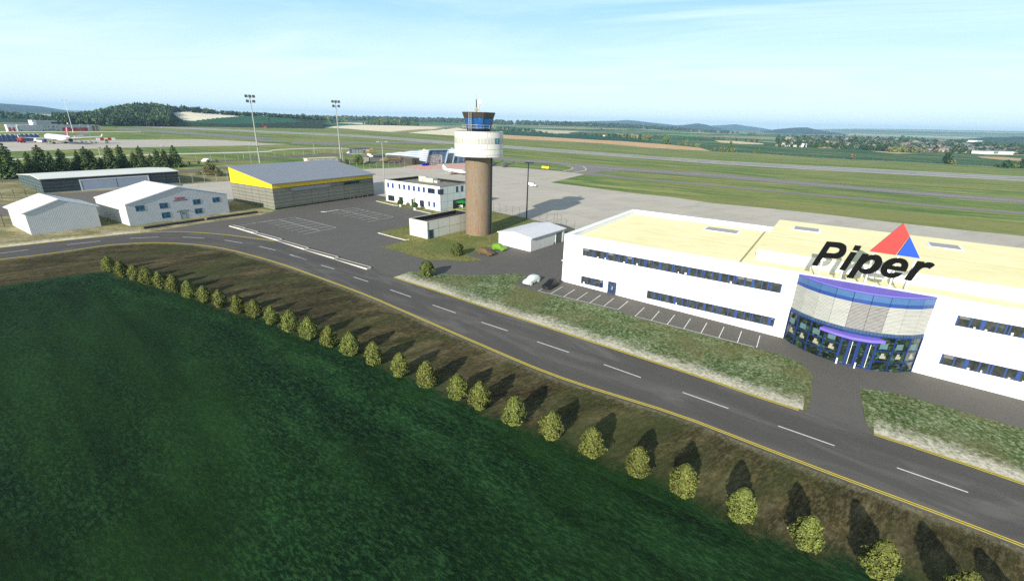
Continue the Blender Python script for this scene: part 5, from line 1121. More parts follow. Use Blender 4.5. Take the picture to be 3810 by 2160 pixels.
# ------------------------------------------------------------------ vehicles
tyre=plain('tyre_rubber',(26,26,26),.85,.1,3); rimm=plain('wheel_rim',(120,120,118),.4,.05,3,.4,.5); carg=glass_mat('car_glass',(30,36,40),.08,.7,1.5); hlamp=plain('headlamp',(200,200,190),.2,.05,3,.6); tlamp=plain('tail_lamp',(130,24,22),.3,.05,3)
CARP=[(-2.12,.62,.36,.62,.70,.55),(-2.05,.78,.26,.80,.92,.66),(-1.75,.84,.24,.90,1.28,.60),(-1.2,.86,.24,.92,1.45,.60),(-.4,.87,.24,.93,1.50,.61),(.2,.87,.24,.93,1.44,.60),(.75,.86,.24,.92,1.12,.66),(1.05,.86,.24,.90,.96,.74),(1.7,.84,.25,.80,.84,.68),(2.05,.74,.30,.66,.70,.55),(2.14,.62,.38,.58,.60,.48)]
VANP=[(-2.25,.74,.34,1.0,1.5,.62),(-2.2,.86,.26,1.1,1.82,.70),(-1.2,.90,.24,1.1,1.90,.74),(.2,.90,.24,1.1,1.88,.74),(.7,.90,.24,1.08,1.72,.70),(1.3,.89,.24,1.02,1.18,.74),(1.9,.84,.26,.86,.98,.70),(2.25,.74,.34,.68,.74,.55)]
def rings(P,sx=1,sz=1):
    R=[]
    for x,w,z0,zb,zr,wr in P:
        x*=sx; R.append([(x,-w*.92,z0*sz),(x,-w,(z0+zb)/2*sz),(x,-w*.97,zb*sz),(x,-wr,zr*sz-.06),(x,-wr*.8,zr*sz),(x,wr*.8,zr*sz),(x,wr,zr*sz-.06),(x,w*.97,zb*sz),(x,w,(z0+zb)/2*sz),(x,w*.92,z0*sz)])
    return R
def car(name,loc,rot,paint,label,cat='car',P=CARP,plainbody=False,sx=1.0,sz=1.0,group=None):
    """body lofted from stations along its length; wheels, glass and lamps are parts"""
    e=empty(name,loc,label,cat,rot,group); m=MB(); m.loft(rings(P,sx,sz)); m.build('body',paint,e,True)
    wx=1.32*sx
    for x in (-wx,wx):
        for s in (-1,1):
            m=MB(); m.lathe([(.31,-.1),(.33,-.06),(.33,.06),(.31,.1)],14); m.v=[(v[0]+x,v[2]+s*.80,v[1]+.33) for v in m.v]
            w_=m.build('wheel',paint if plainbody else tyre,e)
            if not plainbody:
                m=MB(); m.lathe([(.2,0),(.2,.03)],10); m.v=[(v[0]+x,s*(.90+v[2]),v[1]+.33) for v in m.v]; m.build('rim',rimm,w_)
    def pane(name,pts,mat): m=MB(); m.quad(*pts); return m.build(name,mat,e)
    R=rings(P,sx,sz); g=carg if not plainbody else None
    if g:
        k=6 if P is CARP else 4
        def q(i,a,j,b,o): 
            pa,pb=Vector(R[i][a]),Vector(R[i][b]); pc,pd=Vector(R[j][a]),Vector(R[j][b]); c=(pa+pb+pc+pd)/4
            return [c+(v-c)*.84+Vector(o) for v in (pa,pc,pd,pb)]
        if P is CARP:
            pane('windscreen',q(5,4,6,5,(.03,0,.03)),g); pane('rear_window',q(1,4,2,5,(-.03,0,.02)),g)
            for a,b,s in ((2,3,-1),(7,6,1)):
                pane('side_window',q(3,a,4,b,(0,s*.03,.01)),g); pane('side_window',q(4,a,5,b,(0,s*.03,.01)),g)
        else:
            pane('windscreen',q(4,4,5,5,(.03,0,.03)),g)
            for a,b,s in ((2,3,-1),(7,6,1)): pane('side_window',q(3,a,4,b,(0,s*.03,.01)),g)
        for s in (-1,1): 
            m=MB(); m.box(P[-2][0]*sx-.02,P[-2][0]*sx+.07,s*.5-.14,s*.5+.14,.55*sz,.68*sz); m.build('headlight',hlamp,e); m=MB(); m.box(P[1][0]*sx-.07,P[1][0]*sx+.02,s*.55-.1,s*.55+.1,.7*sz,.9*sz); m.build('tail_light',tlamp,e)
    return e
paint=lambda n,c,r=.35: plain(n,c,r,.03,.6,.5)
vrot=math.atan2(-FP.v[1],-FP.v[0])
def shell_car(*a,**k): return car(*a,plainbody=True,**k)
shell_car('parked_car',at(25,2118,742),vrot,paint('pale_mint_paint',(196,208,202)),'pale grey white car without visible windows beside the black one')
shell_car('parked_car',at(25,2380,800),vrot,paint('matt_black_paint',(13,13,13),.55),'black car without visible windows in the first parking bay')
urot=math.atan2(FS.u[1],FS.u[0])
shell_car('parked_car',at(19,720,780),urot+.08,paint('lime_paint',(98,140,34)),'bright lime green car by the white garage shed',sx=.86)
shell_car('parked_car',at(19,415,885),urot+.05,paint('brown_paint',(92,74,46),.5),'brown car on the asphalt below the lime green one',sx=1.0)
vw=paint('van_white',(210,210,206))
e=car('delivery_van',at(24,1440,172),-.62,vw,'white delivery van with roof rack alone on the apron by the dark lamp mast','van',VANP)
m=MB(); 
for y_ in (-.6,.6): m.tube((-1.8,y_,2.0),(.3,y_,2.0),.04,n=4)
for x_ in (-1.6,-.7,.2): m.tube((x_,-.65,2.02),(x_,.65,2.02),.04,n=4)
m.build('roof_rack',dsteel,e)
m=MB(); m.box(-1.2,.6,-.915,-.905,.72,.9); m.build('side_stripe',blk2,e)
car('delivery_van',at(14,1240,880),-.55,vw,'white panel van at the left end of the dark cars by the silver hangar','van',VANP,sx=1.15,sz=1.15)
shell_car('parked_car',at(1,1862,662),2.9,paint('chalk_white_paint',(206,206,202)),'white van shaped car on the road beyond the fence','car',P=VANP,sx=1.1)
shell_car('parked_car',at(14,430,740),3.0,paint('chalk_white_paint',(206,206,202)),'white car at the left wall of the glazed kiosk','car',sx=1.0)
for (x,y),c,n,lb in (((1385,890),(58,62,66),'charcoal_paint','charcoal car next to the white panel van by the silver hangar'),((1485,885),(72,62,52),'bronze_paint','bronze car between charcoal and blue cars by the silver hangar'),((1600,868),(44,70,120),'car_blue_paint','blue car in the row by the silver hangar'),((1735,862),(66,46,44),'maroon_paint','maroon car nearest the silver hangar end'),((1060,880),(104,108,110),'silver_paint','silver car partly behind the utility cabin')):
    car('parked_car',at(14,x,y),-1.0,paint(n,c),lb,group='cars parked by the silver hangar')
# apron vehicles far left
olv=paint('olive_paint',(112,112,96)); trd=paint('tanker_red',(150,40,32))
e=car('service_van',at(11,2320,655),-.9,olv,'grey service van on the airliner apron below the red white barrier','van',VANP,sx=1.35,sz=1.35)
p=at(11,480,645); e=empty('tanker_truck',p,'red tanker truck in front of the blue barrier left of the airliner','truck',2.6)
m=MB(); m.lathe([(.6,-3.2),(1.25,-2.9),(1.25,2.2),(.6,2.5)],16,(0,2.15),'x'); m.build('tank',trd,e,True); m=MB(); m.box(2.6,4.3,-1.1,1.1,.6,2.7); c_=m.build('cab',trd,e); m=MB(); m.box(4.3,4.34,-.95,.95,1.6,2.5); m.build('windscreen',carg,c_); m=MB(); m.box(-3.3,4.2,-.9,.9,.55,.9); m.build('chassis',tyre,e)
for x in (-2.4,-1.2,3.2):
    for s in (-1,1): m=MB(); m.lathe([(.5,-.18),(.5,.18)],12); m.v=[(v[0]+x,v[2]+s*.95,v[1]+.5) for v in m.v]; m.build('wheel',tyre,e)
p=at(11,900,642); e=empty('pushback_tug',p,'long low white aircraft tug under the airliner nose','tug',2.9)
m=MB(); m.box(-5,5,-1.3,1.3,.5,1.5); m.build('body',whp,e); m=MB(); m.box(2.6,4.6,-1.1,1.1,1.5,2.7); c_=m.build('cab',whp,e); m=MB(); m.box(4.6,4.64,-.9,.9,1.7,2.5); m.build('windscreen',carg,c_)
for x in (-3.5,3.5):
    for s in (-1,1): m=MB(); m.lathe([(.6,-.2),(.6,.2)],12); m.v=[(v[0]+x,v[2]+s*1.2,v[1]+.6) for v in m.v]; m.build('wheel',tyre,e)
for (x,y),lb,sx_ in (((1825,640),'dark baggage cart to the right of the airliner',1.6),((2040,650),'pale low baggage dolly right of the dark cart',1.8)):
    e=empty('baggage_cart',at(11,x,y),lb,'cart',.4); m=MB(); m.box(-sx_,sx_,-.8,.8,.45,.65); m.build('deck',galv if sx_>1.7 else dsteel,e)
    m=MB(); m.box(-sx_,-sx_+.08,-.8,.8,.65,1.5); m.build('end_rail',galv,e)
    for x_ in (-sx_*.7,sx_*.7): m=MB(); m.tube((x_,-.85,.25),(x_,.85,.25),.25,n=10); m.build('wheel',tyre,e)
a,b=at(11,2095,600),at(11,2500,596); F_=Frame(a,b); e=empty('striped_barrier',F_.O,'red and white striped barrier at the end of the airliner apron','barrier',F_.rot)
for i in range(5): m=MB(); m.box(F_.L*i/5,F_.L*(i+1)/5,-.3,.3,0,2.0); m.build('section',whp if i%2==0 else redp,e)
a,b=at(11,-150,640),at(11,875,612); F_=Frame(a,b); e=empty('blast_fence',F_.O,'long blue slatted blast fence behind the red tanker','fence',F_.rot); bl2=plain('blast_blue',(44,78,140),.5,.12,.5); nb=10
for i in range(nb):
    m=MB(); x0,x1=F_.L*i/nb+.2,F_.L*(i+1)/nb-.2
    for j in range(5): m.add([(x0,-.6+.3*j*.6,.3+j*.9),(x1,-.6+.3*j*.6,.3+j*.9),(x1,-.1+.3*j*.6,1.1+j*.9),(x0,-.1+.3*j*.6,1.1+j*.9),(x0,-.5+.3*j*.6,.3+j*.9),(x1,-.5+.3*j*.6,.3+j*.9),(x1,0+.3*j*.6,1.1+j*.9),(x0,0+.3*j*.6,1.1+j*.9)],[(0,1,2,3),(7,6,5,4),(0,4,5,1),(1,5,6,2),(2,6,7,3),(3,7,4,0)])
    m.build('slat_panel',bl2,e)
for i in range(nb+1): m=MB(); x0=F_.L*i/nb; m.box(x0-.12,x0+.12,-.2,1.4,0,5.2); m.build('post',galv,e)
# ------------------------------------------------------------------ aircraft
wpl=plain('aircraft_white',(214,213,208),.3,.02,.3,.5); fred=plain('fin_red',(176,40,56),.4,.05,.5); fblue=plain('fin_blue',(50,70,124),.4,.05,.5); gunm=plain('gun_grey',(74,80,82),.5,.1,1); acg=glass_mat('cockpit_glass',(24,30,36),.08,.7)
def wing(m,root,tip,ch0,ch1,th,y0=0):
    """swept panel: root and tip leading-edge points, chords along -x"""
    f=lambda p,c,t_:[(p[0],p[1],p[2]),(p[0]-c*.35,p[1],p[2]+t_),(p[0]-c,p[1],p[2]),(p[0]-c*.4,p[1],p[2]-t_*.7)]
    return m.loft([f(root,ch0,th),f(tip,ch1,th*.4)])
def finpl(m,pts,w): n=len(pts); return m.add([(x,-w,z) for x,z in pts]+[(x,w,z) for x,z in pts],[tuple(range(n)),tuple(range(n,2*n))[::-1]]+[(i,(i+1)%n,(i+1)%n+n,i+n) for i in range(n)])
g1,g2=Vector(at(11,1170,668)),Vector(at(11,1435,663)); gc=(g1+g2)/2; ga=(g2-g1).normalized(); k=.73
AL=empty('airliner',gc,'white twin engined airliner with red and blue tail parked far left','airliner',math.atan2(ga.x,-ga.y))
def ell(x,rz,rw,zc): return [(x,rw*cos(2*pi*i/20),zc+rz*sin(2*pi*i/20)) for i in range(20)]
fus=[(33,.15,4.9),(32.2,1.2,4.9),(30.5,2.1,5.1),(27.5,2.7,5.3),(24,2.82,5.35),(-10,2.82,5.35),(-16,2.5,5.7),(-22,1.75,6.3),(-27,.95,6.9),(-30,.35,7.3)]
m=MB(); m.loft([ell(x*k,r*k,r*k,z*k) for x,r,z in fus]); m.build('fuselage',wpl,AL,True)
m=MB(); wing(m,(9*k,2.3*k,4.1*k),(-9*k,29*k,6.4*k),10.5*k,2.6*k,.55*k); m.build('wing',wpl,AL); m=MB(); wing(m,(9*k,-2.3*k,4.1*k),(-9*k,-29*k,6.4*k),10.5*k,2.6*k,.55*k); m.build('wing',wpl,AL)
for s in (-1,1):
    m=MB(); m.loft([[(-9*k,s*29*k,6.3*k),(-11.6*k,s*29*k,6.3*k),(-11.6*k,s*29.2*k,6.4*k),(-9*k,s*29.2*k,6.4*k)],[(-11.5*k,s*29.8*k,8.8*k),(-12.8*k,s*29.8*k,8.8*k),(-12.8*k,s*29.95*k,8.8*k),(-11.5*k,s*29.95*k,8.8*k)]]); m.build('winglet',wpl,AL)
    m=MB(); wing(m,(-22*k,s*1.2*k,6.9*k),(-28*k,s*9.8*k,7.7*k),5.4*k,2.0*k,.3*k); m.build('tailplane',wpl,AL)
    m=MB(); m.lathe([(.9*k,1*k),(1.45*k,2.5*k),(1.5*k,4*k),(1.25*k,7*k),(1.2*k,7.2*k),(.4*k,6.6*k)],16,(s*9.4*k,2.75*k),'x'); en=m.build('engine',plain('engine_blue',(40,58,112),.35,.05,.6),AL,True); m=MB(); m.lathe([(1.1*k,7.21*k),(1.1*k,7.25*k)],14,(s*9.4*k,2.75*k),'x'); m.build('intake',tyre,en); m=MB(); m.box(2*k,5*k,s*9.4*k-.12,s*9.4*k+.12,3.9*k,5.0*k); m.build('pylon',wpl,en)
    m=MB(); m.tube((-.5*k,s*4.3*k,.8*k),(0,s*4.0*k,4.4*k),.25*k,n=8); lg=m.build('main_gear',galv,AL); m=MB(); 
    for x in (-.95,.95):
        for q in (-.55,.55): m.tube((x*k-.5*k,(s*4.3+q-.2)*k,.68*k),(x*k-.5*k,(s*4.3+q+.2)*k,.68*k),.68*k,n=12)
    m.build('wheel_bogie',tyre,lg)
m=MB(); m.tube((25*k,0,.6*k),(25*k,0,3.5*k),.2*k,n=8); lg=m.build('nose_gear',galv,AL); m=MB(); m.tube((25*k,-.5*k,.5*k),(25*k,.5*k,.5*k),.5*k,n=12); m.build('wheel',tyre,lg)
m=MB(); finpl(m,[(-19*k,7.6*k),(-27.2*k,7.6*k),(-30.2*k,15.8*k),(-27.2*k,15.8*k)],.22*k); fn=m.build('tail_fin',fred,AL)
m=MB(); finpl(m,[(-19*k,7.6*k),(-23.2*k,7.6*k),(-25.6*k,11.2*k),(-22.1*k,10.6*k)],.25*k); finpl(m,[(-25.9*k,14.2*k),(-28.2*k,14.2*k),(-29.1*k,15.85*k),(-27.2*k,15.85*k)],.25*k); m.build('blue_field',fblue,fn)
m=MB(); finpl(m,[(-24.9*k,7.7*k),(-25.4*k,7.7*k),(-28.6*k,15.5*k),(-28.2*k,15.5*k)],.26*k); finpl(m,[(-26.3*k,7.7*k),(-26.7*k,7.7*k),(-29.6*k,15.5*k),(-29.3*k,15.5*k)],.26*k); m.build('white_stripe',wpl,fn)
m=MB(); m.quad((31.2*k,-1.5*k,5.9*k),(31.9*k,0,6.0*k),(31.9*k,.02*k,5.5*k),(31.4*k,-1.6*k,5.4*k)); m.quad((31.2*k,1.5*k,5.9*k),(31.9*k,0,6.05*k),(31.9*k,.02*k,5.5*k),(31.4*k,1.6*k,5.4*k)); m.build('cockpit_window',acg,AL)
# business jet
j0,j1=Vector(at(12,1885,872)),Vector(at(12,2370,925)); jd=(j1-j0).normalized()
J=empty('business_jet',j0+jd*7.2,'small white and pink red business jet half behind the tower on the apron','jet',math.atan2(jd.y,jd.x))
pinkr=plain('jet_red',(180,44,60),.4,.04,.5)
m=MB(); m.loft([ell(x,r,r,z) for x,r,z in ((7.6,.08,1.35),(7.0,.38,1.4),(6.0,.68,1.52),(4.6,.88,1.65),(2,.95,1.7),(-3,.95,1.72),(-5,.72,1.95),(-6.6,.42,2.2),(-7.6,.15,2.35))]); m.build('fuselage',wpl,J,True)
for s in (-1,1):
    m=MB(); wing(m,(1.2,s*.8,1.05),(-.8,s*7.2,1.45),2.6,1.1,.16); m.build('wing',wpl,J); m=MB(); wing(m,(-7.2,s*.05,4.55),(-8.2,s*2.6,4.6),1.6,.8,.1); m.build('tailplane',wpl,J)
    m=MB(); m.lathe([(.2,-5.2),(.42,-4.9),(.46,-3.3),(.36,-2.9)],14,(s*1.35,2.15),'x'); m.build('engine',wpl,J,True)
    m=MB()
    for i in range(6): m.box(3.4-i*1.05,3.75-i*1.05,s*.955-.02*s if s>0 else -.965,s*.965 if s>0 else -.945,1.78,2.08)
    m.build('cabin_windows',acg,J)
    m=MB(); finpl(m,[(2.2,1.1),(-1.8,1.75),(-4.4,2.3),(-4.6,1.9),(-1.5,.95)],.01); m.v=[(x,s*(.93 if x>-3 else .80)+y,z) for x,y,z in m.v]; m.build('red_flash',pinkr,J)
    m=MB(); m.tube((-1,s*1.4,.3),(-1,s*1.3,1.2),.07); m.tube((-1,s*1.4-.1,.3),(-1,s*1.4+.1,.3),.3,n=10); m.build('main_gear',tyre,J)
m=MB(); m.tube((5,0,.25),(5,0,1.2),.06).tube((5,-.1,.25),(5,.1,.25),.25,n=10); m.build('nose_gear',tyre,J)
m=MB(); finpl(m,[(-4.6,2.3),(-7.4,2.5),(-8.6,4.6),(-7.2,4.6)],.1); f_=m.build('tail_fin',wpl,J); m=MB(); finpl(m,[(-4.9,2.35),(-7.2,2.45),(-7.5,3.0),(-5.5,2.9)],.115); m.build('red_flash',pinkr,f_)
m=MB(); 
for s in (-1,1): m.quad((6.1,s*.1,2.17),(5.2,s*.1,2.45),(5.1,s*.72,2.2),(5.95,s*.58,1.95))
m.build('windscreen',acg,J)
def heli(loc,rot,label,body,scale=1.0,blades=2,ang=.4):
    h=empty('helicopter',loc,label,'helicopter',rot); s=scale
    m=MB(); m.loft([ell(x*s,rz*s,rw*s,z*s) for x,rz,rw,z in ((3.0,.15,.15,1.05),(2.6,.55,.6,1.15),(1.8,.9,.9,1.35),(.6,1.08,1.05,1.5),(-.8,1.05,1.0,1.55),(-1.9,.7,.6,1.7),(-2.6,.42,.36,1.8),(-6.0,.2,.16,2.05),(-6.6,.14,.1,2.1))]); m.build('fuselage',body,h,True)
    m=MB(); finpl(m,[(-5.9*s,2.0*s),(-6.7*s,2.0*s),(-7.6*s,3.6*s),(-7.0*s,3.6*s)],.08*s); m.build('tail_fin',body,h); m=MB(); m.box(-5.2*s,-4.6*s,-1.0*s,1.0*s,1.95*s,2.02*s); m.build('stabiliser',body,h)
    m=MB(); m.loft([[(x*s,y*s,z*s) for x,y,z in q] for q in ([(1.1,-.5,2.35),(-1.4,-.5,2.45),(-1.4,.5,2.45),(1.1,.5,2.35)],[(.6,-.35,2.8),(-1.0,-.35,2.85),(-1.0,.35,2.85),(.6,.35,2.8)])]); m.tube((-.1*s,0,2.8*s),(-.1*s,0,3.45*s),.1*s); m.build('engine_cowling',body,h)
    m=MB()
    for i in range(blades):
        a=ang+2*pi*i/blades; c_,q=cos(a),sin(a); m.loft([[((-.1+r*c_-w*q)*s,(r*q+w*c_)*s,(3.42-dr)*s+t_) for w,t_ in ((-.16,0),(.16,0),(.16,.04),(-.16,.04))] for r,dr in ((.2,0),(5.6,.25))])
    m.build('main_rotor',gunm,h)
    m=MB(); m.box(-7.35*s,-7.2*s,.1*s,.16*s,2.1*s,4.0*s); m.build('tail_rotor',gunm,h)
    for q in (-1,1): m=MB(); m.tube((1.9*s,q*1.05*s,.12*s),(-1.8*s,q*1.05*s,.12*s),.07*s).tube((.9*s,q*1.05*s,.12*s),(.9*s,q*.6*s,.75*s),.05*s).tube((-.9*s,q*1.05*s,.12*s),(-.9*s,q*.6*s,.75*s),.05*s); m.build('skid',gunm,h)
    m=MB()
    for q in (-1,1): m.quad((2.62*s,q*.1*s,1.75*s),(1.7*s,q*.12*s,2.33*s),(1.6*s,q*.80*s,1.98*s),(2.4*s,q*.58*s,1.5*s))
    m.build('windscreen',acg,h); return h
a,b=Vector(at(14,1600,1105)),Vector(at(14,2190,1120)); d=(a-b).normalized(); heli(a-d*3.2,math.atan2(d.y,d.x),'olive yellow helicopter parked against the dark yard building',plain('olive_yellow',(106,100,60),.5,.1,1),1.25,2,1.5)
gh=plain('helicopter_grey',(82,90,90),.5,.1,1)
heli(at(3,1166,655),radians(222),'dark grey helicopter on the apron, right of the pair by the tower',gh,1.0,2,.3); heli(at(3,1068,645),radians(222),'dark grey helicopter half hidden behind the tower shaft',gh,1.0,2,.5)
p=at(22,262,318); e=empty('equipment_hut',p,'small red equipment hut with a thin mast beside the runway','hut',.3); m=MB(); m.box(-2.2,2.2,-1.6,1.6,0,2.4); m.build('body',redp,e); m=MB(); m.prof([(-2.4,2.4),(2.4,2.4),(0,3.3)],-1.7,1.7); m.build('roof',redp,e); m=MB(); m.tube((-4,0,0),(-4,0,13),.18,n=5); m.build('mast',redp,e)
# ------------------------------------------------------------------ trees and bushes
bark=plain('bark',(74,62,50),.9,.25,2)
lf_verge=leafy('olive_leaves',(60,67,30),(126,132,66),1.6); lf_con=leafy('conifer_needles',(26,44,26),(98,116,64),.45); lf_bush=leafy('bush_leaves',(38,50,24),(112,122,62),.9)
lf_dry=leafy('olive_bush_leaves',(66,70,42),(132,130,84),.5); lf_dark=leafy('dark_leaves',(22,42,24),(70,96,54),.12); lf_mid=leafy('green_leaves',(34,58,30),(108,128,66),.12); lf_lite=leafy('yellow_green_leaves',(62,76,42),(138,144,86),.12); lf_rust=leafy('autumn_leaves',(84,78,52),(136,118,84),.12); lf_for=leafy('forest_leaves',(26,46,28),(78,98,58),.02)
def leafq(m,p,n,s,asp=1.5):
    n=Vector(n); n=n.normalized() if n.length>1e-6 else Vector((0,0,1)); a=n.orthogonal().normalized(); t_=rnd.random()*6.28
    u=a*cos(t_)+n.cross(a)*sin(t_); w=n.cross(u); u=u*s*.5*asp; w=w*s*.5
    m.add([p-u-w*.5,p+u*.2-w,p+u,p+u*.2+w],[(0,1,2,3)])
def rv(): return Vector((rnd.gauss(0,1),rnd.gauss(0,1),rnd.gauss(0,1)))
def crown_ovoid(h,rmax,zlow,n,ls,seed,pw=.75,shape=None):
    """dense ovoid crown with an uneven outline, made of single leaves"""
    m=MB(); off_=Vector((seed*7.1,seed*3.3,0)); R=shape or (lambda t_: rmax*(sin(pi*min(1,t_*.92+.10))**pw))
    for i in range(n):
        t_=rnd.random()**.9; z_=zlow+(h-zlow)*t_; a=rnd.random()*2*pi
        lump=1+.42*mnoise.noise(Vector((cos(a)*1.6,sin(a)*1.6,z_*1.25))+off_)+.34*mnoise.noise(Vector((cos(a)*4.5,sin(a)*4.5,z_*4))+off_)
        r=R(t_)*lump*(1-.30*rnd.random()**2.2)
        p=Vector((r*cos(a),r*sin(a),z_)); nrm=Vector((cos(a),sin(a),.5*(t_-.35)))+rv()*.55; leafq(m,p,nrm,ls*(.7+.6*rnd.random()))
    # shaded inner mass behind the leaves
    k=[(max(.02,R(q)*.62),zlow+(h-zlow)*q*.94+.02) for q in (0,.15,.35,.55,.75,.92,1)]; m.lathe(k,9)
    return m
def trunk(h,r,lean=.0,limbs=3):
    m=MB(); m.tube((0,0,-.2),(lean,0,h),r,r*.45,7)
    for i in range(limbs):
        a=2*pi*i/max(1,limbs)+.6; z_=h*(.45+.15*i); m.tube((lean*z_/h,0,z_),(lean+cos(a)*h*.35,sin(a)*h*.35,z_+h*.45),r*.45,r*.12,5)
    return m
def tree(name,label,cat,cm,tm,leaf,loc,rot=0,scale=1,group=None):
    e=empty(name,loc,label,cat,rot,group); e.scale=(scale,)*3 if isinstance(scale,(int,float)) else scale
    cm.build('crown',leaf,e); tm.build('trunk',bark,e); return e
# row of small trees between field and road
ORD=['first','second','third','fourth','fifth','sixth','seventh','eighth','ninth','tenth','eleventh','twelfth','thirteenth','fourteenth','fifteenth','sixteenth']
RN=len(row); protos=[]
for i,p in enumerate(row):
    if i==RN-1: lb='clipped olive green tree, nearest of the roadside row, beyond the lower picture edge'
    elif i<16: lb='clipped olive green tree, '+ORD[i]+' from the far end of the roadside row'
    else: lb='clipped olive green tree, '+ORD[RN-1-i]+' from the near end of the roadside row'
    loc=(p.x,p.y,hgt(p.x,p.y)); s=(.80+.09*rnd.random())*(.92 if i<12 else 1); s=(s,s,s*1.12); r_=rnd.random()*6.28
    if len(protos)<3:
        protos.append(tree('clipped_tree',lb,'tree',crown_ovoid(3.35,1.12,.10,5600,.135,i+1,.75,lambda t_: 1.16*(min(1,(t_+.06)/.30)**.6)*(1-max(0,(t_-.30)/.74)**2.3)+.06),trunk(1.6,.08),lf_verge,loc,r_,s,'small trees along the field beside the road'))
    else: dup(protos[i%3],loc,r_,lb,s)
# shrubs on the lawns, planters at the office door
p=at('V',1147,640); tree('lawn_shrub','upright green shrub alone on the tower lawn near the brown car','shrub',crown_ovoid(2.9,1.25,.05,4200,.17,11,.6),trunk(1,.08),lf_bush,p)
p=at('V',1072,692); tree('lawn_shrub','upright green shrub at the tip of the grass island by the road','shrub',crown_ovoid(3.2,1.3,.05,4200,.17,12,.6),trunk(1,.08),lf_bush,p)
for (x,y),lb in (((387,640),'green shrub in a white tub, left of the pair at the office front'),((617,690),'green shrub in a white tub, right of the pair at the office door')):
    e=empty('potted_shrub',at(15,x,y),lb,'potted plant',0,'potted shrubs at the office'); m=MB(); m.lathe([(.34,0),(.52,.8),(.56,.82),(.56,.92),(.46,.92),(.44,.8)],16); m.build('pot',plw,e); c=crown_ovoid(2.5,.95,.85,1800,.17,13+x,.6); c.build('crown',leafy('shrub_leaves',(24,50,26),(84,112,58),1.2) if x==387 else bpy.data.materials['shrub_leaves'],e)
for (x,y),lb in (((1708,687),'leftmost'),((1792,680),'second'),((1878,670),'third'),((1955,668),'rightmost')):
    q=at(1,x,y); tree('clipped_bush','small round clipped bush on the road verge, '+lb+' of four by the white van','bush',crown_ovoid(1.7,.62,.05,500,.2,x,.6),trunk(.6,.05),lf_dry,q,0,1,'clipped bushes on the road verge')
def broad(seed,h=10,w=4.2,n=1500,ls=.55,nclump=11,low=.18):
    """broad crown: leaf clumps around a forked stem, sky showing between them"""
    m=MB(); rr=random.Random(seed); cl=[]
    for i in range(nclump):
        t_=(i+.5)/nclump; z_=h*(low+.12+(.78-low)*t_); a=i*2.4+rr.random(); r=w*(sin(pi*min(1,.18+t_*.78))**.8)*(.35+.45*rr.random()); cl.append((Vector((r*cos(a),r*sin(a),z_)),w*(.36+.22*rr.random())))
    for i in range(n):
        c,r=cl[i%nclump]; d=rv().normalized(); d.z*=.8; p=c+d*r*(.55+.45*rr.random()**.5); leafq(m,p,d+rv()*.5+Vector((0,0,.2)),ls*(.7+.6*rr.random()))
    return m
def conifer(seed,h=10,w=3.4,n=3600,ls=.50):
    """whorls of drooping boughs on a straight stem"""
    m=MB(); rr=random.Random(seed); lv=13
    for L in range(lv):
        t_=L/(lv-1); z_=h*(.06+.9*t_); R=w*((1-t_)**.58*.92+.07)*(.82+.36*rr.random()); nb=max(4,int(9*(1-t_)+4)); a0=rr.random()*6.28
        for b in range(nb):
            a=a0+2*pi*b/nb+rr.uniform(-.25,.25); rl=R*(.7+.45*rr.random()); k=max(6,int(n/lv/nb))
            for q in range(k):
                s=(rr.random()**.6); r=rl*s; dz=-.16*r*s+.10*rr.gauss(0,1)*(1-.5*t_)*2
                p=Vector((r*cos(a)+rr.gauss(0,.16*rl),r*sin(a)+rr.gauss(0,.16*rl),z_+dz)); leafq(m,p,Vector((cos(a)*.6,sin(a)*.6,.7))+rv()*.5,ls*(.7+.6*rr.random())*(1-.4*t_),1.7)
    return m
for (x,y,tx_,ty_,s_),lb in (((1905,782,1920,672,4.6),'large olive brown bush behind the fence left of the yellow hangar'),((1975,790,1975,722,3.0),'smaller olive brown bush leaning against the large one left of the yellow hangar')):
    q=at(1,x,y); h_=top_of(q,1,tx_,ty_); tree('olive_bush',lb,'bush',broad(x,10,6.5,1500,.7,10,.0),trunk(4,.3),lf_dry,q,0,(h_/10*1.0,h_/10*1.0,h_/10))
q=at(1,1800,782); tree('olive_bush','tiny straw coloured bush behind the fence by the olive bushes','bush',broad(5,10,8,600,.9,8,.0),trunk(3,.3),lf_dry,q,0,.17)
for (x,y,tx_,ty_,wk),lb in (((310,1160,300,955,.9),'round dark green bush next to the thin pale lamp post'),((760,1150,740,815,1.0),'large round green bush beside the grey utility cabin')):
    q=at(14,x,y); h_=top_of(q,14,tx_,ty_); tree('green_bush',lb,'bush',broad(x,10,6.8*wk,1700,.75,11,.0),trunk(4,.3),lf_bush,q,0,(h_/10*.85,h_/10*.85,h_/10))
CON=[(115,802,95,488,150),(30,806,10,600,120),(205,772,200,630,85),(290,762,285,565,95),(400,752,365,505,150),(490,750,480,565,95),(585,742,545,540,120),(683,734,680,655,70),(728,730,725,555,85),(805,730,780,520,130),(858,728,835,550,95),(928,724,925,620,75),(1018,720,975,510,120),(1112,705,1100,505,100),(1152,712,1150,615,80),(1228,710,1215,565,75),(1290,708,1265,515,100),(1378,706,1370,590,75),(1436,706,1425,545,100),(1504,705,1490,545,90),(1594,700,1575,510,115)]
cps=[]
CW=['first','second','third','fourth','fifth','sixth','seventh','eighth','ninth','tenth','eleventh']
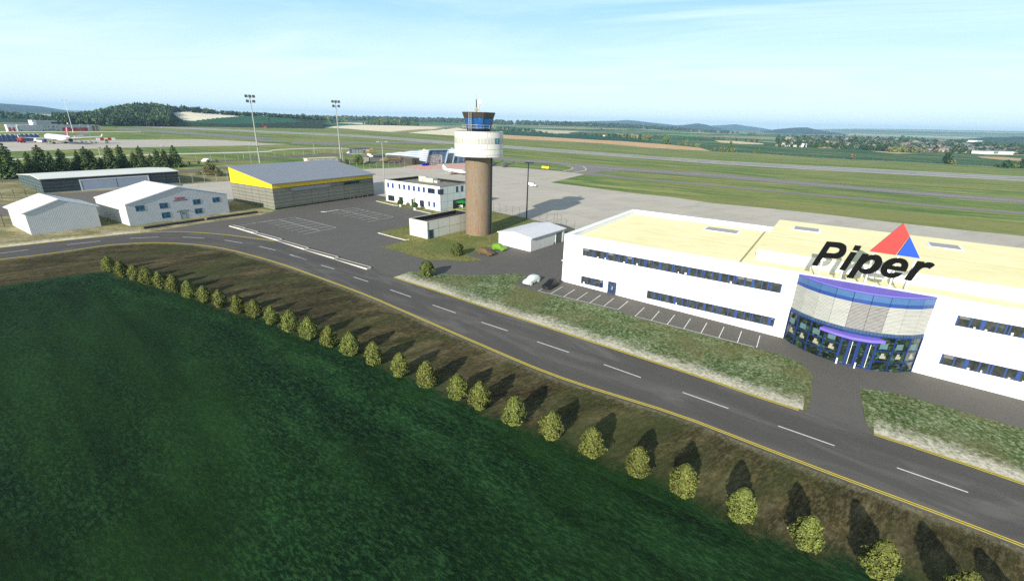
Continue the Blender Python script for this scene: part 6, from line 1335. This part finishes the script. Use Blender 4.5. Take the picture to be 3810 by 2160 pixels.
for i,(x,y,tx_,ty_,w_) in enumerate(CON):
    q=at(1,x,y+8); h_=top_of(q,1,tx_,ty_); D_=math.hypot(q[0],q[1]); cz=q[1]*FWD[1]+(q[2]-CAMH)*FWD[2]
    wid=w_*.41202/FPX*cz*1.0; j=i if i<11 else len(CON)-1-i
    lb=('tall' if h_>8 else 'short')+' dark conifer behind the dark hangar, '+CW[j]+(' from the left end' if i<11 else ' from the right end')+' of the row'
    sc_=(wid/6.0,wid/6.0,h_/10)
    if i<3: cps.append(tree('conifer',lb,'tree',conifer(i+3),trunk(9.2,.20,0,0),lf_con,q,rnd.random()*6,sc_,'conifers behind the dark hangar'))
    else: dup(cps[i%3],q,rnd.random()*6,lb,sc_)
# ------------------------------------------------------------------ distant land
def azray(k,x,y):
    d=ray(k,x,y); n=math.hypot(d[0],d[1]); return d[0]/n,d[1]/n,d[2]/n
def project(p):
    v=(p[0],p[1],p[2]-CAMH); f=sum(v[i]*FWD[i] for i in range(3)); return CX+FPX*sum(v[i]*RGT[i] for i in range(3))/f, CY-FPX*sum(v[i]*UPV[i] for i in range(3))/f
class Ridge:
    """rising ground seen against the sky: crest traced at distance d, real slopes before and behind"""
    def __init__(s,pts,d,front,back,base=-4.0,n=120):
        C=[]
        for k,x,y in pts:
            a,b,t_=azray(k,x,y); C.append((math.atan2(a,b),CAMH+t_*d))
        C.sort(); s.C=C; s.d=d; s.f=front; s.b=back; s.base=base; s.n=n; s.a0=C[0][0]; s.a1=C[-1][0]
    def crest(s,a):
        C=s.C
        for (a0,z0),(a1,z1) in zip(C,C[1:]):
            if a<=a1 or (a1,z1)==C[-1]:
                t_=max(0,min(1,(a-a0)/max(1e-9,a1-a0))); t_=t_*t_*(3-2*t_) if False else t_; return z0+(z1-z0)*t_
    def pt(s,a,u):
        """u from -1 (front foot) over 0 (crest) to 1 (back foot)"""
        r=s.d+(s.f*u if u<0 else s.b*u); x,y=r*sin(a),r*cos(a); k=.5+.5*cos(pi*u); g=hgt(x,y)-1.2
        return (x,y,g+(max(s.crest(a)-g,.5))*k if abs(u)<1 else g-.5)
    def build(s,name,mats,pick=None):
        m=MB(); U=[-1,-.85,-.74]+[-.66+.04*q for q in range(17)]+[.12,.25,.4,.6,.8,1]; U[19]=0; N=s.n
        for i in range(N+1):
            a=s.a0+(s.a1-s.a0)*i/N
            for u in U: m.v.append(s.pt(a,u))
        K=len(U)
        for i in range(N):
            for j in range(K-1):
                f=[i*K+j,(i+1)*K+j,(i+1)*K+j+1,i*K+j+1]; m.f.append(f)
                m.mi.append(pick(tuple(sum(m.v[q][c] for q in f)/4 for c in range(3))) if pick else 0)
        return struct(m.build(name,mats,None,True))
def inpoly(p,poly):
    x,y=p; r=False
    for (x0,y0),(x1,y1) in zip(poly,poly[1:]+poly[:1]):
        if (y0>y)!=(y1>y) and x<(x1-x0)*(y-y0)/(y1-y0)+x0: r=not r
    return r
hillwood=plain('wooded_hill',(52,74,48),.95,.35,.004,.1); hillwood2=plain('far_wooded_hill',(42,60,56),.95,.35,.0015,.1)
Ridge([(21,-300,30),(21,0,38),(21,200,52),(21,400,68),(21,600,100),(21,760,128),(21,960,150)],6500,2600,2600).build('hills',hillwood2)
Ridge([(21,400,112),(21,620,103),(21,750,105),(21,920,113),(21,1150,130),(21,1400,150)],9500,2600,2500).build('hills',farmland)
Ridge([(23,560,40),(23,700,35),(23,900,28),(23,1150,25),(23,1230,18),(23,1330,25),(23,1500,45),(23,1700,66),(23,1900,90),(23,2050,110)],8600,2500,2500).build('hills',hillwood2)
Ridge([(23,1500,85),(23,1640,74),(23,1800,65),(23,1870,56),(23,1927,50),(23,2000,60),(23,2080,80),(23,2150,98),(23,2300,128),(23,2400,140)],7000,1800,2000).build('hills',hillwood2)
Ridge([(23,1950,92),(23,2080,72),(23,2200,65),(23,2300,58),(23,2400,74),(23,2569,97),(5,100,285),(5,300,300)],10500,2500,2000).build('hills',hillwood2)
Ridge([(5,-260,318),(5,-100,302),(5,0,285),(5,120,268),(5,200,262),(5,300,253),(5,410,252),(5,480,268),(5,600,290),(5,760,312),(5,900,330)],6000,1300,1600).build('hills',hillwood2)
farm2=NB('far_farmland'); p=farm2.pos(); q=farm2.map(p,(1,1,1),(0,0,radians(45))); vo=farm2.n('ShaderNodeTexVoronoi'); farm2.l(farm2.map(q,(.00035,.0016,1)),vo.inputs['Vector']); vo.inputs['Scale'].default_value=1
fc=farm2.ramp(farm2.sep(vo.outputs['Color'])[0],[(0,lin((74,104,66))),(.3,lin((98,134,84))),(.5,lin((60,88,60))),(.66,lin((206,190,158))),(.8,lin((84,118,76))),(.92,lin((226,206,180)))],'CONSTANT'); farm2_m=farm2.fin(fc,.95,.1)
Ridge([(5,200,280),(5,500,270),(5,900,265),(5,1400,270),(5,2000,280),(5,2569,290),(5,3300,306)],9500,4600,2500,n=160).build('hills',farm2_m)
Ridge([(5,1500,400),(5,1900,372),(5,2200,350),(5,2569,343),(5,3300,345)],3600,700,900).build('hills',hillwood)
# wooded hill with a pale field, left
PALE=[px(21,*q) for q in ((1650,128),(1760,119),(1950,135),(2300,161),(2050,180),(1830,206),(1755,204),(1700,170))]
GRN=[px(21,*q) for q in ((1700,215),(1830,206),(2050,180),(2300,161),(2700,163),(2900,215),(2300,235))]
HR=Ridge([(21,540,236),(21,640,222),(21,800,204),(21,900,188),(21,1000,164),(21,1150,134),(21,1250,117),(21,1340,110),(21,1480,112),(21,1600,128),(21,1700,124),(21,1760,117),(21,1900,126),(21,2050,140),(21,2300,157),(21,2569,164),(22,300,196),(22,600,214),(22,900,236)],1350,400,500,n=420)
HR.build('wooded_hill',[plain('forest_floor',(40,56,34),.95,.3,.05,.1),plain('pale_stubble',(222,212,184),.95,.06,.02,.1),plain('young_crop',(44,86,60),.95,.1,.02,.1)],lambda c:(1 if inpoly(project(c),PALE) else 2 if inpoly(project(c),GRN) else 0))
# canopy far away: one mass of many crowns
def mass(name,spots,leaf,label,n=34):
    """spots: (x,y,z,height,width)"""
    m=MB(); T_=[]
    for k in range(6):
        t_=broad(40+k,1,.5,n,.26,7,.05) if True else None; T_.append(t_)
    for x,y,z_,h,w in spots:
        t_=T_[rnd.randrange(6)]; a=rnd.random()*6.28; c_,s_=cos(a),sin(a); o=len(m.v)
        m.v+=[(x+(vx*c_-vy*s_)*w,y+(vx*s_+vy*c_)*w,z_+vz*h) for vx,vy,vz in t_.v]; m.f+=[[i+o for i in f] for f in t_.f]; m.mi+=[0]*len(t_.f)
    me=bpy.data.meshes.new(name); me.from_pydata(m.v,[],m.f); me.materials.append(leaf)
    o=bpy.data.objects.new(name,me); COL.objects.link(o); o['kind']='stuff'; o['label']=label; o['category']='forest'; return o
sp=[]
while len(sp)<1700:
    a=rnd.uniform(HR.a0,HR.a1); u=rnd.uniform(-.95,.12); P=HR.pt(a,u); X,Y=project(P); zx=(X-0)/.38926; zy=(Y-370)/.38926
    if zx>1640 or (zx<900 and u<-.2 and False): continue
    if zx>1560 and zy<120: pass
    sp.append((*P,rnd.uniform(11,17),rnd.uniform(9,13)))
k=0
while k<260:
    a=rnd.uniform(HR.a0,HR.a1); u=rnd.uniform(.01,.14); P=HR.pt(a,u); X,Y=project(P); zx=X/.38926
    if zx<1600: continue
    k+=1; sp.append((*P,rnd.uniform(9,14)*(1 if zx<2000 else .75),rnd.uniform(9,14)))
mass('hill_forest',sp,lf_for,'dark mixed forest covering the hill left of the pale field')
FRD=Ridge([(22,760,236),(22,1180,236),(22,1600,243),(22,2000,252),(22,2569,262),(23,0,62),(23,400,70),(23,800,80),(23,1200,92),(23,1500,106),(23,1750,120),(23,2000,136),(23,2300,152),(23,2500,164)],3000,900,900,n=160); FRD.build('forest_ridge',[farmland])
sp=[]
for i in range(900):
    a=rnd.uniform(FRD.a0,FRD.a1); t_=(a-FRD.a0)/(FRD.a1-FRD.a0)
    if t_>.78 and rnd.random()<(t_-.72)*3.2: continue
    u=rnd.uniform(-.10,.12); P=FRD.pt(a,u); h_=27*(1 if t_<.6 else 1-(t_-.6)*1.3); sp.append((P[0],P[1],P[2]-1,h_*rnd.uniform(.75,1.1),h_*rnd.uniform(.8,1.1)))
mass('ridge_forest',sp,lf_for,'long dark forest belt along the ridge on the horizon')
# single far trees: four kinds, copied
KIND={}
NM={'dark_tree':('dense dark green far tree',lf_dark),'green_tree':('mid green far tree',lf_mid),'pale_tree':('pale yellow green far tree',lf_lite),'rust_tree':('rusty autumn coloured far tree',lf_rust)}
def fartree(kind,loc,h,w,label,group):
    if kind not in KIND: KIND[kind]=[]
    if len(KIND[kind])<3:
        m=broad(len(KIND[kind])*7+len(kind),1,.5,420,.15,10,.02); o=m.build(kind,NM[kind][1]); KIND[kind].append(o)
    else:
        o=KIND[kind][rnd.randrange(3)].copy(); COL.objects.link(o)
    o.location=loc; o.scale=(w,w,h); o.rotation_euler=(0,0,rnd.random()*6.28); o.name=kind; return tag(o,label,'tree',group)
def treeline(k,base,tops,n,kinds,where,group,wr=(.7,1.0),jit=6):
    """trees along a base line of the photo, their heights from the crown line above it"""
    def yi(L,x):
        for (x0,y0),(x1,y1) in zip(L,L[1:]):
            if x<=x1: return y0+(y1-y0)*(x-x0)/(x1-x0)
        return L[-1][1]
    for i in range(n):
        x=base[0][0]+(base[-1][0]-base[0][0])*(i+rnd.random())/n; yb=yi(base,x)-rnd.random()*jit; yt=yi(tops,x)
        q=at(k,x,yb); h=top_of(q,k,x,yt)*rnd.uniform(.72,1.05); kd=rnd.choice(kinds)
        fartree(kd,(q[0],q[1],q[2]-.3),h,h*rnd.uniform(*wr),NM[kd][0]+' '+where,group+', '+NM[kd][0].split(' far')[0])
treeline(21,[(-60,186),(0,183),(300,195),(600,213),(700,216)],[(-60,100),(0,108),(200,125),(430,140),(480,165),(560,128),(700,150)],34,['dark_tree','green_tree','dark_tree'],'in the tree line behind the fire station','tree line behind the fire station',(.8,1.1))
treeline(21,[(640,214),(900,217),(1480,217)],[(640,160),(1000,160),(1480,165)],34,['dark_tree','green_tree'],'at the foot of the wooded hill','trees at the foot of the wooded hill',(.8,1.1))
treeline(21,[(1560,213),(1760,205),(1840,206)],[(1560,170),(1680,140),(1760,150),(1840,190)],9,['green_tree','pale_tree'],'at the corner of the pale hill field','trees at the corner of the pale field')
treeline(21,[(1925,228),(1960,230)],[(1925,195),(1960,198)],2,['pale_tree'],'alone in front of the dark green hill field','bushes before the hill field')
treeline(21,[(2150,236),(2569,242)],[(2150,190),(2300,190),(2450,195),(2569,180)],14,['green_tree','pale_tree','dark_tree'],'in the hedge left of the left floodlight mast','hedge left of the floodlight mast',(.8,1.2))
treeline(22,[(0,276),(250,272),(420,258),(560,276),(720,282),(850,266),(1260,254)],[(0,220),(250,205),(280,160),(420,165),(470,155),(560,185),(620,172),(760,170),(900,182),(1140,178),(1180,190),(1260,225)],44,['green_tree','pale_tree','dark_tree','green_tree'],'in the copse between the two floodlight masts','copse between the floodlight masts',(.65,1.0))
treeline(22,[(1350,282),(1500,288),(1800,292),(1975,294)],[(1350,255),(1480,205),(1560,195),(1640,215),(1700,205),(1830,225),(1900,215),(1975,270)],26,['green_tree','pale_tree','green_tree','dark_tree'],'in the clump in the middle of the straw field','clump in the straw field',(.7,1.05))
treeline(22,[(660,294),(750,290)],[(660,278),(750,275)],5,['pale_tree'],'in the low scrub at the straw field corner','scrub at the straw field corner'); treeline(22,[(1205,280),(1240,282)],[(1205,262),(1240,264)],2,['pale_tree'],'alone on the pale strip','bushes on the pale strip'); treeline(22,[(1990,292),(2060,294)],[(1990,268),(2060,280)],3,['pale_tree'],'right of the straw field clump','bushes right of the clump')
treeline(23,[(-20,118),(110,124),(240,130),(330,136),(470,146)],[(-20,80),(60,76),(110,92),(260,90),(330,112),(470,126)],22,['dark_tree','green_tree'],'in the hedge right of the tower cab','hedge right of the tower cab',(.8,1.2))
treeline(23,[(480,150),(640,158),(760,162),(1000,178),(1140,186),(1230,192),(1460,222)],[(480,136),(640,148),(760,135),(1000,148),(1140,150),(1230,128),(1290,150),(1400,150),(1460,160)],34,['green_tree','pale_tree','dark_tree'],'in the hedgerow behind the deep green field','hedgerow behind the deep green field',(.8,1.2))
treeline(23,[(440,108),(560,112)],[(440,90),(560,95)],6,['rust_tree','pale_tree'],'in the small rusty clump between far fields','rusty clump between far fields')
treeline(23,[(780,112),(1000,128)],[(780,92),(1000,96)],10,['green_tree','dark_tree'],'along the lane between far fields','trees along the far lane',(.7,1.1))
treeline(23,[(1480,180),(1800,205),(2050,205),(2569,238)],[(1480,160),(1800,185),(2050,180),(2569,205)],26,['green_tree','dark_tree','pale_tree'],'scattered behind the striped green field','trees behind the striped field',(.8,1.3))
SOLO=[(23,1622,250,1625,156,'green_tree',.66,'tall green tree standing alone by the ochre field end'),(23,1600,250,1600,205,'green_tree',.7,'lower bush at the foot of the lone tall tree'),(23,1745,265,1745,236,'pale_tree',.9,'small pale bush right of the lone tall tree'),(23,1815,272,1830,206,'pale_tree',.6,'spindly pale tree left of the rounded pale bushes'),(23,1862,276,1862,250,'pale_tree',1.,'low pale bush between spindly tree and big bush'),(23,1920,284,1915,232,'pale_tree',1.1,'big rounded pale bush right of the spindly tree'),
 (23,2095,320,2095,292,'pale_tree',1.1,'low pale bush at the left of the fence corner scrub'),(23,2160,326,2150,276,'pale_tree',1.2,'broad pale bush in the fence corner scrub'),(23,2238,328,2234,226,'green_tree',.5,'slim green tree rising from the fence corner scrub'),(23,2262,330,2262,285,'pale_tree',1.1,'pale bush right of the slim green tree'),(23,2480,342,2480,318,'pale_tree',1.6,'low bush right of the fence corner scrub'),(23,2525,344,2525,290,'green_tree',.6,'thin green tree at the low bush on the right'),
 (5,862,564,868,513,'rust_tree',1.1,'rounded brownish bush alone at the far right fence'),(5,1792,614,1805,503,'dark_tree',.75,'leaning dark tree standing alone on the far right'),(5,1865,620,1862,572,'pale_tree',1.2,'pale bush beside the leaning dark tree'),(5,2290,645,2290,612,'green_tree',1.3,'low green bush left of the dark group at the right edge'),(5,2385,657,2380,578,'dark_tree',1.1,'dark round tree left in the group at the right edge'),(5,2470,657,2465,592,'green_tree',1.,'green tree in the middle of the right edge group'),(5,2550,658,2540,556,'dark_tree',.95,'tallest dark tree at the right picture edge'),(5,2630,660,2630,570,'dark_tree',.95,'dark tree just past the right picture edge')]
for k_,x,y,x1,y1,kd,wr,lb in SOLO:
    q=at(k_,x,y); h=top_of(q,k_,x1,y1); fartree(kd,q,h,h*wr*1.05,lb,'lone trees beyond the runway')
treeline(5,[(930,474),(1190,490)],[(930,420),(1190,415)],10,['dark_tree'],'in the dark clump before the town','dark clump before the town',(.8,1.1))
treeline(5,[(1190,498),(1370,500),(1550,504)],[(1190,440),(1280,425),(1400,425),(1550,462)],12,['rust_tree','rust_tree','pale_tree'],'in the rusty row before the town','rusty row before the town',(.9,1.2))
treeline(5,[(1580,500),(1750,505),(2180,515)],[(1580,460),(1750,470),(2180,480)],12,['rust_tree','dark_tree','green_tree'],'before the far right town roofs','trees before the right town',(.9,1.2))
treeline(5,[(0,442),(400,452),(900,468)],[(0,425),(400,405),(900,430)],16,['green_tree','dark_tree'],'at the near edge of the town','trees at the near edge of the town',(.8,1.2))
# town in the valley: houses of four kinds, each its own object
hk=[]
for i,(w_,r_) in enumerate((((214,206,188),(130,112,100)),((162,158,150),(118,118,116)),((180,172,148),(148,140,122)),((148,146,142),(98,92,88)))):
    m=MB(); m.box(-.5,.5,-.5,.5,-.2,.62); m.mat(1).prof([(-.56,.6),(.56,.6),(0,1.0)],-.53,.53,'x'); m.mat(2)
    for a in (-.3,0,.3): m.box(a-.08,a+.08,-.51,-.5,.2,.45)
    hk.append([m,[plain('house_wall_%s'%'abcd'[i],w_,.8,.05,1),plain('house_roof_%s'%'abcd'[i],r_,.8,.1,2),gdk],None])
hn=('beige house with brown roof','pale house with grey roof','cream flat looking house','grey house with dark roof')
def house(i,loc,s,rot):
    m,mt,o=hk[i]
    if o is None: o=m.build('town_house',mt); hk[i][2]=o
    else: o=o.copy(); COL.objects.link(o)
    o.location=loc; o.scale=s; o.rotation_euler=(0,0,rot); o.name='town_house'; return tag(o,'tiny '+hn[i]+' in the far town beyond the striped field','house','far town houses, '+hn[i])
cnt=0
for _ in range(4000):
    if cnt>=260: break
    x=rnd.uniform(180,2560); lo=(440+.030*x if x<1200 else 476+(x-1200)*.033); hi=(372+.022*x if x<1400 else 403+(x-1400)*.07); y=hi+(lo-hi)*rnd.random()**.8
    if x<1000 and y>425: continue
    q=at(5,x,y); D_=math.hypot(q[0],q[1]); s=D_/1000*rnd.uniform(.55,.9)
    house(rnd.randrange(4),(q[0],q[1],q[2]-.2),(rnd.uniform(9,17)*s,rnd.uniform(8,11)*s,rnd.uniform(5.5,8)*s),rnd.choice((.35,.4,1.9,.2,.5))); cnt+=1
sp=[]
for _ in range(620):
    x=rnd.uniform(100,2600); lo=(445+.030*x if x<1200 else 481+(x-1200)*.033); hi=(355+.022*x if x<1400 else 386+(x-1400)*.07); y=hi+(lo-hi)*rnd.random()
    q=at(5,x,y); D_=math.hypot(q[0],q[1]); h=D_/1000*rnd.uniform(4.5,8.5); sp.append((q[0],q[1],q[2],h,h*rnd.uniform(.9,1.4)))
mass('town_trees',sp,lf_dark,'dark garden trees between the roofs of the far town',26)
q0,q1=at(5,2182,520),at(5,2458,524); F_=Frame(q0,q1); h_=F_.face(5,2185,488)[1]; e=empty('retail_hall',F_.O,'large pale flat hall in the far town at the right','building',F_.rot)
m=MB(); m.box(0,F_.L,0,22,-1,h_); m.build('wall',plain('hall_white',(214,210,200),.6,.05,.3),e); m=MB(); m.box(-.5,F_.L+.5,-.5,22.5,h_,h_+.6); m.build('roof',trim,e); m=MB(); m.box(F_.L*.28,F_.L*.44,-.3,0,h_*.25,h_*.9); m.build('sign_field',plain('hall_sign',(120,120,96),.7,.4,1),e)
for (x0,y0,x1,y1,yt),lb,cw in (((112,438,188,440,420),'pink brick house block in front of the far town',(176,138,124)),((212,444,346,446,426),'long cream hall left of the silo before the far town',(206,198,168)),((350,448,402,450,412),'pale silo block before the far town',(206,212,216)),((590,362,640,362,346),'grey tower block on the far side of the town',(170,172,180)),((2100,404,2152,404,382),'pale block standing above the town at the right',(206,206,204))):
    q0,q1=at(5,x0,y0),at(5,x1,y1); F_=Frame(q0,q1); h_=F_.face(5,x0,yt)[1]; e=empty('town_block',F_.O,lb,'building',F_.rot); m=MB(); m.box(0,F_.L,0,F_.L*.5,-1,h_); m.build('wall',plain('block_'+lb.split()[0]+'_wall',cw,.7,.08,.3),e); m=MB(); m.box(-.4,F_.L+.4,-.4,F_.L*.5+.4,h_,h_+.5); m.build('roof',trim,e)
q0,q1=at(23,985,175),at(23,1045,177); F_=Frame(q0,q1); h_=F_.face(23,985,162)[1]; e=empty('farm_house',F_.O,'pale farmhouse with red brown roof in the hedgerow','house',F_.rot); m=MB(); m.box(0,F_.L,0,9,-1,h_*.7); m.build('wall',plain('farm_wall',(206,196,180),.8,.05,1),e); m=MB(); m.prof([(-.5,h_*.7),(9.5,h_*.7),(4.5,h_*1.25)],-.5,F_.L+.5,'x'); m.build('roof',plain('farm_roof',(176,128,104),.8,.1,1),e)
# ------------------------------------------------------------------ air
HAZE_D=8.5e-5
m=MB(); m.box(-14300,14300,-500,14300,-9,190); hz_=m.build('haze',[])
hm=bpy.data.materials.new('haze'); hm.use_nodes=True; tt=hm.node_tree
for nd in list(tt.nodes): tt.nodes.remove(nd)
ou=tt.nodes.new('ShaderNodeOutputMaterial'); pv=tt.nodes.new('ShaderNodeVolumePrincipled'); pv.inputs['Color'].default_value=(.46,.75,1,1); pv.inputs['Density'].default_value=HAZE_D; pv.inputs['Anisotropy'].default_value=.0
tt.links.new(pv.outputs[0],ou.inputs['Volume']); hz_.data.materials.clear(); hz_.data.materials.append(hm); hz_['kind']='stuff'; hz_['label']='thin blue haze in the air over the airfield'; hz_['category']='haze'
